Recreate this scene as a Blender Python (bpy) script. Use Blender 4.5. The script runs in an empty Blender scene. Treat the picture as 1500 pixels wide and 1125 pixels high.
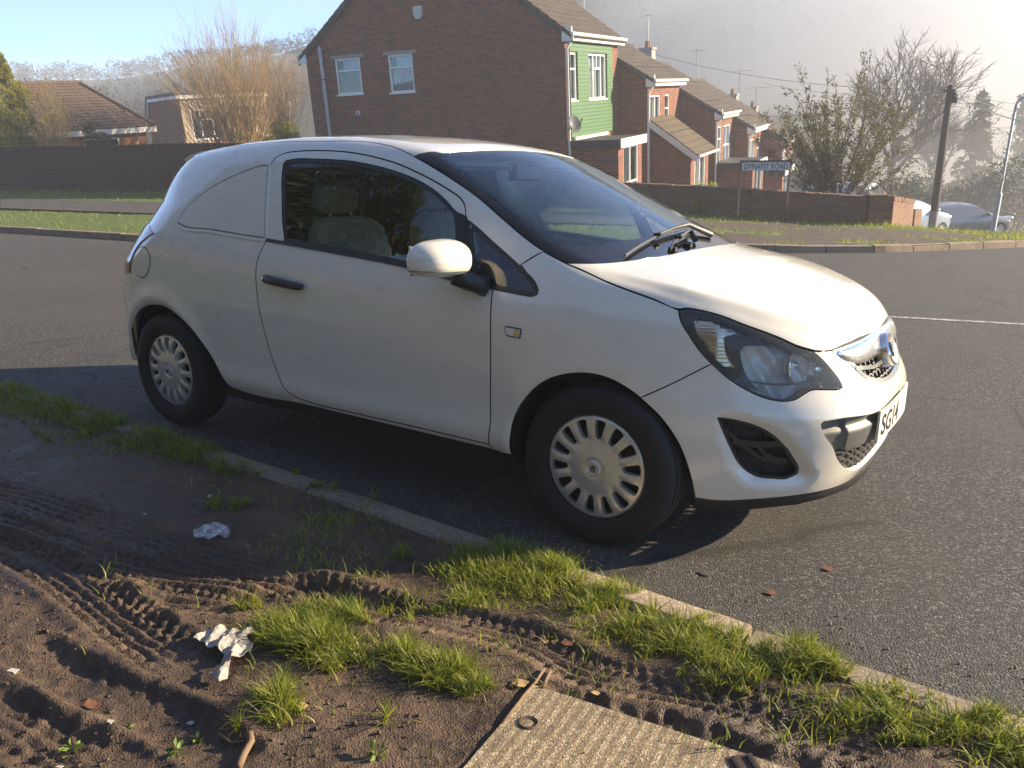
import bpy, bmesh, math, random, json
import numpy as np
from mathutils import Vector, Matrix
from mathutils.geometry import delaunay_2d_cdt
random.seed(7); RNG=np.random.default_rng(11)
SC=bpy.context.scene; COL=SC.collection
TILT=math.radians(6.0)            # the road falls away from the camera across the junction
RM=np.array([[1,0,0],[0,math.cos(TILT),math.sin(TILT)],[0,-math.sin(TILT),math.cos(TILT)]])
def tow(p): return np.asarray(p,float)@RM.T          # road frame -> world
CAMQ=np.array([2.57350293,-3.24473563,1.29624659,7.33957312e-03,-2.48985586e-01,2.17081630,1.19878718e+03])
def cam_axes():
    r,p,y=CAMQ[3:6];cy,sy=math.cos(y),math.sin(y)
    f=np.array([cy*math.cos(p),sy*math.cos(p),math.sin(p)]);rt=np.array([sy,-cy,0.]);up=np.cross(rt,f)
    return math.cos(r)*rt+math.sin(r)*up,-math.sin(r)*rt+math.cos(r)*up,f
_rt,_up,_f=[tow(v) for v in cam_axes()]
CAMP=tow(CAMQ[:3]); FPX=CAMQ[6]
def at(u,v,d):
    """point seen at photo pixel (u,v), d metres in front of the lens (world)"""
    return CAMP+d*(_f+(u-750)/FPX*_rt-(v-562.5)/FPX*_up)
def atz(u,v,z):
    r=_f+(u-750)/FPX*_rt-(v-562.5)/FPX*_up; return CAMP+r*((z-CAMP[2])/r[2])
cd=bpy.data.cameras.new('camera');cam=bpy.data.objects.new('camera',cd);COL.objects.link(cam)
cd.sensor_width=36;cd.lens=FPX/1500*36;cd.clip_start=.05;cd.clip_end=3000
cam.matrix_world=Matrix(((_rt[0],_up[0],-_f[0],CAMP[0]),(_rt[1],_up[1],-_f[1],CAMP[1]),(_rt[2],_up[2],-_f[2],CAMP[2]),(0,0,0,1)))
SC.camera=cam
# ---------- objects
def link(name,me,mat=None,parent=None,kind=None):
    o=bpy.data.objects.new(name,me);COL.objects.link(o)
    if mat is not None:
        for m in (mat if isinstance(mat,(list,tuple)) else [mat]): me.materials.append(m)
    if parent is not None: o.parent=parent
    if kind: o['kind']=kind
    return o
def tag(o,label=None,cat=None,group=None):
    if label:o['label']=label
    if cat:o['category']=cat
    if group:o['group']=group
    return o
def empty(name,loc=(0,0,0),rot=(0,0,0)):
    o=bpy.data.objects.new(name,None);COL.objects.link(o);o.location=loc;o.rotation_euler=rot;o.empty_display_size=.2;return o
def mesh_np(name,V,faces,smooth=False,normals=None,mats=None):
    me=bpy.data.meshes.new(name)
    V=np.asarray(V,float)
    if isinstance(faces,np.ndarray):
        n=faces.shape[1];nf=len(faces)
        me.vertices.add(len(V));me.vertices.foreach_set('co',V.ravel())
        me.loops.add(nf*n);me.polygons.add(nf)
        me.loops.foreach_set('vertex_index',faces.ravel().astype(np.int32))
        me.polygons.foreach_set('loop_start',np.arange(nf,dtype=np.int32)*n)
        me.polygons.foreach_set('loop_total',np.full(nf,n,dtype=np.int32))
        me.update(calc_edges=True)
    else:
        me.from_pydata(V.tolist(),[],[list(map(int,f)) for f in faces])
    if mats is not None: me.polygons.foreach_set('material_index',np.asarray(mats,dtype=np.int32))
    if smooth or normals is not None: me.polygons.foreach_set('use_smooth',np.ones(len(me.polygons),dtype=bool))
    if normals is not None: me.normals_split_custom_set_from_vertices(np.asarray(normals).tolist())
    me.update();return me
class MB:
    """collects boxes, tubes and polygons into one mesh"""
    def __init__(s): s.v=[];s.f=[];s.m=[];s.mi=0
    def add(s,V,F,mi=None):
        b=len(s.v);s.v+=[tuple(map(float,p)) for p in V]
        for f in F: s.f.append([b+i for i in f]);s.m.append(s.mi if mi is None else mi)
    def box(s,c,d,rot=None,mi=None,fr=None):
        c=np.array(c,float);h=np.array(d,float)/2
        P=np.array([[x,y,z] for x in(-1,1) for y in(-1,1) for z in(-1,1)],float)*h
        if rot is not None: P=P@np.asarray(rot).T
        P=P+c
        if fr is not None: P=fr(P)
        s.add(P,[(0,1,3,2),(4,6,7,5),(0,4,5,1),(2,3,7,6),(0,2,6,4),(1,5,7,3)],mi)
    def tube(s,pts,r,n=8,mi=None,cap=True):
        pts=np.array(pts,float);k=len(pts);r=np.broadcast_to(np.asarray(r,float),(k,))
        T=np.gradient(pts,axis=0);T/=np.maximum(np.linalg.norm(T,axis=1,keepdims=True),1e-9)
        a=np.array([0,0,1.]) if abs(T[0,2])<.9 else np.array([1.,0,0])
        u=np.cross(T[0],a);u/=np.linalg.norm(u);V=[]
        for i in range(k):
            u=u-T[i]*(u@T[i]);u/=max(np.linalg.norm(u),1e-9);w=np.cross(T[i],u)
            for j in range(n):
                t=2*math.pi*j/n;V.append(pts[i]+r[i]*(math.cos(t)*u+math.sin(t)*w))
        F=[(i*n+j,i*n+(j+1)%n,(i+1)*n+(j+1)%n,(i+1)*n+j) for i in range(k-1) for j in range(n)]
        if cap: F+=[tuple(range(n-1,-1,-1)),tuple((k-1)*n+j for j in range(n))]
        s.add(V,F,mi)
    def prism(s,poly,z0,z1,fr=None,mi=None):
        """poly in 2-D extruded from z0 to z1; fr maps (x,y,z) arrays to space"""
        n=len(poly);P=np.array([(x,y,z0) for x,y in poly]+[(x,y,z1) for x,y in poly],float)
        if fr is not None:P=fr(P)
        s.add(P,[tuple(range(n-1,-1,-1)),tuple(range(n,2*n))]+[(i,(i+1)%n,n+(i+1)%n,n+i) for i in range(n)],mi)
    def lathe(s,prof,c,ax,n=32,mi=None,closed=False):
        """prof: (radius, along axis) list"""
        ax=np.array(ax,float);ax/=np.linalg.norm(ax);a=np.array([0,0,1.]) if abs(ax[2])<.9 else np.array([1.,0,0])
        u=np.cross(ax,a);u/=np.linalg.norm(u);w=np.cross(ax,u);V=[];k=len(prof)
        for r,h in prof:
            for j in range(n):
                t=2*math.pi*j/n;V.append(np.array(c)+h*ax+r*(math.cos(t)*u+math.sin(t)*w))
        F=[(i*n+j,i*n+(j+1)%n,(i+1)*n+(j+1)%n,(i+1)*n+j) for i in range(k-1) for j in range(n)]
        s.add(V,F,mi)
    def build(s,name,mat=None,parent=None,smooth=False,kind=None,angle=None):
        me=bpy.data.meshes.new(name);me.from_pydata(s.v,[],s.f)
        bm=bmesh.new();bm.from_mesh(me);bmesh.ops.recalc_face_normals(bm,faces=bm.faces);bm.to_mesh(me);bm.free()
        me.polygons.foreach_set('material_index',np.array(s.m,dtype=np.int32))
        if smooth: me.polygons.foreach_set('use_smooth',np.ones(len(me.polygons),dtype=bool))
        if angle: me.set_sharp_from_angle(angle=math.radians(angle))
        me.update();return link(name,me,mat,parent,kind)
def nhash(x,y,z=0.,s=0):
    h=np.sin(x*127.1+y*311.7+z*74.7+s*53.3)*43758.5453;return h-np.floor(h)
def vnoise(x,y,s=0):
    x=np.asarray(x,float);y=np.asarray(y,float);xi=np.floor(x);yi=np.floor(y);fx=x-xi;fy=y-yi;fx=fx*fx*(3-2*fx);fy=fy*fy*(3-2*fy)
    a=nhash(xi,yi,0,s);b=nhash(xi+1,yi,0,s);c=nhash(xi,yi+1,0,s);d=nhash(xi+1,yi+1,0,s)
    return a+(b-a)*fx+(c-a)*fy+(a-b-c+d)*fx*fy
def fbm(x,y,o=4,s=0):
    r=0;a=.5
    for i in range(o): r=r+a*vnoise(x*2**i+i*17.3,y*2**i-i*9.1,s+i);a*=.5
    return r
# ---------- materials
class NT:
    def __init__(s,name):
        s.m=bpy.data.materials.new(name);s.m.use_nodes=True;s.t=s.m.node_tree;s.t.nodes.clear()
        s.out=s.n('ShaderNodeOutputMaterial')
    def n(s,t,**kw):
        o=s.t.nodes.new(t)
        for k,v in kw.items():
            if k.startswith('i_'): o.inputs[k[2:].replace('_',' ')].default_value=v
            else: setattr(o,k,v)
        return o
    def l(s,a,b): s.t.links.new(a,b)
    def bsdf(s,color=(.5,.5,.5),rough=.6,**kw):
        b=s.n('ShaderNodeBsdfPrincipled')
        if isinstance(color,tuple): b.inputs['Base Color'].default_value=(*color,1)
        else: s.l(color,b.inputs['Base Color'])
        if isinstance(rough,(int,float)): b.inputs['Roughness'].default_value=rough
        else: s.l(rough,b.inputs['Roughness'])
        for k,v in kw.items(): b.inputs[k.replace('_',' ')].default_value=v
        s.l(b.outputs[0],s.out.inputs['Surface']);return b
    def coord(s,kind='Object'): return s.n('ShaderNodeTexCoord').outputs[kind]
    def mapping(s,v,scale=(1,1,1),rot=(0,0,0),loc=(0,0,0)):
        m=s.n('ShaderNodeMapping');m.inputs['Scale'].default_value=scale;m.inputs['Rotation'].default_value=rot;m.inputs['Location'].default_value=loc
        s.l(v,m.inputs['Vector']);return m.outputs[0]
    def noise(s,v,scale,detail=3,rough=.6,out='Fac',dist=0.):
        n=s.n('ShaderNodeTexNoise');n.inputs['Scale'].default_value=scale;n.inputs['Detail'].default_value=detail;n.inputs['Roughness'].default_value=rough;n.inputs['Distortion'].default_value=dist
        s.l(v,n.inputs['Vector']);return n.outputs[out]
    def voro(s,v,scale,feature='F1',out='Distance',rnd=1.):
        n=s.n('ShaderNodeTexVoronoi',feature=feature);n.inputs['Scale'].default_value=scale;n.inputs['Randomness'].default_value=rnd
        s.l(v,n.inputs['Vector']);return n.outputs[out]
    def ramp(s,f,stops,interp='LINEAR'):
        r=s.n('ShaderNodeValToRGB');r.color_ramp.interpolation=interp;e=r.color_ramp.elements
        while len(e)<len(stops): e.new(.5)
        for i,(p,c) in enumerate(stops):
            e[i].position=p;e[i].color=(*c,1) if isinstance(c,tuple) else (c,c,c,1)
        s.l(f,r.inputs[0]);return r.outputs[0]
    def mix(s,f,a,b,mode='MIX'):
        m=s.n('ShaderNodeMix',data_type='RGBA',blend_type=mode)
        for k,v in ((0,f),(6,a),(7,b)):
            if isinstance(v,(int,float)): m.inputs[k].default_value=v
            elif isinstance(v,tuple): m.inputs[k].default_value=(*v,1)
            else: s.l(v,m.inputs[k])
        return m.outputs[2]
    def math(s,op,a,b=0.,c=0.):
        m=s.n('ShaderNodeMath',operation=op)
        for k,v in ((0,a),(1,b),(2,c)):
            if isinstance(v,(int,float)): m.inputs[k].default_value=v
            else: s.l(v,m.inputs[k])
        return m.outputs[0]
    def bump(s,b,h,strength=.3,dist=.01,prev=None):
        n=s.n('ShaderNodeBump');n.inputs['Strength'].default_value=strength;n.inputs['Distance'].default_value=dist
        s.l(h,n.inputs['Height'])
        if prev is not None: s.l(prev,n.inputs['Normal'])
        if b is not None: s.l(n.outputs[0],b.inputs['Normal'])
        return n.outputs[0]
def simple(name,color,rough=.6,metal=0.,var=0.,scale=8.,bump=0.,bscale=60.,**kw):
    k=NT(name);v=k.coord()
    if var:
        f=k.noise(v,scale,5);c=k.mix(f,tuple(max(0,x*(1-var)) for x in color),tuple(min(1,x*(1+var)) for x in color))
    else: c=color
    b=k.bsdf(c,rough,Metallic=metal,**kw)
    if bump: k.bump(b,k.noise(v,bscale,4),bump,.01)
    return k.m
def glass_mat(name,tint=(.8,.85,.83),ior=1.5,haze=0.,hazecol=(.8,.78,.7),rough=.0,base=0.,gtint=(1,1,1)):
    k=NT(name);fr=k.n('ShaderNodeFresnel');fr.inputs['IOR'].default_value=ior
    tr=k.n('ShaderNodeBsdfTransparent');tr.inputs[0].default_value=(*tint,1)
    gl=k.n('ShaderNodeBsdfGlossy');gl.inputs['Roughness'].default_value=rough;gl.inputs[0].default_value=(*gtint,1)
    m=k.n('ShaderNodeMixShader');f=fr.outputs[0]
    if base: f=k.math('ADD',f,base)
    k.l(f,m.inputs[0]);k.l(tr.outputs[0],m.inputs[1]);k.l(gl.outputs[0],m.inputs[2]);o=m.outputs[0]
    if haze:
        d=k.n('ShaderNodeBsdfDiffuse');d.inputs[0].default_value=(*hazecol,1);m2=k.n('ShaderNodeMixShader');m2.inputs[0].default_value=haze
        k.l(o,m2.inputs[1]);k.l(d.outputs[0],m2.inputs[2]);o=m2.outputs[0]
    k.l(o,k.out.inputs['Surface']);return k.m
MAT={}
TR={"door":[[-0.4181,-0.8228,1.0045],[-0.4238,-0.8169,1.0189],[-0.4693,-0.7628,1.1489],[-0.5173,-0.703,1.2754],[-0.5366,-0.6671,1.343],[-0.5247,-0.6502,1.3695],[-0.488,-0.6356,1.3867],[-0.409,-0.6241,1.3968],[-0.3036,-0.6186,1.3994],[-0.1969,-0.6178,1.3971],[-0.0914,-0.6192,1.3909],[0.0154,-0.6256,1.3786],[0.1215,-0.6351,1.3611],[0.2253,-0.6465,1.3395],[0.3291,-0.661,1.3102],[0.4287,-0.6754,1.2775],[0.5267,-0.6913,1.2398],[0.5946,-0.7048,1.2079],[0.6185,-0.7147,1.1865],[0.6381,-0.7333,1.1464],[0.6898,-0.7789,1.0415],[0.7473,-0.8307,0.913],[0.8363,-0.8332,0.8978],[0.8464,-0.8606,0.8033],[0.8479,-0.8625,0.6452],[0.8388,-0.8515,0.4771],[0.8354,-0.8529,0.3652],[0.8236,-0.841,0.3019],[0.6376,-0.8415,0.3039],[0.4249,-0.8425,0.3053],[0.1388,-0.8421,0.3045],[-0.1766,-0.8446,0.3106],[-0.2647,-0.849,0.3242],[-0.3309,-0.8525,0.3613],[-0.3533,-0.8503,0.3993],[-0.3912,-0.8527,0.4809],[-0.4186,-0.8615,0.5976],[-0.4414,-0.8657,0.701],[-0.45,-0.8659,0.8033],[-0.4496,-0.8632,0.8734],[-0.4405,-0.8489,0.9423]],
"win":[[-0.3016,-0.8155,1.0158],[-0.3379,-0.789,1.0809],[-0.3876,-0.7423,1.1877],[-0.4403,-0.6882,1.2978],[-0.4561,-0.6642,1.3428],[-0.4485,-0.6572,1.3546],[-0.4147,-0.6524,1.3605],[-0.2752,-0.6471,1.3623],[-0.1693,-0.6463,1.3589],[-0.0464,-0.6472,1.3518],[0.0577,-0.6519,1.3392],[0.1605,-0.6588,1.3226],[0.262,-0.6681,1.3011],[0.3627,-0.6802,1.2732],[0.4634,-0.6973,1.2342],[0.5407,-0.7159,1.1915],[0.5815,-0.7277,1.1636],[0.5901,-0.7333,1.1512],[0.6357,-0.7829,1.0379],[0.674,-0.8224,0.9397],[0.4107,-0.8222,0.9647]],
"qlight":[[0.6485,-0.7385,1.1345],[0.7045,-0.7493,1.1062],[0.7967,-0.7684,1.0546],[0.8848,-0.7854,1.0057],[0.962,-0.8009,0.9607],[1.0048,-0.8111,0.931],[1.0237,-0.8202,0.9069],[1.0228,-0.8264,0.8923],[1.0076,-0.8302,0.8854],[0.9762,-0.8317,0.8857],[0.9182,-0.8326,0.8902],[0.8438,-0.8334,0.8964],[0.7548,-0.8322,0.9087],[0.7003,-0.7888,1.0175]],
"ws_right":[[0.2789,-0.6138,1.3722],[0.5139,-0.6604,1.2834],[0.6555,-0.6832,1.2189],[0.7987,-0.7172,1.1419],[0.9305,-0.7453,1.0722],[1.0031,-0.7549,1.0373],[1.0681,-0.756,1.0115],[1.1019,-0.7542,0.9999]],
"ws_top":[[0.2789,-0.6138,1.3722],[0.3675,-0.5286,1.387],[0.3803,-0.3385,1.4023],[0.3855,-0.169,1.4108],[0.3711,0.2063,1.414],[0.3596,0.2968,1.4124]],
"ws_left_sil":[[0.3596,0.2968,1.4124],[0.4953,0.322,1.3585],[0.6715,0.4369,1.2666],[0.9177,0.4085,1.1576],[1.0409,0.3954,1.1029]],
"pillar_seam":[[1.002,-0.7532,1.0393],[0.9296,-0.7911,0.9874]],
"roof_sil":[[-1.0891,-0.6045,1.3804],[-0.8161,-0.5826,1.4238],[-0.643,-0.5601,1.4422],[-0.4102,-0.5157,1.46],[-0.4519,-0.2054,1.4857],[0.361,0.2818,1.413]],
"ditch":[[0.036,-0.5502,1.4318],[0.1545,-0.578,1.4084],[0.2632,-0.6104,1.3765]],
"bonnet_rear":[[1.1031,-0.7552,0.9986],[1.1689,-0.7049,1.0002],[1.2284,-0.5788,1.0023],[1.2637,-0.4584,1.0066],[1.2907,-0.3072,1.0121],[1.2922,-0.0803,1.021],[1.2652,0.1775,1.026],[1.1979,0.4682,1.0271]],
"bonnet_side":[[1.1031,-0.7552,0.9986],[1.1649,-0.7511,0.9791],[1.2596,-0.7532,0.9484],[1.3499,-0.7521,0.9233],[1.4335,-0.7427,0.9005],[1.5161,-0.7288,0.8724]],
"hl_top":[[1.5174,-0.7302,0.8688],[1.5369,-0.717,0.8765],[1.5848,-0.697,0.8711],[1.645,-0.6733,0.8561],[1.7053,-0.6494,0.8327],[1.7633,-0.6195,0.8105],[1.82,-0.585,0.7851],[1.8576,-0.5592,0.7634],[1.8926,-0.5264,0.7488],[1.9047,-0.5134,0.7435]],
"bonnet_front":[[1.8926,-0.5264,0.7488],[1.9458,-0.4465,0.7395],[1.9744,-0.3529,0.747],[1.9913,-0.1742,0.7506],[1.9991,-0.0062,0.7421],[1.9909,0.123,0.7541]],
"bonnet_sil":[[1.3761,0.5645,0.9725],[1.6993,0.2837,0.9147],[1.8495,0.2384,0.8611],[1.9219,0.2315,0.8242],[1.9509,0.2402,0.7986],[1.9736,0.2148,0.7741],[1.9909,0.123,0.7541]],
"hl_low":[[1.5174,-0.7302,0.8688],[1.5299,-0.7387,0.8379],[1.5599,-0.7374,0.7964],[1.5964,-0.7278,0.7459],[1.6351,-0.7139,0.7035],[1.6812,-0.696,0.6617],[1.7342,-0.6731,0.6268],[1.7899,-0.6474,0.6002],[1.8277,-0.6261,0.5904],[1.8567,-0.6063,0.5877],[1.8772,-0.5884,0.5921],[1.8954,-0.5662,0.6059],[1.9135,-0.5423,0.6198],[1.9529,-0.4966,0.6185],[1.9844,-0.4495,0.6165],[1.9895,-0.4368,0.6205],[1.9846,-0.4384,0.6316],[1.9567,-0.4664,0.6789],[1.9296,-0.4923,0.7164],[1.9047,-0.5134,0.7435]],
"bump_seam":[[1.6379,-0.7135,0.6949],[1.5147,-0.772,0.6251],[1.4285,-0.8011,0.5751]],
"grille":[[1.9474,-0.4426,0.74],[1.9863,-0.3848,0.7015],[2.0092,-0.3461,0.6649],[2.0297,-0.2974,0.6319],[2.0538,-0.2065,0.6015],[2.0667,-0.0867,0.5852],[2.0686,0.1004,0.5814]],
"lowgr":[[2.0813,-0.2706,0.5153],[2.0009,-0.4848,0.5255],[1.9635,-0.5325,0.5209],[1.9563,-0.5411,0.514],[1.9585,-0.5396,0.5006],[1.993,-0.487,0.4179],[2.0032,-0.4547,0.3717],[2.0172,-0.4019,0.3316],[2.0312,-0.3229,0.3014]],
"plate":[[2.0822,-0.2671,0.5114],[2.0745,-0.1087,0.3761]],
"fog":[[1.6695,-0.726,0.5285],[1.6869,-0.7182,0.5285],[1.7422,-0.6922,0.5195],[1.7928,-0.6655,0.5023],[1.8349,-0.6396,0.4754],[1.8686,-0.6135,0.4372],[1.8976,-0.5817,0.3837],[1.9137,-0.5554,0.3375],[1.9118,-0.5517,0.3203],[1.8907,-0.5666,0.3049],[1.8399,-0.6083,0.3041],[1.7996,-0.638,0.3107],[1.7706,-0.6596,0.3278],[1.7407,-0.6826,0.3644],[1.7139,-0.703,0.4215],[1.6853,-0.7203,0.4911]],
"bump_low":[[1.6116,-0.715,0.2275],[1.6716,-0.6872,0.2239],[1.798,-0.6141,0.2353],[1.9147,-0.5106,0.2446],[1.9604,-0.4442,0.2469],[2.0065,-0.2828,0.2367]],
"front_sil":[[1.9905,0.1378,0.7541],[2.0235,0.2696,0.6616]],
"archF":[[0.926,-0.8355,0.2804],[0.934,-0.856,0.3488],[0.948,-0.8559,0.4228],[1.0042,-0.8604,0.5196],[1.0892,-0.8583,0.597],[1.1665,-0.8474,0.6282],[1.2415,-0.8348,0.6389],[1.3148,-0.8218,0.63],[1.3875,-0.8084,0.5984],[1.4281,-0.8012,0.5743],[1.4958,-0.7875,0.5173],[1.5584,-0.7669,0.43],[1.5933,-0.7468,0.3353],[1.61,-0.7161,0.2289]],
"archR":[[-1.5379,-0.8077,0.3275],[-1.5815,-0.8105,0.3743],[-1.5744,-0.8165,0.45],[-1.5316,-0.8281,0.5218],[-1.473,-0.835,0.5757],[-1.3949,-0.8408,0.6191],[-1.2873,-0.8461,0.6423],[-1.2003,-0.8505,0.6422],[-1.0845,-0.8627,0.618],[-0.9784,-0.8657,0.5655],[-0.8926,-0.8586,0.4881],[-0.8122,-0.8504,0.3899],[-0.7424,-0.8349,0.2931]],
"sill":[[-0.7424,-0.8349,0.2931],[-0.2052,-0.8253,0.2725],[0.4046,-0.8209,0.265],[0.8122,-0.8253,0.2732],[0.926,-0.8355,0.2804]],
"qpanel":[[-1.0946,-0.8053,1.0604],[-1.09,-0.7903,1.0893],[-1.035,-0.7581,1.1554],[-0.9365,-0.7282,1.2215],[-0.8009,-0.7029,1.2794],[-0.677,-0.6838,1.318],[-0.563,-0.6703,1.339],[-0.5431,-0.6712,1.3359],[-0.4212,-0.8168,1.0191],[-0.4238,-0.8193,1.0131],[-0.5682,-0.8206,1.0194],[-0.7901,-0.8187,1.0338],[-1.073,-0.8098,1.0529]],
"fuel":[[-1.3529,-0.8406,0.9354],[-1.2975,-0.847,0.9183],[-1.2839,-0.8491,0.8748],[-1.3074,-0.8481,0.8181],[-1.3755,-0.8446,0.7746],[-1.4323,-0.8409,0.7948],[-1.4431,-0.8402,0.8327],[-1.4245,-0.8379,0.8967]],
"tail":[[-1.2601,-0.8294,1.0046],[-1.345,-0.8257,0.976],[-1.438,-0.8225,0.9263],[-1.4701,-0.8366,0.8624],[-1.501,-0.8344,0.8178]],
"cpillar_sil":[[-1.0945,-0.6034,1.3804],[-1.2067,-0.6559,1.2992],[-1.25,-0.71,1.1945],[-1.2778,-0.7516,1.1117],[-1.2734,-0.8093,1.0317],[-1.2902,-0.8232,1.0056]],
"rear_sil":[[-1.5034,-0.8272,0.8674],[-1.5236,-0.8298,0.8112],[-1.568,-0.8248,0.6954],[-1.5894,-0.8212,0.6361],[-1.5747,-0.8276,0.4953],[-1.6031,-0.8101,0.364],[-1.5379,-0.8077,0.3275]],
"crease":[[1.2629,-0.7146,0.9672],[1.3616,-0.7184,0.9424],[1.4741,-0.709,0.9162],[1.5777,-0.6871,0.8866],[1.7631,-0.6023,0.8305],[1.8634,-0.5196,0.7999],[1.9447,-0.4477,0.7405]],
"hl_ind":[[1.5719,-0.7185,0.8439],[1.5871,-0.7098,0.8475],[1.6224,-0.6947,0.8423],[1.6592,-0.6819,0.8263],[1.7058,-0.6617,0.8082],[1.6654,-0.6906,0.7854],[1.6707,-0.6898,0.7723],[1.6763,-0.6889,0.7536],[1.6915,-0.6848,0.715],[1.7029,-0.6812,0.6925],[1.6737,-0.6957,0.6985],[1.6351,-0.7111,0.7351],[1.6061,-0.7211,0.7719],[1.5809,-0.7243,0.815]],
"hl_comma":[[1.6689,-0.6882,0.7882],[1.6845,-0.6769,0.8002],[1.7153,-0.6581,0.8019],[1.7605,-0.6323,0.7896],[1.8058,-0.6065,0.7637],[1.7491,-0.6461,0.7656],[1.7242,-0.6617,0.7618],[1.7146,-0.669,0.7461],[1.7201,-0.6691,0.7159],[1.7362,-0.6646,0.6768],[1.758,-0.6565,0.6425],[1.7835,-0.6457,0.6194],[1.7558,-0.6602,0.6297],[1.7289,-0.6725,0.6479],[1.7029,-0.6812,0.6925],[1.6892,-0.6856,0.7193],[1.6763,-0.6889,0.7536]],
"hl_lamp":[[1.7155,-0.6686,0.7448],[1.7253,-0.6612,0.7607],[1.7511,-0.645,0.7645],[1.8138,-0.6019,0.7572],[1.8604,-0.5665,0.7365],[1.8778,-0.559,0.6918],[1.8796,-0.5667,0.6475],[1.8443,-0.597,0.6461],[1.753,-0.6578,0.6542],[1.7283,-0.6673,0.6915]],
"wip1":[[1.2196,-0.5535,1.0084],[1.2012,-0.3952,1.0337],[1.181,-0.196,1.0571],[1.1649,0.0269,1.0692],[1.1482,0.1673,1.0731]],
"wip2":[[1.2854,-0.3005,1.0138],[1.2439,-0.1831,1.0327],[1.2255,-0.0884,1.0422],[1.1982,0.0808,1.0536]],
"handle":[[-0.3615,-0.8647,0.8487],[-0.1377,-0.8652,0.8304]],
"repeater":[[0.9148,-0.8622,0.7695],[0.9781,-0.8595,0.7661],[0.9737,-0.8611,0.7387],[0.9217,-0.8632,0.743]],
"beltstrip":[[-0.4238,-0.8169,1.0189],[-0.2992,-0.8172,1.0116],[0.0499,-0.8178,0.9938],[0.4083,-0.82,0.9699],[0.6709,-0.8226,0.9395],[0.7309,-0.8256,0.9264],[0.8361,-0.833,0.8982],[0.7384,-0.8356,0.9027],[0.4225,-0.831,0.9433],[0.0577,-0.8268,0.9724],[-0.4181,-0.8228,1.0045]],
"pillar":[[0.5789,-0.7274,1.1645],[0.6382,-0.7334,1.1461],[0.6721,-0.7639,1.0778],[0.7071,-0.7936,1.0056],[0.7371,-0.8169,0.9463],[0.7556,-0.829,0.916],[0.6748,-0.8234,0.9373],[0.6354,-0.7825,1.0389],[0.5901,-0.7333,1.1512]],
"fogscoop":[[1.6602,-0.7287,0.5412],[1.6959,-0.7121,0.5433],[1.757,-0.6824,0.5375],[1.8316,-0.6416,0.5127],[1.8942,-0.5963,0.4586],[1.9399,-0.5385,0.3703],[1.9537,-0.5054,0.3219],[1.9463,-0.5007,0.2917],[1.9167,-0.5285,0.2765],[1.8334,-0.6037,0.2742],[1.7668,-0.6529,0.287],[1.7214,-0.688,0.3343],[1.6916,-0.7131,0.415]]}
# ================= the white car: one smooth body surface F = 0, cut into panels
def smax(a,b,k):
    h=np.maximum(k-np.abs(a-b),0)/k
    return np.maximum(a,b)+h*h*k*.25
def tab(pts):
    # smooth interpolation table (monotone-ish): dense linear interp then smoothed
    p=np.array(pts,float); x=np.linspace(p[0,0],p[-1,0],801); y=np.interp(x,p[:,0],p[:,1])
    return x,y
def mk(pts,sm=.03):
    p=np.array(pts,float); n=1201; x=np.linspace(p[0,0],p[-1,0],n); dx=x[1]-x[0]
    # catmull/pchip-free: linear + gaussian smoothing with reflected linear ends
    y=np.interp(x,p[:,0],p[:,1]); w=max(1,int(3*sm/dx)); k=np.exp(-.5*(np.arange(-w,w+1)*dx/sm)**2);k/=k.sum()
    s0=(y[1]-y[0]);s1=(y[-1]-y[-2])
    yy=np.concatenate([y[0]-s0*np.arange(w,0,-1),y,y[-1]+s1*np.arange(1,w+1)])
    y=np.convolve(yy,k,'valid')
    a0=(y[1]-y[0])/dx;a1=(y[-1]-y[-2])/dx
    def f(t):
        r=np.interp(t,x,y); r=np.where(t<x[0],y[0]+a0*(t-x[0]),r); return np.where(t>x[-1],y[-1]+a1*(t-x[-1]),r)
    return f
BELT=mk([(-2.0,1.085),(-1.14,1.057),(-.43,1.0),(.4,.962),(1.0,.905),(1.5,.86),(2.1,.80)],.1)
LOW=mk([(.10,-.16),(.20,-.085),(.26,-.048),(.30,-.024),(.335,-.012),(.37,-.0135),(.42,-.0175),(.50,-.012),(.60,-.004),(.70,0),(1.6,0)],.018)
UP=mk([(-1,0),(-.16,0),(-.10,-.005),(-.05,-.019),(0,-.042),(.05,-.062),(.15,-.105),(.25,-.153),(.35,-.207),(.45,-.267),(.55,-.335)],.02)
PLAN=mk([(-2.1,.765),(-1.8,.812),(-1.4,.845),(-1.0,.861),(-.6,.866),(0,.866),(.6,.866),(1.0,.864),(1.3,.86),(1.7,.852),(2.2,.83)],.12)
ZC=mk([(-2.2,1.08),(-1.75,1.34),(-1.5,1.40),(-1.25,1.439),(-.9,1.473),(-.5,1.490),(-.2,1.486),(.1,1.466),(.32,1.437),(.45,1.392),(.7,1.282),(1.0,1.145),(1.2,1.053),(1.28,1.02),(1.36,1.0),(1.5,.968),(1.65,.926),(1.8,.875),(1.9,.832),(1.98,.785),(2.05,.72),(2.12,.62)],.035)
CROWN=mk([(-2,.12),(-1,.10),(0,.10),(.4,.12),(.7,.15),(1.1,.15),(1.3,.10),(1.6,.09),(2.1,.10)],.06)
X0=mk([(.05,1.90),(.15,1.965),(.22,2.01),(.28,2.045),(.36,2.072),(.45,2.092),(.52,2.095),(.57,2.078),(.62,2.048),(.70,2.03),(.78,2.015),(.9,1.985),(1.2,1.90)],.02)
XR=mk([(.1,-1.86),(.25,-1.89),(.45,-1.915),(.62,-1.91),(.70,-1.885),(.9,-1.825),(1.0,-1.785),(1.1,-1.725),(1.32,-1.57),(1.5,-1.42)],.03)
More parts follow.
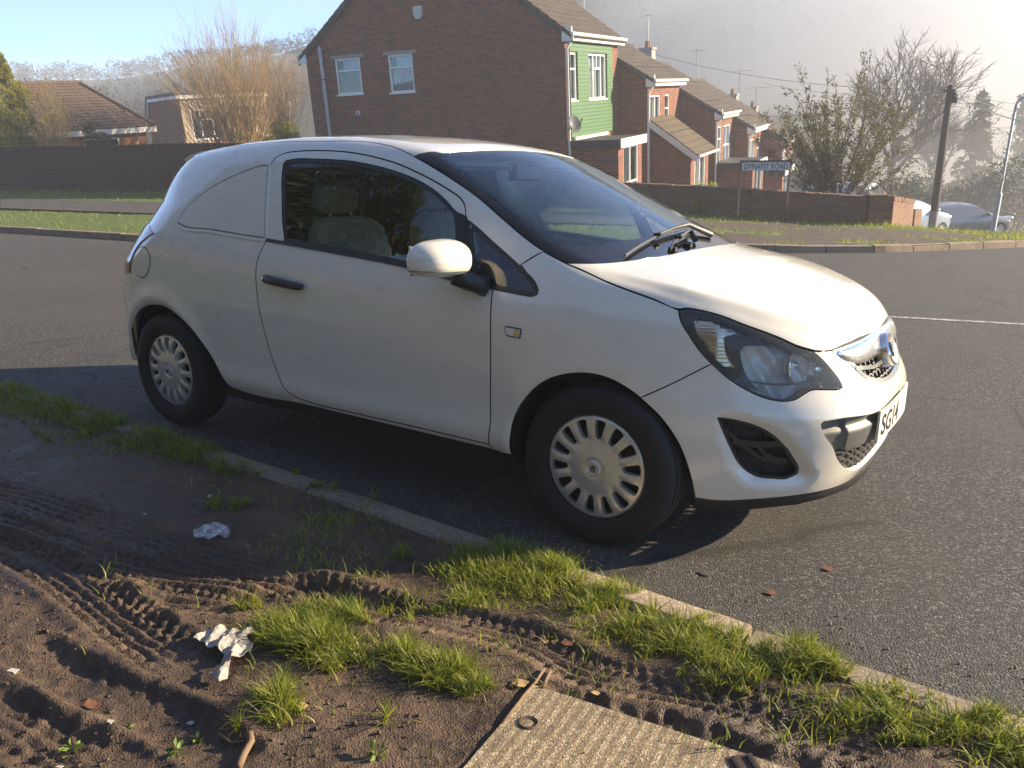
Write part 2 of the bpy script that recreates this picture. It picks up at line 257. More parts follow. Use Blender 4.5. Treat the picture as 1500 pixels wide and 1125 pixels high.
KS=mk([(-2,.10),(-1,.11),(.2,.08),(.5,.05),(1.0,.05),(1.25,.10),(1.6,.13),(2.1,.14)],.08)
XF_,ZF_,RF_=1.290,.292,.352
XR_,ZR_,RR_=-1.2555,.295,.350
def flare(x,z):
    o=0
    for xc,zc,R in ((XF_,ZF_,RF_),(XR_,ZR_,RR_)):
        r=np.hypot(x-xc,z-zc)
        o=o+.013*np.exp(-((r-R-.03)/.055)**2)-.010*np.exp(-np.maximum(r-R-.002,0)/.012)
    return o
def W(x,z):
    s=z-BELT(x); w=PLAN(x)+LOW(z)+UP(s)+flare(x,z)
    rr=np.maximum(-x-.55,0); w=w-.095*rr**2*np.clip((s+.05)/.25,0,1.3)
    return w
YC=mk([(1.0,.725),(1.36,.705),(1.47,.692),(1.58,.668),(1.76,.585),(1.86,.505),(1.945,.43),(2.1,.3)],.03)
def BON(x,a):
    t=np.clip((YC(x)-a)/.045+.5,0,1); t=t*t*(3-2*t)
    return .015*t*np.clip((x-1.22)/.28,0,1)*np.clip((2.03-x)/.12,0,1)
def F(x,y,z):
    a=np.sqrt(y*y+1e-10)
    fs=(a-W(x,z))*.9
    e=.02;sl=(ZC(x+e)-ZC(x-e))/(2*e)
    ft=(z-ZC(x)+CROWN(x)*a*a-BON(x,a))/np.sqrt(1+sl*sl)
    ff=x-X0(z)+.05*a*a+1.42*a**4
    ff=ff/np.sqrt(1+(.1*a+5.7*a**3)**2)
    fr=XR(z)-x+.10*a*a+(.36+.75*np.clip((z-.85)/.3,0,1))*a**4
    fr=fr*.9
    o=smax(fs,ft,KS(x))
    o=smax(o,ff,.085)
    o=smax(o,fr,.12)
    return o
def grad(P,e=1e-3):
    x,y,z=P[...,0],P[...,1],P[...,2]
    g=np.stack([F(x+e,y,z)-F(x-e,y,z),F(x,y+e,z)-F(x,y-e,z),F(x,y,z+e)-F(x,y,z-e)],-1)
    return g/np.maximum(np.linalg.norm(g,axis=-1,keepdims=True),1e-12)
def cast_out(O,D,tmax,n=50):
    # first outward crossing of F along rays starting inside (last inside->outside crossing)
    O=np.asarray(O,float);D=np.asarray(D,float)
    ts=np.linspace(0,tmax,n); prev=np.full(len(O),0.); hit=np.full(len(O),np.nan)
    fp=F(*(O.T))
    lo=np.zeros(len(O));hi=np.full(len(O),tmax);found=np.zeros(len(O),bool)
    for i in range(1,n):
        P=O+ts[i]*D; f=F(*P.T)
        c=(fp<=0)&(f>0)
        lo=np.where(c,ts[i-1],lo);hi=np.where(c,ts[i],hi);found|=c
        fp=f
    for _ in range(26):
        m=(lo+hi)/2;f=F(*(O+m[:,None]*D).T);ins=f<=0
        lo=np.where(ins,m,lo);hi=np.where(ins,hi,m)
    return O+((lo+hi)/2)[:,None]*D,found
AX_N=1.1; AX_Q=-1.2
def ch_S(uv): n=len(uv);return np.c_[uv[:,0],np.zeros(n),uv[:,1]],np.tile([0,-1.,0],(n,1)),1.1
def ch_T(uv): n=len(uv);return np.c_[uv,np.full(n,.45)],np.tile([0,0,1.],(n,1)),1.3
def ch_N(uv): t=-uv[:,0];n=len(uv);return np.c_[np.full(n,AX_N),np.zeros(n),uv[:,1]],np.c_[np.cos(t),np.sin(t),np.zeros(n)],1.5
def ch_Q(uv): t=-uv[:,0];n=len(uv);return np.c_[np.full(n,AX_Q),np.zeros(n),uv[:,1]],np.c_[-np.cos(t),np.sin(t),np.zeros(n)],1.3
def to_uv(P,ch):
    P=np.asarray(P,float)
    if ch is ch_S:return P[:,[0,2]]
    if ch is ch_T:return P[:,:2]
    if ch is ch_N:return np.c_[np.arctan2(-P[:,1],P[:,0]-AX_N),P[:,2]]
    return np.c_[np.arctan2(-P[:,1],-(P[:,0]-AX_Q)),P[:,2]]
def lift(uv,ch):
    O,D,t=ch(uv);P,ok=cast_out(O,D,t,46);return P
def arc(uv,step,closed=True,corner=35):
    """resample a traced outline with a smooth spline that keeps its corners"""
    p=np.asarray(uv,float)
    keep=[0]
    for i in range(1,len(p)):
        if np.hypot(*(p[i]-p[keep[-1]]))>1e-5: keep.append(i)
    p=p[keep]
    if closed and np.hypot(*(p[0]-p[-1]))<1e-5:p=p[:-1]
    n=len(p);cor=np.zeros(n,bool)
    for i in range(n):
        if not closed and i in(0,n-1): cor[i]=True;continue
        a=p[i]-p[i-1];b=p[(i+1)%n]-p[i]
        ang=abs(math.degrees(math.atan2(a[0]*b[1]-a[1]*b[0],a@b)));cor[i]=ang>corner
    out=[]
    for i in range(n if closed else n-1):
        p1,p2=p[i],p[(i+1)%n];L=np.hypot(*(p2-p1))
        p0=p[i-1] if (closed or i>0) else 2*p1-p2
        p3=p[(i+2)%n] if (closed or i+2<n) else 2*p2-p1
        def tang(a,b,c):
            la,lb=np.hypot(*(b-a)),np.hypot(*(c-b));return ((b-a)/max(la,1e-6)*lb+(c-b)/max(lb,1e-6)*la)/(la+lb)
        m1=(p2-p1)/L if cor[i] else tang(p0,p1,p2)
        m2=(p2-p1)/L if cor[(i+1)%n] else tang(p1,p2,p3)
        m1=m1*L;m2=m2*L
        k=max(1,int(round(L/step)))
        for j in range(k):
            t=j/k;t2=t*t;t3=t2*t
            out.append((2*t3-3*t2+1)*p1+(t3-2*t2+t)*m1+(-2*t3+3*t2)*p2+(t3-t2)*m2)
    if not closed: out.append(p[-1])
    return np.array(out)
def area2(p): return .5*np.sum(p[:,0]*np.roll(p[:,1],-1)-np.roll(p[:,0],-1)*p[:,1])
def inset(p,d):
    if area2(p)<0:p=p[::-1]
    a=np.roll(p,1,0);b=np.roll(p,-1,0);t=b-a;t/=np.maximum(np.linalg.norm(t,axis=1,keepdims=True),1e-9)
    return p+d*np.c_[-t[:,1],t[:,0]]
def inside(pts,poly):
    x,y=pts[:,0],pts[:,1];c=np.zeros(len(pts),bool);px,py=poly[:,0],poly[:,1];qx,qy=np.roll(px,-1),np.roll(py,-1)
    for i in range(len(poly)):
        m=((py[i]>y)!=(qy[i]>y))
        with np.errstate(divide='ignore',invalid='ignore'): c^=m&(x<(qx[i]-px[i])*(y-py[i])/(qy[i]-py[i])+px[i])
    return c
def dist_poly(pts,poly):
    d=np.full(len(pts),1e9);a=poly;b=np.roll(poly,-1,0)
    for i in range(len(poly)):
        e=b[i]-a[i];L=max(e@e,1e-12);t=np.clip(((pts-a[i])@e)/L,0,1);d=np.minimum(d,np.hypot(*(pts-a[i]-t[:,None]*e).T))
    return d
def cdt(outline,holes,res):
    loops=[outline]+list(holes);V=np.concatenate(loops);E=[];b=0
    for lp in loops:
        n=len(lp);E+=[(b+i,b+(i+1)%n) for i in range(n)];b+=n
    mn,mx=outline.min(0),outline.max(0);gx=np.arange(mn[0],mx[0],res);gy=np.arange(mn[1],mx[1],res*.87)
    X,Y=np.meshgrid(gx,gy);X=X+(np.arange(len(gy))%2)[:,None]*res*.5;P=np.c_[X.ravel(),Y.ravel()]
    m=inside(P,outline)
    for h in holes:m&=~inside(P,h)
    P=P[m]
    if len(P):
        m=np.ones(len(P),bool)
        for lp in loops:m&=dist_poly(P,lp)>res*.55
        P=P[m]
    A=np.concatenate([V,P]) if len(P) else V
    r=delaunay_2d_cdt([Vector(p) for p in A],E,[],0,1e-7)
    uv=np.array([tuple(v) for v in r[0]]);F_=np.array([f for f in r[2] if len(f)==3])
    c=uv[F_].mean(1);m=inside(c,outline)
    for h in holes:m&=~inside(c,h)
    return uv,F_[m]
def bound_edges(F_):
    d={}
    for f in F_:
        for a,b in ((f[0],f[1]),(f[1],f[2]),(f[2],f[0])):
            k=(min(a,b),max(a,b));d[k]=None if k in d else (a,b)
    return [e for e in d.values() if e is not None]
def panel(outline,holes,ch,res,off=0.,flange=.007,edge=None,fn=None,mirror=0,step=None):
    """outline/holes: chart polygons already resampled. returns (V,F,N)."""
    uv,F_=cdt(outline,holes,res)
    panel.n=len(F_);P=lift(uv,ch);N=grad(P)
    if fn is not None: P,N=fn(uv,P,N)
    elif off: P=P+off*N
    a=P[F_[:,1]]-P[F_[:,0]];b=P[F_[:,2]]-P[F_[:,0]];nn=np.cross(a,b);flip=(nn*N[F_[:,0]]).sum(1)<0
    F_[flip]=F_[flip][:,[0,2,1]]
    if flange:
        E=bound_edges(F_);V2=[];N2=[];F2=[];base=len(P)
        acc={}
        for a,b in E:
            t=P[b]-P[a];o=np.cross(t,(N[a]+N[b]));l=np.linalg.norm(o);o=o/max(l,1e-9)
            acc[a]=acc.get(a,0)+o;acc[b]=acc.get(b,0)+o
        idx={}
        for i,k in enumerate(acc):
            o=acc[k]/max(np.linalg.norm(acc[k]),1e-9)
            idx[k]=base+2*i
            V2+=[P[k],P[k]-flange*N[k]-.15*flange*o];N2+=[(o+.8*N[k])/np.linalg.norm(o+.8*N[k]),o]
        for a,b in E:
            F2+=[(idx[b],idx[a],idx[a]+1),(idx[b],idx[a]+1,idx[b]+1)]
        P=np.concatenate([P,np.array(V2)]);N=np.concatenate([N,np.array(N2)]);F_=np.concatenate([F_,np.array(F2)])
    return P,F_,N
def mir(t): V,F_,N=t;return V*[1,-1,1],F_[:,::-1],N*[1,-1,1]
def join(*ts):
    V=[];F_=[];N=[];b=0
    for v,f,n in ts: V.append(v);F_.append(f+b);N.append(n);b+=len(v)
    return np.concatenate(V),np.concatenate(F_),np.concatenate(N)
def put(name,t,mat,parent,mats=None):
    V,F_,N=t;return link(name,mesh_np(name,V,F_,normals=N,mats=mats),mat,parent)
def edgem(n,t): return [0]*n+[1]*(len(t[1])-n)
t3={k:np.array(v) for k,v in TR.items()}
def snapT(x,y): return lift(np.array([[x,y]]),ch_T)[0]
# ---- materials
def car_paint(name,base=(.76,.71,.59),dirt=.28):
    k=NT(name);v=k.coord()
    n1=k.noise(v,2.2,5,.65);n2=k.noise(k.mapping(v,(3,3,9)),3.,6,.7)
    sep=k.n('ShaderNodeSeparateXYZ');k.l(v,sep.inputs[0])
    low=k.math('MULTIPLY',k.ramp(sep.outputs[2],[(.18,1.),(.55,0.)]),k.ramp(n2,[(.35,0.),(.75,1.)]))
    c=k.mix(k.math('MULTIPLY',low,.5*dirt),base,(.42,.37,.28))
    c=k.mix(k.math('MULTIPLY',k.ramp(n1,[(.45,0.),(.8,1.)]),.08*dirt),c,(.66,.63,.55))
    sp=k.ramp(k.voro(v,55.),[(.05,1.),(.09,0.)]);sp=k.math('MULTIPLY',sp,k.ramp(k.noise(v,5.),[(.55,0.),(.75,1.)]))
    c=k.mix(k.math('MULTIPLY',sp,.18*dirt),c,(.3,.26,.2))
    r=k.ramp(n2,[(.3,.25),(.8,.34)])
    b=k.bsdf(c,r,Coat_Weight=1.0,Coat_Roughness=.03,Coat_IOR=1.6,Specular_IOR_Level=.5)
    return k.m
MAT['paint']=car_paint('white_paint')
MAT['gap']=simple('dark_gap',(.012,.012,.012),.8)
MAT['trim']=simple('black_plastic',(.022,.022,.023),.45,var=.3,scale=30,bump=.1,bscale=400)
MAT['trim_dark']=simple('matt_black_plastic',(.016,.016,.017),.6,bump=.15,bscale=300)
MAT['greytrim']=simple('grey_plastic',(.085,.085,.08),.5,var=.15,scale=20,bump=.12,bscale=500)
MAT['chrome']=simple('chrome',(.84,.83,.80),.20,1.,var=.10,scale=30)
MAT['silver']=simple('silver_plastic',(.70,.675,.60),.28,.55,var=.25,scale=24)
MAT['rubber']=simple('tyre_rubber',(.011,.0105,.0105),.75,var=.4,scale=25,bump=.2,bscale=220)
MAT['ws_glass']=glass_mat('windscreen_glass',(.84,.91,.92),1.42,base=.015,gtint=(.82,.92,1.))
MAT['side_glass']=glass_mat('side_glass',(.80,.85,.82),1.50,base=.03)
MAT['lens']=glass_mat('headlight_lens',(.95,.95,.93),1.32,haze=.08,hazecol=(.80,.77,.68),rough=.03)
MAT['red_lens']=simple('red_lens',(.30,.012,.012),.15,Coat_Weight=1.)
MAT['frit']=simple('black_glass_edge',(.006,.006,.007),.08)
MAT['fabric']=simple('seat_fabric',(.55,.56,.42),.9,var=.5,scale=40,bump=.3,bscale=300)
MAT['inner']=simple('dark_interior',(.018,.019,.021),.7,bump=.1,bscale=200)
MAT['headliner']=simple('headliner',(.42,.41,.37),.9)
MAT['amber']=simple('amber_lens',(.75,.42,.12),.2,Coat_Weight=1.)
MAT['reflector']=simple('reflector',(.80,.76,.68),.16,.9,var=.25,scale=40)
MAT['housing']=simple('lamp_housing',(.80,.79,.75),.30,.15,var=.25,scale=30)
MAT['white_plate']=simple('plate_white',(.72,.70,.60),.35)
MAT['ink']=simple('black_ink',(.01,.01,.01),.4)
car=empty('parked_car',(0,0,0),(-TILT,0,0))
tag(car,'white three door panel van hatchback parked beside the muddy verge','car')
BR=.03
def uvs(ch,*pts): return to_uv(np.concatenate([np.atleast_2d(p) for p in pts]),ch)
d=t3['door'];wn=t3['win']
# door: indices along the trace
ip=int(np.argmin(np.hypot(d[:,0]-.638,d[:,2]-1.146)))        # frame meets the black pillar
iq=int(np.argmin(np.hypot(d[:,0]-.836,d[:,2]-.898)))         # corner below the quarter light
wrev=wn[:18][::-1]
door_uv=arc(uvs(ch_S,d[:ip+1],wrev[1:],np.array([[-.30,-.8,1.012],[.411,-.82,.962],[.69,-.83,.925]]),d[iq:]),.02)
g=.0028
rt_door=panel(inset(door_uv,g),[],ch_S,BR)
dm=edgem(panel.n,rt_door);PG=[MAT['paint'],MAT['gap']];door=put('door',rt_door,PG,car,dm)  # white panel edges coloured near-black to paint in the shade of the gaps
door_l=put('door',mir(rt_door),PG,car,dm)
# glass and black trims of the door
win_full=arc(uvs(ch_S,wn[:18],np.array([[.672,-.82,.925],[.41,-.82,.955]])),.02)
gl=panel(inset(win_full,-.004),[],ch_S,.05,off=-.006,flange=0)
seal=panel(inset(win_full,-.002),[inset(win_full,.014)],ch_S,.03,off=-.003,flange=.01)
belt=arc(uvs(ch_S,t3['beltstrip']),.02)
bs=panel(belt,[],ch_S,.03,off=.005,flange=.012)
pil=panel(arc(uvs(ch_S,t3['pillar']),.02),[],ch_S,.03,off=.002,flange=.01)
def handle(sd):
    m=MB();p0=np.array([-.372,-.868,.850]);p1=np.array([-.135,-.868,.829])
    n=14
    pts=[];rr=[]
    for i in range(n):
        t=i/(n-1);p=p0+(p1-p0)*t;pts.append(p+np.array([0,-.030*math.sin(math.pi*min(1,max(0,t)))**.5-.004,0.004*math.sin(math.pi*t)]));rr.append(.0205-.004*t if 0<i<n-1 else .012)
    m.tube(pts,rr,12)
    m.lathe([(.0,.004),(.009,.004),(.010,0)],p0+np.array([.016,-.034,.0]),(0,-1,0),16,mi=1)
    # recess cup behind the grip
    V=np.array(m.v)*[1,sd,1];me=mesh_np('handle',V,m.f,smooth=True,mats=m.m);return me
for sd,dr in((1,door),(-1,door_l)):
    f_=(lambda t:t) if sd==1 else mir
    put('window_glass',f_(gl),MAT['side_glass'],dr);put('window_seal',f_(seal),MAT['trim'],dr)
    put('belt_strip',f_(bs),MAT['trim'],dr);put('pillar_trim',f_(pil),MAT['trim_dark'],dr)
    link('handle',handle(sd),[MAT['trim'],MAT['chrome']],dr)
# body side: rear quarter + rail + A-pillar + sill
zs=np.linspace(.30,1.27,16);cor=snapT(-1.40,-.50)
th=np.radians(np.interp(zs,[.3,.6,1.0,1.27],[50,50,51,50]))
rearc=lift(np.c_[th,zs],ch_Q)
top1=np.array([snapT(x,-y) for x,y in((-1.40,.50),(-1.2,.535),(-.9,.555),(-.6,.56),(-.3,.56),(0,.555),(.15,.578))])
ql=t3['qlight'];df=d[:ip+1]
ib=int(np.argmin(np.hypot(d[:,0]+.177,d[:,2]-.311)))          # door lower rear corner
im=int(np.argmin(np.hypot(d[:,0]-.824,d[:,2]-.302)))          # door lower front corner
arR=t3['archR'][::-1];sl=np.array([[-.742,-.835,.293],[-.2,-.825,.288],[.405,-.821,.284],[.812,-.825,.2815],[.926,-.836,.28]])
low=np.concatenate([d[im:ib+1][::-1],[[.834,-.84,.2815]],sl[:-1][::-1]])
side_o=np.concatenate([arR[:-1],[[-1.56,-.80,.30]],rearc,top1,t3['ws_right'][:6],t3['pillar_seam'][1:],ql[4:0:-1],ql[:1],df[::-1],d[len(d)-1:ib:-1],low])
side_uv=arc(uvs(ch_S,side_o),.02)
qp=arc(uvs(ch_S,t3['qpanel']),.02)
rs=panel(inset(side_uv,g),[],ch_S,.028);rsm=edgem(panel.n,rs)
# blanked rear window: a raised panel with a groove round it
fu=arc(uvs(ch_S,t3['fuel']),.006,corner=120)
roof_half=np.concatenate([[snapT(-1.40,-.50)],top1[1:],t3['ws_top'][:1],[[.367,-.53,1.38],[.385,-.34,1.4],[.392,-.17,1.41],[.394,0,1.41]]])
roof_uv=uvs(ch_T,roof_half);roof_uv=np.concatenate([roof_uv,(roof_uv*[1,-1])[::-1]])
roof_uv=arc(roof_uv,.03)
rf=panel(inset(roof_uv,.001),[],ch_T,.05)
tg_uv=uvs(ch_Q,rearc,top1[:1]);top_edge=uvs(ch_Q,np.array([snapT(-1.40,-y) for y in np.linspace(.42,0,6)]))
tg_half=np.concatenate([tg_uv,top_edge]);tg_full=arc(np.concatenate([tg_half,(tg_half*[-1,1])[::-1][1:]]),.03)
glz=np.array([(.62,1.02),(.50,1.26),(0,1.29),(-.50,1.26),(-.62,1.02),(0,1.0)]);glz=arc(glz,.03)
tgp=panel(tg_full,[glz],ch_Q,.05)
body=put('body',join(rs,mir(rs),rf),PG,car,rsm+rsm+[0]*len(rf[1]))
put('tailgate',tgp,MAT['paint'],car)
put('rear_window',panel(inset(glz,-.004),[],ch_Q,.08,off=-.004,flange=0),MAT['frit'],car)
MAT['groove']=simple('shut_line',(.20,.19,.165),.7)
for f_ in((lambda t:t),mir):
    qpan=panel(inset(qp,.0095),[],ch_S,.03,off=.0045,flange=.006);bpn=put('blanking_panel',f_(qpan),MAT['paint'],car)
    put('panel_groove',f_(panel(inset(qp,.003),[inset(qp,.011)],ch_S,.03,off=.0010,flange=0)),MAT['groove'],bpn)
    put('panel_lip',f_(panel(inset(qp,-.010),[inset(qp,.003)],ch_S,.03,off=.0050,flange=.007)),MAT['paint'],bpn)
fuel=put('fuel_flap',panel(inset(fu,.004),[],ch_S,.02,off=.003,flange=.006),MAT['paint'],car)
put('flap_gap',panel(inset(fu,-.001),[inset(fu,.005)],ch_S,.02,off=.0012,flange=0),MAT['gap'],fuel)
# wing
bsd=t3['bonnet_side'];hl=t3['hl_low'];bse=t3['bump_seam'];aF=t3['archF']
k58=int(np.argmin(np.hypot(aF[:,0]-1.428,aF[:,2]-.574)));kh=int(np.argmin(np.hypot(hl[:,0]-1.638,hl[:,2]-.70)))
wing_o=np.concatenate([d[iq:im+1],[[.836,-.84,.2812]],aF[:k58+1],bse[::-1][1:-1],hl[:kh+1][::-1],bsd[::-1],t3['ws_right'][5:7][::-1],t3['pillar_seam'][1:],ql[4:12]])
wing_uv=arc(uvs(ch_S,wing_o),.018)
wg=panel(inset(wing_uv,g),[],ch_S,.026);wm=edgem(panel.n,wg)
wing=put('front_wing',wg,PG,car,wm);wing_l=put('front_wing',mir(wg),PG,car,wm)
rp=panel(arc(uvs(ch_S,t3['repeater']),.01),[],ch_S,.015,off=.006,flange=.008)
rp2=panel(inset(arc(uvs(ch_S,t3['repeater']),.01),-.005),[],ch_S,.015,off=.003,flange=.006)
amb=panel(arc(np.array([(.956,.765),(.974,.764),(.971,.742),(.953,.743)]),.01),[],ch_S,.02,off=.0075,flange=.004)
for f_,w_ in(((lambda t:t),wing),(mir,wing_l)):
    r_=put('side_repeater',f_(rp),MAT['white_plate'],w_);put('repeater_surround',f_(rp2),MAT['trim'],w_);put('repeater_amber',f_(amb),MAT['amber'],w_)
# quarter light
qu=arc(uvs(ch_S,ql),.02)
for f_ in((lambda t:t),mir):
    qg=put('quarter_light',f_(panel(inset(qu,.012),[],ch_S,.05,off=-.004,flange=0)),MAT['side_glass'],car)
    put('quarter_light_seal',f_(panel(inset(qu,-.003),[inset(qu,.016)],ch_S,.03,off=.0005,flange=.01)),MAT['trim'],qg)
# bonnet
brr=np.array([(1.103,-.755),(1.169,-.705),(1.23,-.582),(1.266,-.464),(1.294,-.315),(1.306,-.15),(1.310,0)])
bfr=np.array([(1.905,-.513),(1.946,-.446),(1.973,-.348),(1.985,-.24),(1.994,-.12),(1.998,0)])
hlt=t3['hl_top'][:,:2]
bon_half=np.concatenate([bsd[:,:2],hlt[1:-1],bfr]);r0=brr[1:][::-1]
bon=np.concatenate([bon_half,(bon_half*[1,-1])[::-1][1:]]);rr_=np.concatenate([brr[1:],(brr[1:]*[1,-1])[::-1][1:]])
bon=np.concatenate([bon,rr_[::-1]])
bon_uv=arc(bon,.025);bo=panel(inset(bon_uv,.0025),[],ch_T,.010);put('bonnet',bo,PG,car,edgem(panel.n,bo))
# windscreen
wst=np.array([(.279,-.614),(.367,-.53),(.385,-.34),(.392,-.17),(.394,0)])
wsr=t3['ws_right'][:,:2]
ws_half=np.concatenate([wst[::-1],wsr[1:-1],brr])
ws=arc(np.concatenate([ws_half,(ws_half*[1,-1])[::-1][1:-1]]),.03)
wsi=inset(ws,.0);inn_half=np.array([(.425,0),(.42,-.3),(.40,-.50),(.36,-.575),(.53,-.625),(.67,-.652),(.80,-.682),(.93,-.708),(1.02,-.715),(1.08,-.62),(1.125,-.45),(1.155,-.25),(1.165,0)])
win_=arc(np.concatenate([inn_half,(inn_half*[1,-1])[::-1][1:-1]]),.03)
wsg=put('windscreen',panel(inset(win_,-.004),[],ch_T,.04,off=-.002,flange=0),MAT['ws_glass'],car)
put('windscreen_border',panel(inset(ws,.002),[win_],ch_T,.03,off=-.0015,flange=.012),MAT['frit'],wsg)
# front bumper
kb=k58;gr=t3['grille']
gr_low=np.array([[1.947,-.443,.740],[1.986,-.385,.701],[2.009,-.346,.665],[2.03,-.297,.632],[2.054,-.207,.602],[2.067,-.087,.585],[2.069,0,.581]])
blow=np.array([[1.612,-.715,.227],[1.672,-.687,.224],[1.798,-.614,.235],[1.915,-.511,.245],[1.975,-.40,.247],[2.02,-.24,.240],[2.035,-.12,.236],[2.04,0,.235]])
kq=int(np.argmin(np.hypot(hl[:,0]-1.905,hl[:,2]-.743)));
bt=np.concatenate([bse[::-1][:1],bse[::-1][1:-1][::-1][:0],hl[kh:]])
bump_half=np.concatenate([gr_low[::-1],[[1.925,-.48,.742]],hl[::-1][0:len(hl)-kh],bse[1:-1],aF[k58:],blow[1:]])
bu=to_uv(bump_half,ch_N);bu[0,0]=0;bu[-1,0]=0
bu=arc(np.concatenate([bu,(bu*[-1,1])[::-1][1:-1]]),.02)
fog=arc(to_uv(t3['fog'],ch_N),.012);scoop=arc(to_uv(t3['fogscoop'],ch_N),.015)
lg=np.array([[2.085,0,.523],[2.085,-.15,.520],[2.081,-.271,.515],[2.001,-.485,.525],[1.963,-.533,.521],[1.956,-.541,.512],[1.959,-.54,.501],[1.993,-.487,.418],[2.003,-.455,.372],[2.017,-.402,.332],[2.031,-.323,.301],[2.045,-.2,.288],[2.05,0,.284]])
lgu=to_uv(lg,ch_N);lgu[0,0]=lgu[-1,0]=0;lgu=arc(np.concatenate([lgu,(lgu*[-1,1])[::-1][1:-1]]),.015)
fogm=fog*[-1,1]
def scoopfn(uv,P,N):
    o=np.zeros(len(uv))
    for s in(1,-1):
        u2=uv*[s,1];di=dist_poly(u2,scoop);df_=dist_poly(u2,fog);ins=inside(u2,scoop)
        t=np.where(ins,di/(di+df_+1e-6),0);t=np.clip(t*1.1,0,1);o=o-.030*np.clip((di+df_)/.05,0,1)*t*t*(3-2*t)
    # step under the headlights / bonnet nose crease
    o=o+.004*np.exp(-((uv[:,1]-.545)/.012)**2)*0
    Pn=P+o[:,None]*N
    return Pn,N
bp=panel(inset(bu,.002),[fog,fogm,lgu],ch_N,.018,fn=scoopfn,flange=.02)
# recompute smooth normals from the displaced sheet
def renorm(t,nmain=None):
    V,F_,N=t;a=np.cross(V[F_[:,1]]-V[F_[:,0]],V[F_[:,2]]-V[F_[:,0]]);n=np.zeros_like(V)
    for i in range(3): np.add.at(n,F_[:,i],a)
    n/=np.maximum(np.linalg.norm(n,axis=1,keepdims=True),1e-12);return V,F_,n
V_,F__,N_=bp;Nr=renorm(bp)[2];w_=np.zeros(len(V_))
uvb=to_uv(V_,ch_N)
for s in(1,-1): w_=np.maximum(w_,inside(uvb*[s,1],inset(scoop,-.006)).astype(float))
N_=np.where(w_[:,None]>0,Nr,N_)
bumper=put('front_bumper',(V_,F__,N_),MAT['paint'],car)
# dark lip under the bumper
lip=MB();pts=np.concatenate([blow,(blow*[1,-1,1])[::-1][1:]])
L_=[];
for p in pts:
    c=np.array([p[0]-1.1,p[1],0]);c/=np.linalg.norm(c);L_.append([p-.012*c+[0,0,.01],p-.010*c,p-.02*c-[0,0,.045],p-.09*c-[0,0,.045]])
L_=np.array(L_);n_=len(L_)
lip.add(L_.reshape(-1,3),[(i*4+j,i*4+j+1,(i+1)*4+j+1,(i+1)*4+j) for i in range(n_-1) for j in range(3)])
lip.build('bumper_lip',MAT['trim_dark'],bumper,smooth=True)
# fog recesses
def recess(uvp,depth,name,mat,parent,mirr=True):
    V,F_,N=panel(uvp,[],ch_N,.03,off=-depth,flange=0);t=(V,F_,N)
    for f_ in(((lambda t:t),mir) if mirr else ((lambda t:t),)): put(name,f_(t),mat,parent)
def barn(uvpts,w,off,thick,ch=ch_N):
    """a raised bar following the surface between chart points"""
    P=lift(np.asarray(uvpts,float),ch);N=grad(P);T=np.gradient(P,axis=0);T/=np.linalg.norm(T,axis=1,keepdims=True);S=np.cross(N,T)
    w=np.broadcast_to(np.asarray(w,float),(len(P),))[:,None]/2
    a=P+S*w+N*off;b=P-S*w+N*off;c=b-N*thick;d_=a-N*thick
    V=np.stack([a,b,c,d_],1).reshape(-1,3);F_=[]
    for i in range(len(P)-1):
        for j in range(4): F_.append((i*4+j,i*4+(j+1)%4,(i+1)*4+(j+1)%4,(i+1)*4+j))
    F_+=[(3,2,1,0),tuple(len(V)-4+j for j in range(4))]
    return V,F_
fc=fog.mean(0)
hexm=NT('fog_mesh');v=hexm.coord();b=hexm.bsdf((.012,.012,.013),.5);hexm.bump(b,hexm.voro(v,110.,rnd=.15),1.,.006)
for s in(1,-1):
    fm=MB();V,F_,N=panel(inset(fog,-.004),[],ch_N,.03,off=-.055,flange=0)
    base=mesh_np('x',V,F_) if False else None
    ins=put('fog_insert',(V,F_,N) if s==1 else mir((V,F_,N)),hexm.m,bumper)
    fm2=MB();f0=fog[:,0];
    def fu_(u,v): return np.array([fog[:,0].min()+u*np.ptp(fog[:,0]),fog[:,1].min()+v*np.ptp(fog[:,1])])
    for pts,w in (([(.22,.60),(.40,.57),(.62,.575),(.80,.60)],.022),([(.90,.80),(.78,.66),(.60,.47),(.42,.33),(.30,.30)],.012),([(.40,.40),(.30,.32),(.20,.28),(.16,.27)],.02),([(.55,.60),(.46,.46),(.38,.36),(.25,.33),(.17,.32)],.010)):
        u=arc(np.array([fu_(1-a if False else a,b_) for a,b_ in pts]),.01,closed=False)
        V,F_=barn(u,w,-.028,.03);fm2.add(V*[1,s,1],F_)
    V,F_,N=panel(inset(fog,-.002),[inset(fog,.010)],ch_N,.02,off=-.022,flange=.034)
    fm2.add(V*[1,s,1],F_);fm2.build('fog_bars',MAT['trim'],ins)
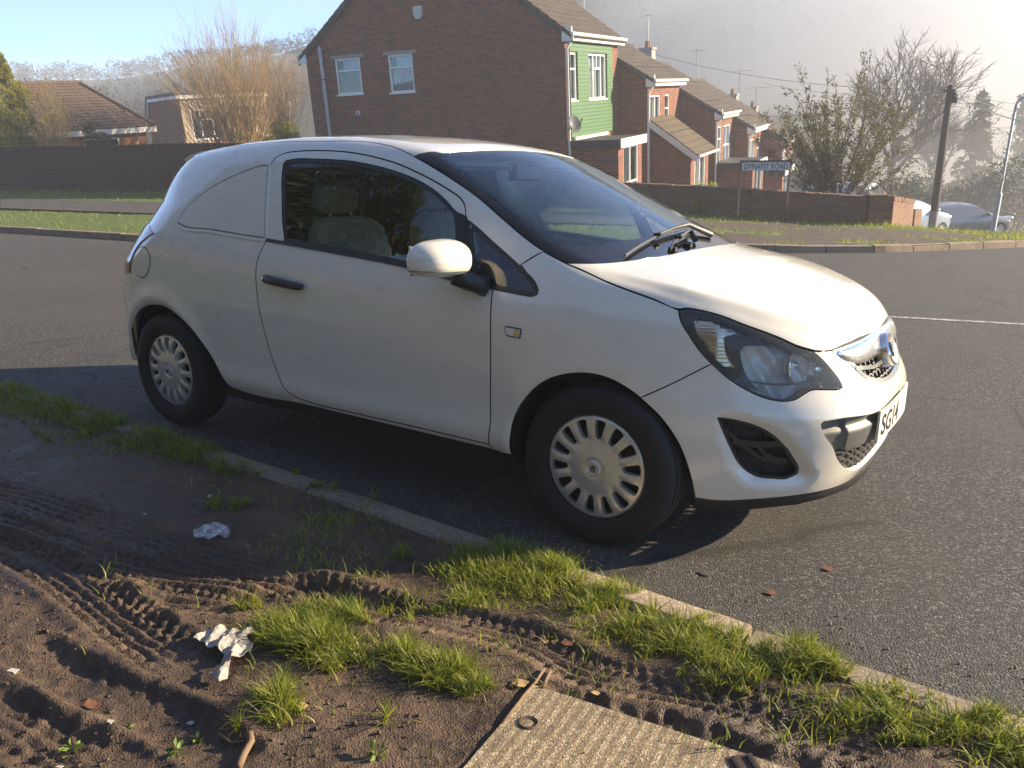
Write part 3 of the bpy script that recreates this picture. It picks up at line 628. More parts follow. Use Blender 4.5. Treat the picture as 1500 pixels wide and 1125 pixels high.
# lower grille: backing, honeycomb, grey beam
put('lower_grille_back',panel(lgu,[],ch_N,.04,off=-.09,flange=0),MAT['gap'],bumper)
beam_h=np.array([[2.085,0,.523],[2.081,-.271,.515],[2.001,-.485,.525],[1.958,-.541,.512],[1.962,-.535,.495],[1.99,-.487,.420],[2.0,-.462,.392],[2.05,-.28,.392],[2.06,0,.392]])
bh=to_uv(beam_h,ch_N);bh[0,0]=bh[-1,0]=0;bh=arc(np.concatenate([bh,(bh*[-1,1])[::-1][1:-1]]),.015)
def beamfn(uv,P,N):
    z=uv[:,1];o=-.012+.012*np.clip((z-.462)/.012,0,1)*0-.014*np.clip((.468-z)/.01,0,1)*0
    o=o+np.where(np.abs(uv[:,0])>.445,-.012,0)
    st=np.clip((z-.470)/.012,0,1);o=o-.016*st
    return P+o[:,None]*N,N
bmv=panel(inset(bh,.004),[],ch_N,.010,fn=beamfn,flange=.04);bmv=(bmv[0],bmv[1],renorm(bmv)[2])
put('plate_beam',bmv,MAT['greytrim'],bumper)
def honey(poly,cw,chh,off,thick,wall,z0):
    m=MB();umin,umax=poly[:,0].min(),poly[:,0].max();vmin,vmax=poly[:,1].min(),poly[:,1].max()
    rows=int((vmax-vmin)/chh)+2
    for r in range(rows):
        zc=z0-r*chh
        n=int((umax-umin)/cw)+3
        for i in range(n):
            uc=-(n//2)*cw+i*cw+(r%2)*cw/2
            seg=[(uc-cw/2,zc-chh*.15),(uc-cw*.42,zc+chh*.35),(uc-cw*.2,zc+chh*.5),(uc+cw*.2,zc+chh*.5),(uc+cw*.42,zc+chh*.35),(uc+cw/2,zc-chh*.15)]
            seg=arc(np.array(seg),.012,closed=False);k=inside(seg,poly)
            j=0
            while j<len(seg):
                if k[j]:
                    e=j
                    while e+1<len(seg) and k[e+1]: e+=1
                    if e-j>=1: V,F_=barn(seg[j:e+1],wall,off,thick);m.add(V,F_)
                    j=e+1
                else: j+=1
    return m
low_open=np.array([[2.0,-.462,.392],[2.003,-.455,.372],[2.017,-.402,.332],[2.031,-.323,.301],[2.045,-.2,.288],[2.05,0,.284]])
lo=to_uv(low_open,ch_N);lo[-1,0]=0;lo=np.concatenate([lo,(lo*[-1,1])[::-1][1:]]);lo=arc(lo,.02)
honey(inset(lo,-.004),.056,.034,-.016,.05,.007,.372).build('lower_grille_mesh',MAT['greytrim'],bumper)
# number plate
pu=np.linspace(-.262,.262,25);pz=[.402,.511];PV=[]
plane=lambda y,z:lift(np.array([[math.atan2(-y,2.08-AX_N),z]]),ch_N)[0]
PV=np.array([[plane(y,.511)*0+np.array([plane(y,.47)[0]+.006,y,z]) for y in pu] for z in pz])
V=np.concatenate([PV[0],PV[1],PV[0]-[.008,0,0],PV[1]-[.008,0,0]]);n=len(pu)
Fp=[(i,i+1,n+i+1,n+i) for i in range(n-1)]+[(2*n+i,3*n+i,3*n+i+1,2*n+i+1) for i in range(n-1)]+[(i,2*n+i,2*n+i+1,i+1) for i in range(n-1)]+[(n+i,n+i+1,3*n+i+1,3*n+i) for i in range(n-1)]+[(0,n,3*n,2*n),(n-1,3*n-1,4*n-1,2*n-1)]
m=MB();m.add(V,Fp);plate=m.build('number_plate',MAT['white_plate'],bumper)
def text_mesh(txt,size,fr,name,mat,parent,extrude=.001,bold=0.,sx=1.,width=None):
    c=bpy.data.curves.new(name,'FONT');c.body=txt;c.size=size;c.extrude=extrude;c.offset=bold;c.resolution_u=4
    o=bpy.data.objects.new(name,c);COL.objects.link(o);dg=bpy.context.evaluated_depsgraph_get();me=bpy.data.meshes.new_from_object(o.evaluated_get(dg))
    bpy.data.objects.remove(o);P=np.array([v.co[:] for v in me.vertices])
    w=np.ptp(P[:,0]);k=(width/w if width else sx);P[:,0]=(P[:,0]-P[:,0].min())*k
    P=fr(P)
    for v,p in zip(me.vertices,P): v.co=p
    me.update();return link(name,me,mat,parent)
def plate_fr(P):
    y=-.238+P[:,0];x=np.array([plane(min(max(yy,-.262),.262),.47)[0] for yy in np.linspace(-.262,.262,41)])
    xx=np.interp(y,np.linspace(-.262,.262,41),x)
    return np.c_[xx+.0068+P[:,2],y,.419+P[:,1]*1.0]
text_mesh('SG14',.105,plate_fr,'plate_lettering',MAT['ink'],plate,.0006,.0016,width=.262)
# upper grille
gu=to_uv(gr_low,ch_N);gu[-1,0]=0
gtop=to_uv(np.array([[1.946,-.446,.740],[1.973,-.348,.745],[1.985,-.24,.747],[1.994,-.12,.749],[1.998,0,.750]]),ch_N)
gpoly=arc(np.concatenate([gu,(gu*[-1,1])[::-1][1:],(gtop*[-1,1])[1:-1],gtop[::-1][:-1]]),.015)
gback=put('grille',panel(inset(gpoly,-.01),[],ch_N,.03,off=-.045,flange=0),MAT['gap'],car)
put('grille_frame',panel(inset(gpoly,-.002),[inset(gpoly,.012)],ch_N,.015,off=.002,flange=.03),MAT['chrome'],gback)
honey(inset(gpoly,.004),.052,.026,-.014,.03,.006,.668).build('grille_mesh',MAT['greytrim'],gback)
ctop=to_uv(np.array([[1.955,-.435,.738],[1.975,-.34,.742],[1.988,-.2,.745],[1.998,0,.748]]),ch_N)
cbot=to_uv(np.array([[1.965,-.425,.724],[2.0,-.355,.690],[2.018,-.28,.680],[2.035,-.15,.678],[2.04,0,.678]]),ch_N)
ctop[-1,0]=cbot[-1,0]=0
cp=np.concatenate([ctop,cbot[::-1]]);cp=np.concatenate([ctop,(ctop*[-1,1])[::-1][1:],(cbot*[-1,1]),cbot[::-1][1:]])
cpu=arc(cp,.012)
def barfn(uv,P,N):
    dd=dist_poly(uv,cpu);o=.003+.008*np.sqrt(np.clip(dd/.03,0,1)*(2-np.clip(dd/.03,0,1)));return P+o[:,None]*N,N
cb=panel(cpu,[],ch_N,.008,fn=barfn,flange=.03);put('chrome_bar',(cb[0],cb[1],renorm(cb)[2]),MAT['chrome'],gback)
m=MB();sx_=np.linspace(-.37,.37,40)
zz=np.interp(np.abs(sx_),[0,.2,.37],[.648,.650,.672])
V,F_=barn(np.c_[sx_,zz],.014,.004,.02);m.add(V,F_);m.build('chrome_strip',MAT['chrome'],gback)
bp0=lift(np.array([[0,.678]]),ch_N)[0];bn=grad(bp0[None])[0]
m=MB();m.lathe([(0,.016),(.045,.016),(.050,.020),(.058,.022),(.064,.016),(.066,-.03)],bp0+bn*.012,bn,40)
badge=m.build('badge',MAT['chrome'],gback,smooth=True,angle=40)
def relief(c,n,r,mat,parent,name='badge_emblem'):
    n=n/np.linalg.norm(n);a=np.array([0,0,1.])-n*n[2];a/=np.linalg.norm(a);s=np.cross(a,n);m=MB()
    for pts,w in(([(-.5,.1),(-.2,.45),(.2,.5),(.45,.2)],.13),([(-.45,-.25),(-.1,.1),(.3,.1),(.5,-.2)],.14),([(-.1,.1),(-.25,-.3),(.0,-.6)],.12),([(.15,.1),(.3,-.3),(.2,-.6)],.1)):
        P=[c+r*(x*s+y*a)+n*.002 for x,y in pts];m.tube(P,[r*w*.5,r*w,r*w,r*w*.4][:len(P)],8)
    return m.build(name,mat,parent,smooth=True)
relief(bp0+bn*.028,bn,.045,MAT['greytrim'],badge)
# headlights
hpoly=np.concatenate([hl,t3['hl_top'][1:-1][::-1]]);hu=arc(to_uv(hpoly,ch_N),.014)
bulbm=simple('lamp_glass',(.75,.74,.70),.1,.6)
for s,f_ in((1,lambda t:t),(-1,mir)):
    
    def hfn(uv,P,N): o=-.058+.010*np.sin(uv[:,0]*38+1.)*np.sin(uv[:,1]*46)+.004*np.sin(uv[:,0]*90-uv[:,1]*60);return P+o[:,None]*N,N
    hv=panel(inset(hu,-.002),[],ch_N,.010,fn=hfn,flange=0);housing=put('headlight',f_((hv[0],hv[1],renorm(hv)[2])),MAT['housing'],car)
    put('headlight_rim',f_(panel(inset(hu,.001),[inset(hu,.007)],ch_N,.02,off=-.006,flange=.055)),MAT['trim_dark'],housing)
    put('headlight_lens',f_(panel(inset(hu,.002),[],ch_N,.02,off=.0005,flange=.006)),MAT['lens'],housing)
    ind=arc(to_uv(t3['hl_ind'],ch_N),.01);comma=arc(to_uv(t3['hl_comma'],ch_N),.008)
    # dark outer bezel runs along the lower outline
    P=hl[:14];ub=to_uv(P,ch_N);inner=to_uv(t3['hl_ind'],ch_N)
    bz=np.concatenate([to_uv(hl[:11],ch_N),to_uv(t3['hl_comma'][12:15],ch_N)[0:3],to_uv(np.concatenate([t3['hl_ind'][9:],t3['hl_ind'][:2]]),ch_N),to_uv(t3['hl_top'][1:3][::-1],ch_N)])
    put('headlight_bezel',f_(panel(inset(arc(bz,.012),.006),[],ch_N,.02,off=-.022,flange=.012)),MAT['trim'],housing)
    put('lamp_surround',f_(panel(comma,[],ch_N,.015,off=-.018,flange=.03)),MAT['trim'],housing)
    def indfn(uv,P,N): o=-.030+.0012*np.sin(uv[:,1]*700)+.004*np.sin(uv[:,0]*50);return P+o[:,None]*N,N
    iv=panel(inset(ind,-.004),[],ch_N,.006,fn=indfn,flange=0);put('indicator_reflector',f_((iv[0],iv[1],renorm(iv)[2])),simple('indicator_reflector',(.80,.66,.50),.2,.85,var=.3,scale=60),housing)
    m=MB()
    for uvc,R in(((.635,.700),.062),((.52,.690),.060)):
        c=lift(np.array([uvc]),ch_N)[0]-grad(lift(np.array([uvc]),ch_N))[0]*.075;ax=np.array([.93,-.30,.10])
        m.lathe([(.012,-.0),(.03,.006),(R*.8,.028),(R,.055),(R*1.06,.055)],c,ax,28);m.lathe([(0,.045),(.010,.042),(.013,.030),(.013,0)],c,ax,14)
    V_s,F_s=barn(arc(to_uv(np.array([[1.745,-.662,.648],[1.80,-.62,.640],[1.88,-.565,.640],[1.955,-.49,.640]]),ch_N),.01,closed=False),.006,-.020,.02)
    ms=MB();ms.add(V_s*[1,s,1],F_s);ms.build('lamp_shelf',MAT['greytrim'],housing)
    V=np.array(m.v)*[1,s,1];o=link('lamp_reflector',mesh_np('lamp_reflector',V,m.f,smooth=True),MAT['chrome'],housing)
# rear lamps
tl=np.array([[-1.256,-.832,1.005],[-1.329,-.836,.977],[-1.414,-.837,.928],[-1.467,-.839,.863],[-1.50,-.836,.79],[-1.60,-.8,.78],[-1.70,-.74,.80],[-1.76,-.66,.86],[-1.74,-.64,.93],[-1.64,-.70,1.0],[-1.45,-.78,1.04]])
tlu=arc(np.clip(to_uv(tl,ch_Q),-1.5,1.5),.02)
for f_ in((lambda t:t),mir): put('tail_light',f_(panel(tlu,[],ch_Q,.03,off=.006,flange=.012)),MAT['red_lens'],car)
# spoiler
m=MB();V=[]
for y in np.linspace(-.50,.50,21):
    xr=-1.60+.66*y*y;p=snapT(xr+.16,y);zt=p[2];V+=[(xr+.16,y,zt+.004),(xr+.06,y,zt-.012),(xr,y,zt-.034),(xr+.012,y,zt-.050),(xr+.20,y,zt-.06)]
V=np.array(V).reshape(21,5,3);m.add(V.reshape(-1,3),[(i*5+j,i*5+j+1,(i+1)*5+j+1,(i+1)*5+j) for i in range(20) for j in range(4)]+[(0,1,2,3,4),(100,104,103,102,101)])
m.build('spoiler',MAT['paint'],car,smooth=True,angle=30)
# door mirrors
def mirror(sd):
    m=MB();nu,nv=40,24;V=[];C0=np.array([.700,-.968,1.003])
    for i in range(nv+1):
        ph=-math.pi/2+math.pi*i/nv
        for j in range(nu):
            th=2*math.pi*j/nu
            cx=math.cos(ph)*math.cos(th);cy=math.cos(ph)*math.sin(th);cz=math.sin(ph)
            sg=lambda v,e:math.copysign(abs(v)**e,v)
            x=.105*(sg(cx,.9) if cx>0 else .30*sg(cx,.6));y=.118*sg(cy,.68);z=.072*sg(cz,.85) if cz>0 else .062*sg(cz,.6)
            x-=.25*abs(y)*0+.35*(y*0);z+=-.05*y*0
            z*=1+.9*(y) if True else 1
            x+=.18*(y)    # swept back towards the outer end
            V.append(C0+np.array([x-.02,y,z]))
    F_=[(i*nu+j,i*nu+(j+1)%nu,(i+1)*nu+(j+1)%nu,(i+1)*nu+j) for i in range(nv) for j in range(nu)]
    sh=MB();sh.add(np.array(V)*[1,sd,1],F_);hs=sh.build('door_mirror',MAT['paint'],car,smooth=True)
    a=MB();P=np.array([[.735,-.93,.948],[.765,-.895,.930],[.785,-.865,.915],[.800,-.835,.905]])*[1,sd,1];a.tube(P,[.036,.036,.033,.04],14);a.build('mirror_arm',MAT['trim'],hs,smooth=True)
    g=MB();g.box(np.array([.640,-.968,1.003])*[1,sd,1],(.004,.19,.105));g.build('mirror_glass',MAT['chrome'],hs)
    ri=int(nv*.40);ring=[(np.array(V[ri*nu+j])-C0)*1.004+C0 for j in range(nu)];ring.append(ring[0]);sm=MB();sm.tube(np.array(ring)*[1,sd,1],.0022,5);sm.build('mirror_seam',MAT['groove'],hs)
    return hs
mirror(1);mirror(-1)
# wheels
def tyre_profile():
    return [(.190,-.050),(.194,-.078),(.215,-.093),(.250,-.095),(.275,-.088),(.289,-.076),(.294,-.066),(.2945,-.052),(.288,-.050),(.288,-.044),(.297,-.042),(.298,-.016),(.290,-.014),(.290,-.006),(.298,-.004),(.298,.020),(.290,.022),(.290,.030),(.297,.032),(.2955,.055),(.288,.074),(.272,.090),(.245,.095),(.200,.085)]
def wheel(x,sd,steer=0.,roll=0.):
    w=empty('wheel',(x,sd*-.742,.2975),(0,roll,steer));w.parent=car
    # geometry in wheel space: outer side is -y for the right wheels
    m=MB();m.lathe([(r,h) for r,h in tyre_profile()],(0,0,0),(0,sd,0),72);m.build('tyre',MAT['rubber'],w,smooth=True,angle=35)
    m=MB();m.lathe([(.0,-.035),(.14,-.03),(.185,-.02),(.195,-.065),(.195,.08)],(0,0,0),(0,sd,0),40);m.build('steel_rim',MAT['gap'],w,smooth=True)
    n=14;out=np.array([(.1915*math.cos(t),.1915*math.sin(t)) for t in np.linspace(0,2*math.pi,113)[:-1]]);holes=[]
    for k in range(n):
        a=2*math.pi*(k+.5)/n
        pr=[(.112,-.0105),(.106,0),(.112,.0105),(.140,.0165),(.168,.0205),(.1745,.016),(.1765,0),(.1745,-.016),(.168,-.0205),(.140,-.0165)]
        h=np.array([(r*math.cos(a)-s*math.sin(a),r*math.sin(a)+s*math.cos(a)) for r,s in pr]);holes.append(arc(h,.006))
    uv,F_=cdt(out,holes,.008)
    def prof(r): return np.interp(r,[0,.026,.030,.045,.07,.10,.125,.150,.172,.180,.188,.1915],[.0,.0,.004,.006,.003,-.002,-.001,-.002,-.006,-.006,-.009,-.016])
    r=np.hypot(*uv.T);ang=np.arctan2(uv[:,1],uv[:,0]);sp=np.cos(ang*n)     # spokes between the slots stand proud
    hh=prof(r)+.0035*np.clip((r-.09)/.03,0,1)*np.clip((.178-r)/.02,0,1)*sp
    V=np.c_[uv[:,0],-(.082+hh),uv[:,1]];
    nn=np.cross(V[F_[:,1]]-V[F_[:,0]],V[F_[:,2]]-V[F_[:,0]]);fl=nn[:,1]>0;F_[fl]=F_[fl][:,[0,2,1]]
    E=bound_edges(F_);b=len(V);ids={k:b+i for i,k in enumerate(sorted({k for e in E for k in e}))}
    V2=np.array([V[k]+[0,.022,0] for k in sorted(ids)]);
    Fl=[tuple(f) for f in F_]+[(bb,aa,ids[aa],ids[bb]) for aa,bb in E]
    me=mesh_np('hubcap',np.concatenate([V,V2])*[1,sd,1],[f if sd==1 else f[::-1] for f in Fl],smooth=True);me.set_sharp_from_angle(angle=math.radians(40))
    hc=link('hubcap',me,MAT['silver'],w)
    m=MB();m.lathe([(0,.006),(.022,.006),(.025,.009),(.0285,.007),(.029,0)],(0,-sd*.083,0),(0,-sd,0),28);bd=m.build('hub_badge',MAT['silver'],hc,smooth=True,angle=40)
    relief(np.array([0,-sd*.091,0]),np.array([0,-sd*1.,0]),.02,MAT['greytrim'],bd,'hub_emblem')
    return w
wheel(1.268,1,.04,.1);wheel(1.268,-1,.04,.5);wheel(-1.2555,1,0,.9);wheel(-1.2555,-1,0,.2)
# wheel housings, floor pan
m=MB()
for xc,R in((1.29,.375),(-1.2555,.365)):
    for sd in(1,-1):
        n=28;V=[]
        for t in np.linspace(math.radians(-35),math.radians(215),n): 
            x_,z_=xc+R*math.cos(t),.29+R*math.sin(t);yo=max(.55,-lift(np.array([[x_,max(z_,.27)]]),ch_S)[0,1]-.035);V+=[(x_,-sd*yo,max(z_,.235)),(x_,-sd*.50,max(z_,.235))]
        m.add(V,[(2*i,2*i+1,2*i+3,2*i+2) for i in range(n-1)])
        m.add([V[2*i+1] for i in range(n)],[tuple(range(n))])
m.box((0.0,0,.235),(1.75,1.50,.06));m.box((0,0,.25),(3.3,.95,.10));m.box((-1.62,0,.34),(.25,1.2,.2));m.box((1.66,0,.35),(.42,1.0,.24))
m.box((1.45,0,.52),(.9,.92,.3))
m.build('underbody',MAT['gap'],car)
# black ribbons close behind the panel gaps, standing in for the shade inside
def ribbon(P,w=.02,dep=.0085):
    P=np.asarray(P,float);N=grad(P);T=np.gradient(P,axis=0);T/=np.maximum(np.linalg.norm(T,axis=1,keepdims=True),1e-9);S=np.cross(N,T);a=P-dep*N+w*S;b=P-dep*N-w*S
    V=np.stack([a,b],1).reshape(-1,3);return V,[(2*i,2*i+1,2*i+3,2*i+2) for i in range(len(P)-1)]
m=MB()
def seam(P,ch,closed=False):
    L=lift(arc(to_uv(np.asarray(P),ch),.025,closed=closed),ch)
    for s in(1,-1): V,F_=ribbon(L);m.add(V*[1,s,1],F_)
seam(np.concatenate([d[iq-1:],d[:ip+1]]),ch_S);seam(bse,ch_S);seam(t3['pillar_seam'],ch_S);seam(bsd,ch_S);seam(top1,ch_T);seam(hl[:kh+2],ch_S);seam(np.concatenate([t3['hl_top'],bfr[1:2].repeat(1,0)@np.eye(2,3)+[0,0,.74]]),ch_N)
seam(np.c_[bfr,np.zeros(len(bfr))],ch_T);seam(np.c_[brr,np.zeros(len(brr))],ch_T);seam(t3['ws_right'],ch_T)
m.build('gap_shade_strip',MAT['gap'],car)
# inside
m=MB();m.box((.2,0,.30),(1.7,1.4,.06));m.box((-.60,0,.80),(.04,1.30,1.0));m.box((.98,0,.55),(.06,1.3,.5))
for s in(1,-1): m.box((.2,s*.775,.60),(1.2,.04,.55))
m.build('cabin_floor',MAT['inner'],car)
dp=[(.55,.62),(.58,.84),(.66,.925),(.80,.945),(.95,.945),(1.12,.94),(1.20,.90),(1.2,.55)]
m=MB();m.prism(dp,-.72,.72,fr=lambda P:np.c_[P[:,0],P[:,2],P[:,1]]);
m.tube([(.60,-.36+.16*math.cos(t),.93+.045*math.sin(t)) for t in np.linspace(0,math.pi,12)],.05,10)
m.build('dashboard',MAT['inner'],car,smooth=False)
m=MB();c=np.array([.50,-.36,.90]);ax=np.array([-.85,0,.5]);ax/=np.linalg.norm(ax);u=np.array([0,1.,0]);w=np.cross(ax,u)
m.tube([c+.18*(math.cos(t)*u+math.sin(t)*w) for t in np.linspace(0,2*math.pi,33)],.014,8);m.tube([c-.17*u,c,c+.17*u],.018,8);m.tube([c,c+[.12,0,-.07]],.03,8)
m.build('steering_wheel',MAT['inner'],car,smooth=True)
lining=panel(inset(roof_uv,.03),[],ch_T,.09,off=-.035,flange=0);put('roof_lining',(lining[0],lining[1][:,::-1],-lining[2]),MAT['headliner'],car)
for s in(1,-1):
    m=MB();m.box((.36,s*.33,1.355),(.16,.40,.02),rot=np.array([[math.cos(.35),0,math.sin(.35)],[0,1,0],[-math.sin(.35),0,math.cos(.35)]]));m.build('sun_visor',MAT['headliner'],car)
m=MB();m.box((.42,0.0,1.31),(.035,.22,.07));mm=m.build('rear_view_mirror',MAT['trim'],car)
m=MB();m.box((.4405,0,1.31),(.004,.20,.055));m.build('mirror_back',simple('mirror_housing',(.55,.55,.5),.4),mm)
def superbox(m,c,h,e=.45,n=28,k=16,shear=0.):
    V=[]
    sg=lambda v,p:math.copysign(abs(v)**p,v)
    for i in range(k+1):
        ph=-math.pi/2+math.pi*i/k
        for j in range(n):
            th=2*math.pi*j/n;x=sg(math.cos(ph),e)*sg(math.cos(th),e)*h[0];y=sg(math.cos(ph),e)*sg(math.sin(th),e)*h[1];z=sg(math.sin(ph),e)*h[2];V.append((c[0]+x-shear*z,c[1]+y,c[2]+z))
    m.add(V,[(i*n+j,i*n+(j+1)%n,(i+1)*n+(j+1)%n,(i+1)*n+j) for i in range(k) for j in range(n)])
for s in(1,-1):
    m=MB();superbox(m,(-.10,s*.36,.46),(.28,.25,.10));superbox(m,(-.33,s*.36,.80),(.09,.235,.30),.5,shear=.22);st=m.build('seat',MAT['fabric'],car,smooth=True)
    for q in(-.07,.07):
        m=MB();m.tube([(-.42,s*.36+q,1.06),(-.43,s*.36+q,1.15)],.007,8);m.build('headrest_post',MAT['chrome'],st)
    m=MB();superbox(m,(-.45,s*.36,1.18),(.05,.13,.07),.6);m.build('headrest',MAT['fabric'],st,smooth=True)
# wipers
def wiper(P,rb):
    P=np.array(P);N=grad(P);m=MB();Q=P+N*.014;m.tube(Q,[.0045]*len(Q),8);m.tube(P+N*.007,[.003]*len(P),6)
    k2=len(Q)//2;A=np.array([Q[k2]+N[k2]*.008,Q[k2]*.5+Q[-1]*.5+N[-1]*.016,Q[-1]+N[-1]*.012,rb]);m.tube(A,[.006,.008,.009,.013],8)
    m.box(Q[k2]+N[k2]*.006,(.03,.03,.012))
    return m.build('wiper',MAT['trim'],car,smooth=True,angle=40)
w1=t3['wip1'];wiper(lift(arc(w1[:,:2],.03,closed=False),ch_T),snapT(1.215,.30)+[0,0,.012])
wiper(lift(arc(t3['wip2'][:,:2],.03,closed=False),ch_T),snapT(1.255,.02)+[0,0,.012])
for y in(-.25,-.1):
    m=MB();p=snapT(1.275,y);m.box(p+[0,0,.006],(.03,.022,.014));m.build('washer_jet',MAT['trim'],car)
# ================= ground, road, kerbs, verges
def road_mat():
    k=NT('asphalt');v=k.coord()
    st=k.voro(v,150.,out='Distance');st2=k.voro(v,150.,out='Color')
    n=k.noise(v,.9,5,.6);n2=k.noise(k.mapping(v,(1,.25,1)),3.,4,.6)
    sp=k.n('ShaderNodeSeparateColor');k.l(st2,sp.inputs[0])
    c=k.ramp(sp.outputs[0],[(0,(.010,.0102,.0106)),(.5,(.032,.031,.030)),(.82,(.080,.075,.069)),(1,(.27,.25,.22))])
    c=k.mix(k.ramp(n,[(.38,0.),(.7,.55)]),c,(.062,.056,.049))
    c=k.mix(k.ramp(n2,[(.48,0.),(.72,.5)]),c,(.028,.027,.027));n4=k.noise(v,.22,3,.5);c=k.mix(k.ramp(n4,[(.42,0.),(.6,.35)]),c,(.080,.073,.065));cr=k.voro(k.mix(.18,v,k.noise(v,1.6,4,out='Color'),'ADD'),.33,feature='DISTANCE_TO_EDGE');c=k.mix(k.math('MULTIPLY',k.ramp(cr,[(.002,1.),(.006,0.)]),k.ramp(n,[(.45,0.),(.6,.8)])),c,(.012,.012,.012))
    b=k.bsdf(c,.82);h=k.ramp(st,[(0,1.),(.62,0.)])
    k.bump(b,h,.9,.006);return k.m
MAT['road']=road_mat()
def P3(x,y,z): return tow(np.stack([x,y,z],-1))
def grid_mesh(X,Y,Z,name,mat,kind='structure',smooth=True,attr=None,frame=True):
    ny,nx=X.shape;V=np.stack([X,Y,Z],-1).reshape(-1,3)
    if frame: V=tow(V)
    i=np.arange(ny*nx).reshape(ny,nx);Fq=np.stack([i[:-1,:-1],i[:-1,1:],i[1:,1:],i[1:,:-1]],-1).reshape(-1,4)
    a,b=V[Fq[0,1]]-V[Fq[0,0]],V[Fq[0,2]]-V[Fq[0,0]]
    if np.cross(a,b)[2]<0:Fq=Fq[:,::-1]
    me=mesh_np(name,V,np.ascontiguousarray(Fq),smooth=smooth)
    if attr is not None:
        for kx,val in attr.items():
            at_=me.attributes.new(kx,'FLOAT','POINT');at_.data.foreach_set('value',np.asarray(val,np.float32).ravel())
    return link(name,me,mat,None,kind)
KE=-1.05      # road edge at the near kerb
gx=np.linspace(-60,60,121);gy=np.linspace(KE-.02,75,100);X,Y=np.meshgrid(gx,gy)
grid_mesh(X,Y,np.zeros_like(X)-.13*np.maximum(Y-21,0)*np.clip((Y-21)/6,0,1),'road',MAT['road'])
# worn white line
def paint_mat():
    k=NT('road_paint');v=k.coord();n=k.noise(v,22.,5,.7);c=k.mix(k.ramp(n,[(.42,1.),(.55,0.)]),(.55,.53,.48),(.09,.085,.08));b=k.bsdf(c,.8);k.bump(b,k.voro(v,150.),.6,.004);return k.m
m=MB();m.add(tow(np.array([[.95,5.18,.004],[2.35,5.57,.004],[2.35,5.66,.004],[.95,5.27,.004]])),[(0,1,2,3)])
m.add(tow(np.array([[5.0,6.3,.004],[8.0,7.15,.004],[8.0,7.25,.004],[5.0,6.4,.004]])),[(0,1,2,3)])
m.build('road_marking',paint_mat(),kind='structure')
# manhole-like patch edges and a few crushed leaves are scattered further down
# ---- near kerb
def stone_mat(name,a,b_,sc=30.,bump=.6):
    k=NT(name);v=k.coord();n=k.noise(v,sc,6,.7);n2=k.noise(v,2.5,4);c=k.mix(k.ramp(n,[(.3,0.),(.7,1.)]),a,b_);c=k.mix(k.ramp(n2,[(.45,0.),(.7,.6)]),c,(.11,.085,.06))
    vo=k.voro(v,160.,out='Color');s=k.n('ShaderNodeSeparateColor');k.l(vo,s.inputs[0]);c=k.mix(k.ramp(s.outputs[0],[(.75,0.),(1.,.5)]),c,(.55,.47,.36))
    b=k.bsdf(c,.9);k.bump(b,n,bump,.006);return k.m
MAT['kerb']=stone_mat('kerb_stone',(.19,.142,.098),(.28,.222,.163))
def kerb_y(x): return -1.055-.012*(x+2)/1.0*.9 if False else np.interp(x,[-6,-2.2,.2,1.3,2.3,6],[-1.01,-1.02,-1.04,-1.09,-1.13,-1.2])
m=MB();x=-9.0
while x<7:
    L=.914;n=12;xs=np.linspace(x+.008,x+L-.008,n);prof=[(0,-.05),(0.0,.048),(-.018,.066),(-.11,.070),(-.125,.05),(-.125,-.05)]
    V=[];jz=RNG.normal(0,.004);jy=RNG.normal(0,.004)
    for xx in xs:
        y0=float(kerb_y(xx))+jy
        chip=.007*vnoise(xx*9,3.)
        for dy,z in prof: V.append((xx,y0+dy-(chip if dy==0 else 0),z+jz-(chip*.7 if z>.045 else 0)))
    k_=len(prof);m.add(tow(np.array(V)),[(i*k_+j,i*k_+j+1,(i+1)*k_+j+1,(i+1)*k_+j) for i in range(n-1) for j in range(k_-1)]+[tuple(range(k_)),tuple((n-1)*k_+j for j in range(k_))]);x+=L
m.build('kerb',MAT['kerb'],smooth=True,angle=50,kind='structure')
# ---- muddy verge with tyre tracks
def gxy(pts,z=.05):
    out=[]
    a=cam_axes()
    for u,v in pts:
        r=a[2]+(u-750)/FPX*a[0]-(v-562.5)/FPX*a[1];out.append((CAMQ[:3]+r*((z-CAMQ[2])/r[2]))[:2])
    return np.array(out)
TRK=[ # photo trace, width, depth, lug pitch, rib amount, lug amount
 ([(-120,735),(0,767),(167,827),(320,852),(470,868),(560,872)],.17,.022,.045,.010,.004),
 ([(-100,700),(0,722),(150,765),(300,815),(420,842)],.16,.016,.05,.009,.002),
 ([(-60,775),(40,812),(120,862),(200,925),(275,975)],.17,.028,.050,.009,.012),
 ([(20,945),(60,968),(133,1007),(200,1034),(262,1062),(320,1100),(360,1140)],.13,.036,.07,.0,.004),
 ([(-60,1030),(0,1055),(70,1090),(140,1130)],.15,.030,.06,.006,.006),
 ([(187,867),(333,881),(450,864),(578,895),(700,918),(780,942),(850,978),(1000,1008),(1130,1038),(1250,1085),(1340,1130)],.14,.020,.034,.005,.006),
 ([(380,852),(500,862),(560,880),(640,905)],.10,.016,.035,.003,.012),
 ([(420,690),(520,735),(600,770),(640,800)],.14,.014,.05,.008,.002),
 ([(330,640),(450,705),(560,760)],.13,.012,.05,.008,.001),
 ([(300,770),(420,800),(520,830),(600,835)],.12,.012,.05,.007,.002),
 ([(900,1000),(1050,1030),(1200,1085),(1300,1120)],.12,.016,.045,.004,.008),
 ([(1300,1060),(1400,1100),(1500,1140)],.12,.014,.05,.004,.008),
]
SLAB=gxy([(688,1112),(773,1013),(835,1011),(1000,1062),(1190,1112),(1260,1150)],.055)
slab_u=(SLAB[0]-SLAB[1])/np.linalg.norm(SLAB[0]-SLAB[1])
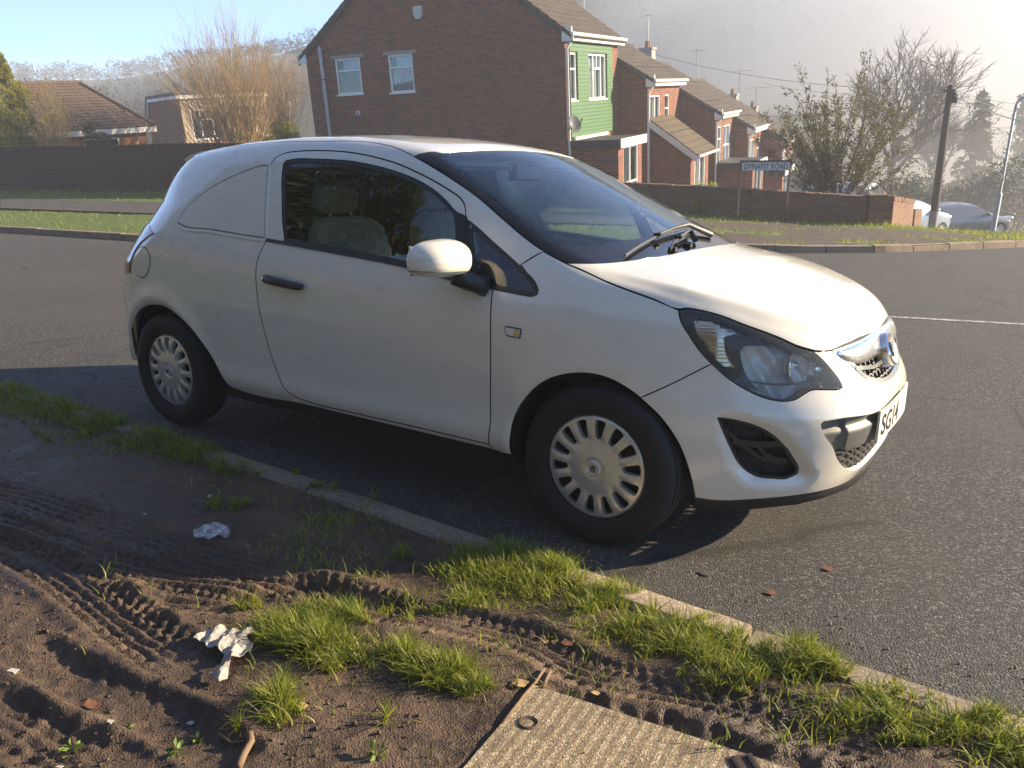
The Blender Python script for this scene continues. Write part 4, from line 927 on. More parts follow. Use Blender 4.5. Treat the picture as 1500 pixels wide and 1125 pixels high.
SL0=SLAB[1]+np.array([.0,.03]);SLX=np.array([-slab_u[1],slab_u[0]]);SLX=SLX if SLX[0]>0 else -SLX
def mud_height(X,Y):
    h=.052+.022*(fbm(X*1.3,Y*1.3,4,1)-.5)+.016*(fbm(X*6,Y*6,4,2)-.5)
    rough=np.clip((-1.25-Y)*.9+.25+.5*(X-.2)*.3,.25,1.2)
    cl=fbm(X*22,Y*22,4,3);h=h+rough*.010*np.maximum(cl-.5,0)*2+.006*rough*(fbm(X*55,Y*55,2,4)-.5)
    for tr,w,dep,pit,rib,lug in TRK:
        c=arc(gxy(tr),.03,closed=False)
        mn=c.min(0)-.3;mx=c.max(0)+.3;sel=(X>mn[0])&(X<mx[0])&(Y>mn[1])&(Y<mx[1])
        if not sel.any(): continue
        P=np.c_[X[sel],Y[sel]];bd=np.full(len(P),9.);bs_=np.zeros(len(P));s=0.;sg=np.zeros(len(P))
        for a,b in zip(c[:-1],c[1:]):
            e=b-a;L=np.hypot(*e);q_=P-a;t=np.clip((q_@e)/(L*L),0,1);dd=q_-t[:,None]*e;dist=np.hypot(*dd.T);mm=dist<bd
            bd=np.where(mm,dist,bd);bs_=np.where(mm,s+t*L,bs_);sg=np.where(mm,np.sign(e[0]*q_[:,1]-e[1]*q_[:,0]),sg);s+=L
        ends=np.clip(bs_/.15,0,1)*np.clip((s-bs_)/.15,0,1)
        wob=.6+.8*vnoise(P[:,0]*5,P[:,1]*5,9)
        ins=1/(1+np.exp((bd-w/2)/.006));rim=np.exp(-((bd-w/2-.02)/.02)**2)
        d_=bd*sg
        tread=rib*np.sign(np.sin(d_*2*math.pi/.034))*.7+lug*(np.abs(d_)>w*.26)*np.clip(np.sin(2*math.pi*(bs_/pit)+np.abs(d_)*60)*2.2,-1,1)
        h[sel]+=ends*wob*(-.55*dep*ins+dep*.30*rim+.8*tread*ins)
    # slab is pressed level; mud creeps over its edge
    return h
def slab_coord(X,Y):
    q_=np.stack([X-SL0[0],Y-SL0[1]],-1);return q_@SLX,q_@slab_u
gx=np.arange(-4.6,3.3,.0095);gy=np.arange(-3.3,-1.10,.0085);X,Y=np.meshgrid(gx,gy)
Y=Y-.00*X;H=mud_height(X,Y)
# keep the mud just under the kerb top
ky=kerb_y(X)-.12;Y=np.where(Y>ky-.0,ky+(Y-ky)*.1,Y);tk=np.clip((ky-Y)/.10,0,1);H=H*tk+(.058-.01*fbm(X*9,Y*9,3,6))*(1-tk)
sx,sy=slab_coord(X,Y);edge=.03*(fbm(X*9,Y*9,3,8)-.5)+.02*(fbm(X*30,Y*30,2,8)-.5)
bx,by=slab_coord(*gxy([(773,1013),(835,1012),(915,1032),(1000,1062),(1100,1085),(1195,1110),(1300,1150)],.05).T);d_in=np.minimum(sx+.01+edge,sy-np.interp(sx,bx,by)-4.*edge-.03*(fbm(X*70,Y*70,2,9)-.5));ins=np.clip(d_in/.03,0,1)
H=np.where(ins>0,H*(1-ins)+(.035)*ins,H)
def mud_mat():
    k=NT('mud');v=k.coord();n=k.noise(v,4.,6,.65);n2=k.noise(v,45.,5,.7);n3=k.noise(v,1.1,3)
    c=k.ramp(n,[(.28,(.026,.018,.0135)),(.5,(.086,.056,.037)),(.75,(.195,.13,.084))])
    c=k.mix(k.ramp(n2,[(.5,0.),(.75,.55)]),c,(.24,.175,.12));c=k.mix(k.ramp(n3,[(.5,0.),(.68,.5)]),c,(.060,.040,.030))
    r=k.ramp(n,[(.3,.36),(.62,.85)])
    b=k.bsdf(c,r,Specular_IOR_Level=.35);p=k.bump(None,n2,.8,.010);k.bump(b,k.voro(v,200.),.6,.005,prev=p);return k.m
MAT['mud']=mud_mat()
grid_mesh(X,Y,H,'muddy_verge',MAT['mud'])
# coarser ground behind the camera
gx=np.linspace(-40,40,120);gy=np.linspace(-40,-3.27,80);X,Y=np.meshgrid(gx,gy);k1=NT('verge_soil')
def soil_mat():
    k=k1;v=k.coord();n=k.noise(v,1.2,6);c=k.ramp(n,[(.3,(.045,.05,.02)),(.5,(.06,.085,.025)),(.7,(.10,.08,.05))]);b=k.bsdf(c,.95);k.bump(b,k.noise(v,30.,4),.8,.03);return k.m
MAT['soil']=soil_mat()
grid_mesh(X,Y,.04+.05*(fbm(X*.8,Y*.8,3,5)-.5),'grass_bank',MAT['soil'])
for sx0 in(-1,1):
    gx=np.linspace(*((-40,-4.58) if sx0<0 else (3.28,40)),60);gy=np.linspace(-3.4,-1.17,14);X,Y=np.meshgrid(gx,gy);grid_mesh(X,Y,.05+.03*(fbm(X*2,Y*2,3,5)-.5),'verge_ground',MAT['soil'])
# concrete slab with brushed grooves
def slab_mat():
    k=NT('ribbed_concrete');v=k.coord();n=k.noise(v,7.,5);vo=k.voro(v,260.,out='Color');s=k.n('ShaderNodeSeparateColor');k.l(vo,s.inputs[0])
    c=k.ramp(s.outputs[0],[(0,(.18,.13,.075)),(.45,(.30,.225,.13)),(.8,(.40,.32,.20)),(1,(.60,.52,.38))]);c=k.mix(k.ramp(n,[(.50,0.),(.70,.75)]),c,(.10,.068,.044))
    sp=k.n('ShaderNodeSeparateXYZ');k.l(v,sp.inputs[0]);w=k.math('SINE',k.math('MULTIPLY',sp.outputs[1],2*math.pi/.029));g_=k.ramp(w,[(.0,0.),(.22,1.)])
    c=k.mix(k.ramp(w,[(.0,.40),(.25,0.)]),c,(.06,.045,.03))
    b=k.bsdf(c,.92);p=k.bump(None,g_,.25,.004);k.bump(b,k.voro(v,260.),.4,.003,prev=p);return k.m
m=MB();m.prism([(0,0),(1.6,0),(1.6,1.2),(0,1.2)],-.06,.0)
slab=m.build('concrete_slab',slab_mat(),kind='structure')
bz=np.array([0,0,1.]);R3=np.column_stack([tow([SLX[0],SLX[1],0]),tow([slab_u[0],slab_u[1],0]),tow(np.cross([SLX[0],SLX[1],0],[slab_u[0],slab_u[1],0]))])
sgn=np.linalg.det(R3)
pz=tow([SL0[0],SL0[1],.058])
if R3[2,2]<0:
    # keep the top face up: swap the axes
    R3=np.column_stack([R3[:,1],R3[:,0],-R3[:,2]])
    slab.data.transform(Matrix(((0,1,0,0),(1,0,0,0),(0,0,1,0),(0,0,0,1))))
slab.matrix_world=Matrix([[*R3[i],pz[i]] for i in range(3)]+[[0,0,0,1]])
# ---- far side: kerb line, verge, path
KP=np.array([(-40,4.2),(-26,5.0),(-17.3,5.54),(-12.2,6.06),(-8.5,7.3),(-5.,9.6),(-3,11.1),(-1.5,11.75),(-.35,12.75),(.65,14.3),(1.67,15.9),(3.2,19),(5.5,25)],float)
WP=np.array([(-50,6.8,-.2),(-36,9.3,-.32),(-28.1,10.6,-.4),(-20.7,11.9,-.5),(-14,15.3,-1.0),(-10.2,18.1,-1.40),(-7.5,18.3,-1.53),(-4.2,18.4,-1.65),(-1.4,18.5,-1.75),(.5,19.3,-1.98),(2.4,21.,-2.3),(5,24.5,-2.75),(8,31,-3.5)],float)
def resamp(P,n):
    t=np.linspace(0,len(P)-1,n);i=np.arange(len(P));k=np.stack([np.interp(t,i,P[:,j]) for j in range(P.shape[1])],1)
    w=9;ker=np.hanning(w+2)[1:-1];ker/=ker.sum();pad=np.concatenate([np.repeat(k[:1],w//2,0),k,np.repeat(k[-1:],w//2,0)]);return np.stack([np.convolve(pad[:,j],ker,'valid') for j in range(P.shape[1])],1)
NS=360;Kl=resamp(KP,NS);Kl=np.c_[Kl,-math.tan(TILT)*Kl[:,1]];Wl=resamp(WP,NS)
def verge_pt(s,t,extra=.0):
    a=np.stack([np.interp(s,np.arange(NS),Kl[:,j]) for j in range(3)],-1);b=np.stack([np.interp(s,np.arange(NS),Wl[:,j]) for j in range(3)],-1)
    p=a+(b-a)*t[...,None];p[...,2]+=.115*(1-t)+extra;return p
S_,T_=np.meshgrid(np.arange(NS),np.linspace(0,1.03,44));Pv=verge_pt(S_,T_)
Pv[...,2]+=(.05*(fbm(Pv[...,0]*1.5,Pv[...,1]*1.5,3,21)-.5)+.03*(fbm(Pv[...,0]*6,Pv[...,1]*6,3,22)-.5))*np.clip(T_*6,0,1)
def grassiness(x,y,t):
    left=np.clip((-3.2-x)/2.5,0,1)
    gl_=np.where((t>.36)&(t<.66),0.,1.)*1.0
    n=fbm(x*1.1,y*1.6,4,31)
    gr_=np.clip((t-.80)/.10,0,1)*.9+np.clip((n-.52)*7,0,1)*np.where(t<.35,1.,.35)+np.clip((x-.4)/1.2,0,1)*np.clip((t-.45)/.2,0,1)
    return np.clip(left*gl_+(1-left)*gr_,0,1)
Gv=grassiness(Pv[...,0],Pv[...,1],T_)
def verge_mat():
    k=NT('far_verge');v=k.coord();a=k.n('ShaderNodeAttribute');a.attribute_name='grass';n=k.noise(v,6.,6,.7);n2=k.noise(v,40.,4)
    d_=k.ramp(n,[(.3,(.055,.040,.030)),(.7,(.115,.085,.062))]);g_=k.ramp(n,[(.3,(.07,.11,.018)),(.7,(.13,.18,.032))])
    c=k.mix(k.ramp(k.math('ADD',a.outputs['Fac'],k.math('MULTIPLY',n2,.5)),[(.55,0.),(.8,1.)]),d_,g_);b=k.bsdf(c,.95);k.bump(b,n2,.8,.03);return k.m
grid_mesh(Pv[...,0],Pv[...,1],Pv[...,2],'far_verge',verge_mat(),attr={'grass':Gv},frame=False)
# tarmac path across the left verge
S2,T2=np.meshgrid(np.arange(60,190),np.linspace(.37,.65,9));Pp=verge_pt(S2,T2,.034)
k=NT('path_tarmac');v=k.coord();n=k.noise(v,3.,5);b=k.bsdf(k.ramp(n,[(.3,(.05,.043,.04)),(.7,(.085,.072,.066))]),.9);k.bump(b,k.voro(v,70.),.5,.006)
grid_mesh(Pp[...,0],Pp[...,1],Pp[...,2],'path',k.m,frame=False)
m=MB();MAT['kerb_far']=stone_mat('kerb_far_stone',(.22,.155,.10),(.33,.25,.17),14.,.4)
Kp=np.c_[Kl[:,:2],Kl[:,2]];cum=np.r_[0,np.cumsum(np.linalg.norm(np.diff(Kp,axis=0),axis=1))];s=0.
while s<cum[-1]-.92:
    ss=np.linspace(s+.012,s+.902,5);C_=np.stack([np.interp(ss,cum,Kp[:,j]) for j in range(3)],1);t_=np.gradient(C_,axis=0);t_/=np.linalg.norm(t_,axis=1,keepdims=True);nrm=np.c_[-t_[:,1],t_[:,0],np.zeros(5)]
    V=[];jz=RNG.normal(0,.006)
    for c_,n_ in zip(C_,nrm):
        for o,z in((-.005,-.05),(0,.10),(.02,.122),(.125,.125),(.125,-.05)): V.append(c_+n_*o+[0,0,z+jz])
    m.add(V,[(i*5+j,i*5+j+1,(i+1)*5+j+1,(i+1)*5+j) for i in range(4) for j in range(4)]+[(0,1,2,3,4),(24,23,22,21,20)]);s+=.914
m.build('kerb_far_side',MAT['kerb_far'],kind='structure')
# ---- land falling away behind, valley and hills
def sst(a,b,x): t=np.clip((x-a)/(b-a),0,1);return t*t*(3-2*t)
def land(x,y):
    zr=-.105*np.minimum(y,90)-.45-.13*np.clip(y-21,0,45)
    zl=-1.1-.03*np.clip(-x-40,0,60)
    w=sst(-9,-20,x);z=zr*(1-w)+zl*w-.0*y
    z=np.where(y<8,np.minimum(z,-.105*y-.45),z)
    r=np.hypot(x+2,y);az=np.degrees(np.arctan2(y,x))
    top=np.interp(az,[60,85,95,105,112,120,128,140,150,158,165,180],[6,9,20,33,40,40,22,10.5,8.5,9.5,10.5,11.5])
    dist=np.interp(az,[60,100,125,140,180],[215,215,205,165,165])
    rise=sst(.42,1.,r/dist);z=z*(1-rise)+top*rise+rise*2.5*(fbm(x*.03,y*.03,3,41)-.5)
    return z
az=np.radians(np.linspace(20,200,160));rr=np.concatenate([np.linspace(6,60,50),np.linspace(62,235,60)]);A_,R_=np.meshgrid(az,rr)
X=-2+R_*np.cos(A_);Y=R_*np.sin(A_);Z=land(X,Y)
k=NT('hillside');v=k.coord();n=k.noise(v,.12,6,.7);n2=k.noise(v,1.2,5,.7)
c=k.ramp(n,[(.35,(.05,.06,.028)),(.5,(.075,.062,.040)),(.65,(.055,.07,.03))]);c=k.mix(k.ramp(n2,[(.4,0.),(.7,.5)]),c,(.03,.033,.018));b=k.bsdf(c,1.);k.bump(b,n2,1.,.8)
grid_mesh(X,Y,Z,'hills',k.m,frame=False)
# ---- grass blades
def blades(P,N,h,lean,w,yaw,name,mat,seg=3):
    n=len(P);lx=np.c_[np.cos(yaw),np.sin(yaw),np.zeros(n)];sx_=np.c_[-np.sin(yaw),np.cos(yaw),np.zeros(n)]
    V=[]
    for i in range(seg+1):
        t=i/seg;c=P+N*(h*(t-.25*lean*t*t))[:,None]+lx*(h*lean*t*t*.8)[:,None]
        if i<seg: ww=(w*(1-.65*t)*.5)[:,None];V+=[c-sx_*ww,c+sx_*ww]
        else: V.append(c)
    V=np.stack(V,1);k_=2*seg+1;V=V.reshape(-1,3);b=(np.arange(n)*k_)[:,None]
    T=[]
    for i in range(seg-1): T+=[(2*i,2*i+1,2*i+3),(2*i,2*i+3,2*i+2)]
    T.append((2*seg-2,2*seg-1,2*seg));Fq=(b[:,None,:]+np.array(T)[None]).reshape(-1,3)
    me=mesh_np(name,V,Fq,smooth=True);a=me.attributes.new('tone','FLOAT','POINT');a.data.foreach_set('value',np.repeat(RNG.random(n),k_).astype(np.float32))
    return link(name,me,mat,None,'stuff')
def leaf_mat(name,stops,trans=.45,rough=.55,attr='tone'):
    k=NT(name);a=k.n('ShaderNodeAttribute');a.attribute_name=attr;c=k.ramp(a.outputs['Fac'],stops)
    d_=k.n('ShaderNodeBsdfPrincipled');d_.inputs['Roughness'].default_value=rough;k.l(c,d_.inputs['Base Color'])
    t=k.n('ShaderNodeBsdfTranslucent');c2=k.mix(1.,c,(1.0,1.0,.55),'MULTIPLY');k.l(c2,t.inputs[0])
    m_=k.n('ShaderNodeMixShader');m_.inputs[0].default_value=trans;k.l(d_.outputs[0],m_.inputs[1]);k.l(t.outputs[0],m_.inputs[2]);k.l(m_.outputs[0],k.out.inputs['Surface']);return k.m
MAT['grass']=leaf_mat('grass_blade',[(0,(.10,.15,.018)),(.5,(.23,.28,.032)),(.85,(.36,.37,.06)),(1,(.46,.40,.17))],.5)
PATCH=[(735,840,85,34,1500,1.),(680,830,45,22,500,.8),(800,850,55,26,800,1.),(870,885,60,26,600,.9),(700,880,80,20,420,.7),(600,885,40,14,160,.7),(975,925,60,26,620,1.),(1000,950,50,22,420,1.),(920,925,45,16,240,.8),(1060,975,55,26,520,1.),(1105,1000,40,18,220,.8),(1165,975,45,24,640,1.1),(1215,985,25,14,200,.9),(1290,1030,40,14,240,.8),(1320,1060,55,18,340,.8),(1400,1075,50,22,420,.9),(1450,1060,35,16,220,.8),(1480,1100,45,20,340,.9),(1230,1055,55,16,220,.7),(1080,950,40,14,180,.8),(1340,1090,40,12,160,.7),
 (430,935,50,26,900,1.25),(480,955,50,26,800,1.25),(520,905,34,16,260,1.),(470,900,35,14,200,.9),(600,965,36,20,420,1.05),(650,990,45,22,620,1.15),(700,1010,28,12,180,.9),(408,1035,26,26,360,1.3),(365,886,26,8,120,.8),(560,1060,14,12,26,1.),(345,1075,16,10,14,1.2),
 (25,575,60,18,1500,.9),(80,600,60,20,1500,1.),(150,622,60,20,1500,1.),(220,648,60,18,1400,1.),(275,668,45,14,800,.9),(330,688,36,9,360,.8),(60,640,30,8,90,.7),(325,742,30,10,260,.75),(355,745,18,7,120,.7),(480,722,24,7,90,.8),(545,735,16,5,50,.8),(395,745,14,6,30,.7),(590,815,14,8,110,.8),(450,700,20,5,50,.7),(-60,560,70,22,1300,1.),(-120,600,80,30,1200,1.),(15,600,40,22,420,.8),(118,668,12,6,22,.6)]
rg=np.random.default_rng(5);PP=[];HH=[]
for u,v,ru,rv,n,hs in PATCH:
    n=int(n*(1.25 if v>770 else 1.05));hs=hs*(.98 if v>770 else .95);nc=max(2,n//24);cu=rg.normal(0,.55,(nc,2));cl=cu[rg.integers(0,nc,n)]+rg.normal(0,.12,(n,2))
    P=gxy(np.c_[u+ru*cl[:,0],v+rv*cl[:,1]]);hh=.075*hs*rg.uniform(.45,1.25,n)*np.exp(-.35*(cl**2).sum(1));PP.append(P);HH.append(hh)
n=5200;sx0=rg.uniform(.35,3.0,n);sy0=kerb_y(sx0)-.10-.52*rg.beta(1.,1.6,n);kk=rg.random(n)<np.clip((fbm(sx0*5,sy0*5,4,61)-.43)*6,.04,1);PP.append(np.c_[sx0,sy0][kk]);HH.append(.05*rg.uniform(.4,1.3,kk.sum()))
n=1500;sx0=rg.uniform(-3.2,.6,n);sy0=kerb_y(sx0)-.10-.30*rg.beta(1.,1.6,n);kk=rg.random(n)<np.clip((fbm(sx0*5,sy0*5,4,62)-.45)*6,.03,1);PP.append(np.c_[sx0,sy0][kk]);HH.append(.045*rg.uniform(.4,1.3,kk.sum()))
n=1600;sx0=rg.uniform(-.2,1.8,n);sy0=rg.uniform(-2.3,-1.5,n);kk=rg.random(n)<np.clip((fbm(sx0*5,sy0*5,4,63)-.55)*6,.02,1);PP.append(np.c_[sx0,sy0][kk]);HH.append(.045*rg.uniform(.4,1.3,kk.sum()))
P=np.concatenate(PP);h=np.concatenate(HH);m_=P[:,1]<kerb_y(P[:,0])-.02;P=P[m_];h=h[m_]
z=np.where(P[:,1]>kerb_y(P[:,0])-.12,.066,np.where((P[:,0]>-4.5)&(P[:,0]<3.2)&(P[:,1]>-3.2),mud_height(P[:,0],P[:,1]),.05))-.004
n=len(P);nv=np.tile(tow([0,0,1.]),(n,1))+rg.normal(0,.16,(n,3));nv/=np.linalg.norm(nv,axis=1,keepdims=True)
blades(tow(np.c_[P,z]),nv,h,rg.uniform(.2,1.5,n),rg.uniform(.0022,.0045,n),rg.uniform(0,6.28,n),'grass',MAT['grass'])
# far verge grass, coarser
rg=np.random.default_rng(6);n=52000
s_=rg.uniform(40,NS-1,n);t_=rg.uniform(.01,1.0,n)**.9;p=verge_pt(s_,t_,.0);keep=rg.random(n)<grassiness(p[:,0],p[:,1],t_)*(.55+.45*(p[:,0]>-7));p=p[keep];t_=t_[keep];n=len(p)
nv=np.tile([0,0,1.],(n,1))+rg.normal(0,.2,(n,3));hh=rg.uniform(.04,.13,n)*(.6+.8*fbm(p[:,0]*1.3,p[:,1]*1.3,3,33))*(1+.8*np.clip((t_-.85)/.1,0,1))
blades(p-[0,0,.02],nv,hh,rg.uniform(.1,1.1,n),rg.uniform(.008,.018,n),rg.uniform(0,6.28,n),'verge_grass',MAT['grass'],seg=2)

# crumbs of soil and grit lying on the mud
rg=np.random.default_rng(15);n=12000
x=rg.uniform(-3.4,2.9,n);y=-1.16-rg.beta(1.2,1.1,n)*1.9;w_=fbm(x*2.3,y*2.3,4,51);kp=rg.random(n)<np.clip((w_-.40)*5,.05,1)*np.clip(.25+(-1.2-y)*.9,.15,1)
x=x[kp];y=y[kp];n=len(x);sz=.0016+.0055*rg.random(n)**5+.0014*rg.random(n);sxx,syy=slab_coord(x,y);sz=np.where((sxx>0)&(syy>0),sz*.55,sz)
ico=np.array([[0,0,1],[.89,0,.45],[.28,.85,.45],[-.72,.53,.45],[-.72,-.53,.45],[.28,-.85,.45],[.72,.53,-.45],[-.28,.85,-.45],[-.89,0,-.45],[-.28,-.85,-.45],[.72,-.53,-.45],[0,0,-1.]])
icf=np.array([[0,1,2],[0,2,3],[0,3,4],[0,4,5],[0,5,1],[1,6,2],[2,7,3],[3,8,4],[4,9,5],[5,10,1],[6,7,2],[7,8,3],[8,9,4],[9,10,5],[10,6,1],[11,7,6],[11,8,7],[11,9,8],[11,10,9],[11,6,10]])
z=mud_height(x,y)+sz*.25;z=np.where((sxx>0.02)&(syy>.05),.060,z)
V=ico[None]*(sz[:,None,None]*rg.uniform(.55,1.25,(n,12,1)))*rg.uniform(.7,1.2,(n,1,3))+np.c_[x,y,z][:,None,:]
me=mesh_np('mud_crumbs',tow(V.reshape(-1,3)),(icf[None]+(np.arange(n)*12)[:,None,None]).reshape(-1,3));link('mud_crumbs',me,MAT['mud'],None,'stuff')
# dead straw-coloured blades pressed flat among the grass
rg=np.random.default_rng(16);n=1500;j=rg.integers(0,len(PATCH),n);c=np.array([PP[q].mean(0) for q in j]);sd=np.array([PP[q].std(0).max() for q in j]);P=c+rg.normal(0,1.3,(n,2))*sd[:,None];P=P[P[:,1]<kerb_y(P[:,0])-.10];n=len(P)
zz=mud_height(P[:,0],P[:,1])+.003;nv=np.tile(tow([0,0,1.]),(n,1))*.15+np.c_[rg.normal(0,.7,(n,2)),np.zeros(n)];nv/=np.linalg.norm(nv,axis=1,keepdims=True);nv[:,2]=np.abs(nv[:,2])*.5
MAT['straw']=leaf_mat('dead_blade',[(0,(.11,.075,.04)),(1,(.30,.22,.11))],.3)
blades(tow(np.c_[P,zz]),nv,rg.uniform(.02,.075,n),rg.uniform(.1,.5,n),rg.uniform(.0015,.003,n),rg.uniform(0,6.28,n),'dead_grass',MAT['straw'],seg=2)

# grit and soil washed into the gutter
n=5200;x=rg.uniform(-4.5,4.,n);y=kerb_y(x)+.012+.30*rg.random(n)**2.6;kp=rg.random(n)<np.clip((fbm(x*3,y*3,3,71)-.35)*5,.08,1);x=x[kp];y=y[kp];n=len(x);sz=.0013+.0045*rg.random(n)**5
V=ico[None]*(sz[:,None,None]*rg.uniform(.55,1.25,(n,12,1)))*rg.uniform(.7,1.2,(n,1,3))+np.c_[x,y,sz*.5][:,None,:]
link('gutter_grit',mesh_np('gutter_grit',tow(V.reshape(-1,3)),(icf[None]+(np.arange(n)*12)[:,None,None]).reshape(-1,3)),MAT['kerb'],None,'stuff')
# ================= houses and walls
def brick_mat(name,c1,c2,mortar,sc=1.,var=.28,warm=None):
    k=NT(name);g=k.n('ShaderNodeNewGeometry');v=k.coord();s=k.n('ShaderNodeSeparateXYZ');k.l(v,s.inputs[0])
    cb=k.n('ShaderNodeCombineXYZ');k.l(k.math('ADD',s.outputs[0],s.outputs[1]),cb.inputs[0]);k.l(s.outputs[2],cb.inputs[1])
    bt=k.n('ShaderNodeTexBrick');bt.inputs['Scale'].default_value=1/sc;bt.inputs['Brick Width'].default_value=.225;bt.inputs['Row Height'].default_value=.075;bt.inputs['Mortar Size'].default_value=.010;bt.inputs['Mortar Smooth'].default_value=.2;bt.inputs['Bias'].default_value=.0
    bt.inputs['Color1'].default_value=(*c1,1);bt.inputs['Color2'].default_value=(*c2,1);bt.inputs['Mortar'].default_value=(*mortar,1);k.l(cb.outputs[0],bt.inputs['Vector'])
    n=k.noise(v,.8,5);n2=k.noise(v,9.,4)
    c=k.mix(k.math('MULTIPLY',n,var),bt.outputs['Color'],tuple(x*.45 for x in c2));c=k.mix(k.ramp(n2,[(.5,0.),(.8,.35)]),c,tuple(min(1,x*1.5) for x in c1))
    b=k.bsdf(c,.9);k.bump(b,k.math('SUBTRACT',1.,bt.outputs['Fac']),.7,.01);return k.m
MAT['brick']=brick_mat('red_brown_brick',(.30,.076,.032),(.085,.026,.020),(.25,.18,.13))
MAT['brick_old']=brick_mat('dark_weathered_brick',(.125,.055,.036),(.060,.031,.024),(.09,.068,.056),var=.6)
MAT['brick_garden']=brick_mat('garden_brick',(.25,.125,.062),(.15,.075,.045),(.18,.13,.09),sc=1.1)
def tile_mat(name,a,b_,moss=(.09,.08,.04)):
    k=NT(name);v=k.coord();n=k.noise(v,2.,5);n2=k.noise(v,14.,3);s=k.n('ShaderNodeSeparateXYZ');k.l(v,s.inputs[0]);cb=k.n('ShaderNodeCombineXYZ');k.l(s.outputs[1],cb.inputs[0]);k.l(k.math('MULTIPLY',s.outputs[0],1.24),cb.inputs[1])
    bt=k.n('ShaderNodeTexBrick');bt.inputs['Scale'].default_value=1.;bt.inputs['Brick Width'].default_value=.30;bt.inputs['Row Height'].default_value=.32;bt.inputs['Mortar Size'].default_value=.022;bt.inputs['Bias'].default_value=0.
    bt.inputs['Color1'].default_value=(*a,1);bt.inputs['Color2'].default_value=(*b_,1);bt.inputs['Mortar'].default_value=(*[x*.4 for x in a],1);k.l(cb.outputs[0],bt.inputs['Vector'])
    c=k.mix(k.ramp(n,[(.48,0.),(.7,.6)]),bt.outputs['Color'],moss);c=k.mix(k.ramp(n2,[(.5,0.),(.8,.5)]),c,tuple(x*.55 for x in a))
    b=k.bsdf(c,.9);w=k.math('ABSOLUTE',k.math('SINE',k.math('MULTIPLY',s.outputs[1],math.pi/.15)));p=k.bump(None,w,.8,.05);k.bump(b,k.math('SUBTRACT',1.,bt.outputs['Fac']),.6,.03,prev=p);return k.m
MAT['tile']=tile_mat('roof_tile',(.082,.062,.052),(.125,.095,.078))
MAT['tile_brown']=tile_mat('roof_tile_mossy',(.12,.085,.055),(.16,.12,.075),(.12,.11,.05))
MAT['white_wood']=simple('white_painted_wood',(.74,.71,.64),.5,var=.06,scale=5)
MAT['upvc']=simple('white_window_frame',(.78,.77,.73),.35,var=.04)
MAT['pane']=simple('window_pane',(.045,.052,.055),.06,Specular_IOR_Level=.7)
MAT['curtain']=simple('net_curtain',(.30,.30,.29),.8,var=.35,scale=14)
MAT['felt']=simple('roof_felt',(.035,.037,.04),.7,var=.3,scale=4)
MAT['plastic_pipe']=simple('white_pipe',(.66,.65,.62),.4)
MAT['greypipe']=simple('grey_pipe',(.42,.44,.45),.5)
MAT['conc']=simple('concrete_grey',(.30,.28,.25),.9,var=.25,scale=6)
k=NT('green_hung_tiles');v=k.coord();s=k.n('ShaderNodeSeparateXYZ');k.l(v,s.inputs[0]);cb=k.n('ShaderNodeCombineXYZ');k.l(s.outputs[1],cb.inputs[0]);k.l(s.outputs[2],cb.inputs[1])
bt=k.n('ShaderNodeTexBrick');bt.inputs['Scale'].default_value=1.;bt.inputs['Brick Width'].default_value=.17;bt.inputs['Row Height'].default_value=.115;bt.inputs['Mortar Size'].default_value=.012;bt.inputs['Color1'].default_value=(.050,.135,.042,1);bt.inputs['Color2'].default_value=(.068,.172,.056,1);bt.inputs['Mortar'].default_value=(.04,.10,.035,1);k.l(cb.outputs[0],bt.inputs['Vector'])
b=k.bsdf(bt.outputs['Color'],.55);k.bump(b,k.math('SUBTRACT',1.,bt.outputs['Fac']),1.,.03);MAT['green_tile']=k.m
def wall_sheet(outline,holes,thick,fr):
    """a wall with window openings: outer face, inner face and reveals. fr maps (a,b,depth) to house space"""
    m=MB();o=np.array(outline,float)
    def dens(p):
        out=[]
        for i in range(len(p)):
            a,b=np.array(p[i],float),np.array(p[(i+1)%len(p)],float);k=max(1,int(np.hypot(*(b-a))/1.2));out+=[a+(b-a)*j/k for j in range(k)]
        return np.array(out)
    H=[dens(h) for h in holes];O=dens(o);uv,F_=cdt(O,H,1.1)
    n=len(uv);m.add(fr(np.c_[uv,np.zeros(n)]),[tuple(f) for f in F_]);m.add(fr(np.c_[uv,np.full(n,thick)]),[tuple(f[::-1]) for f in F_])
    for lp in [O]+H:
        k=len(lp);P=np.r_[np.c_[lp,np.zeros(k)],np.c_[lp,np.full(k,thick)]];m.add(fr(P),[(i,(i+1)%k,k+(i+1)%k,k+i) for i in range(k)])
    return m
def rect(a0,a1,b0,b1): return [(a0,b0),(a1,b0),(a1,b1),(a0,b1)]
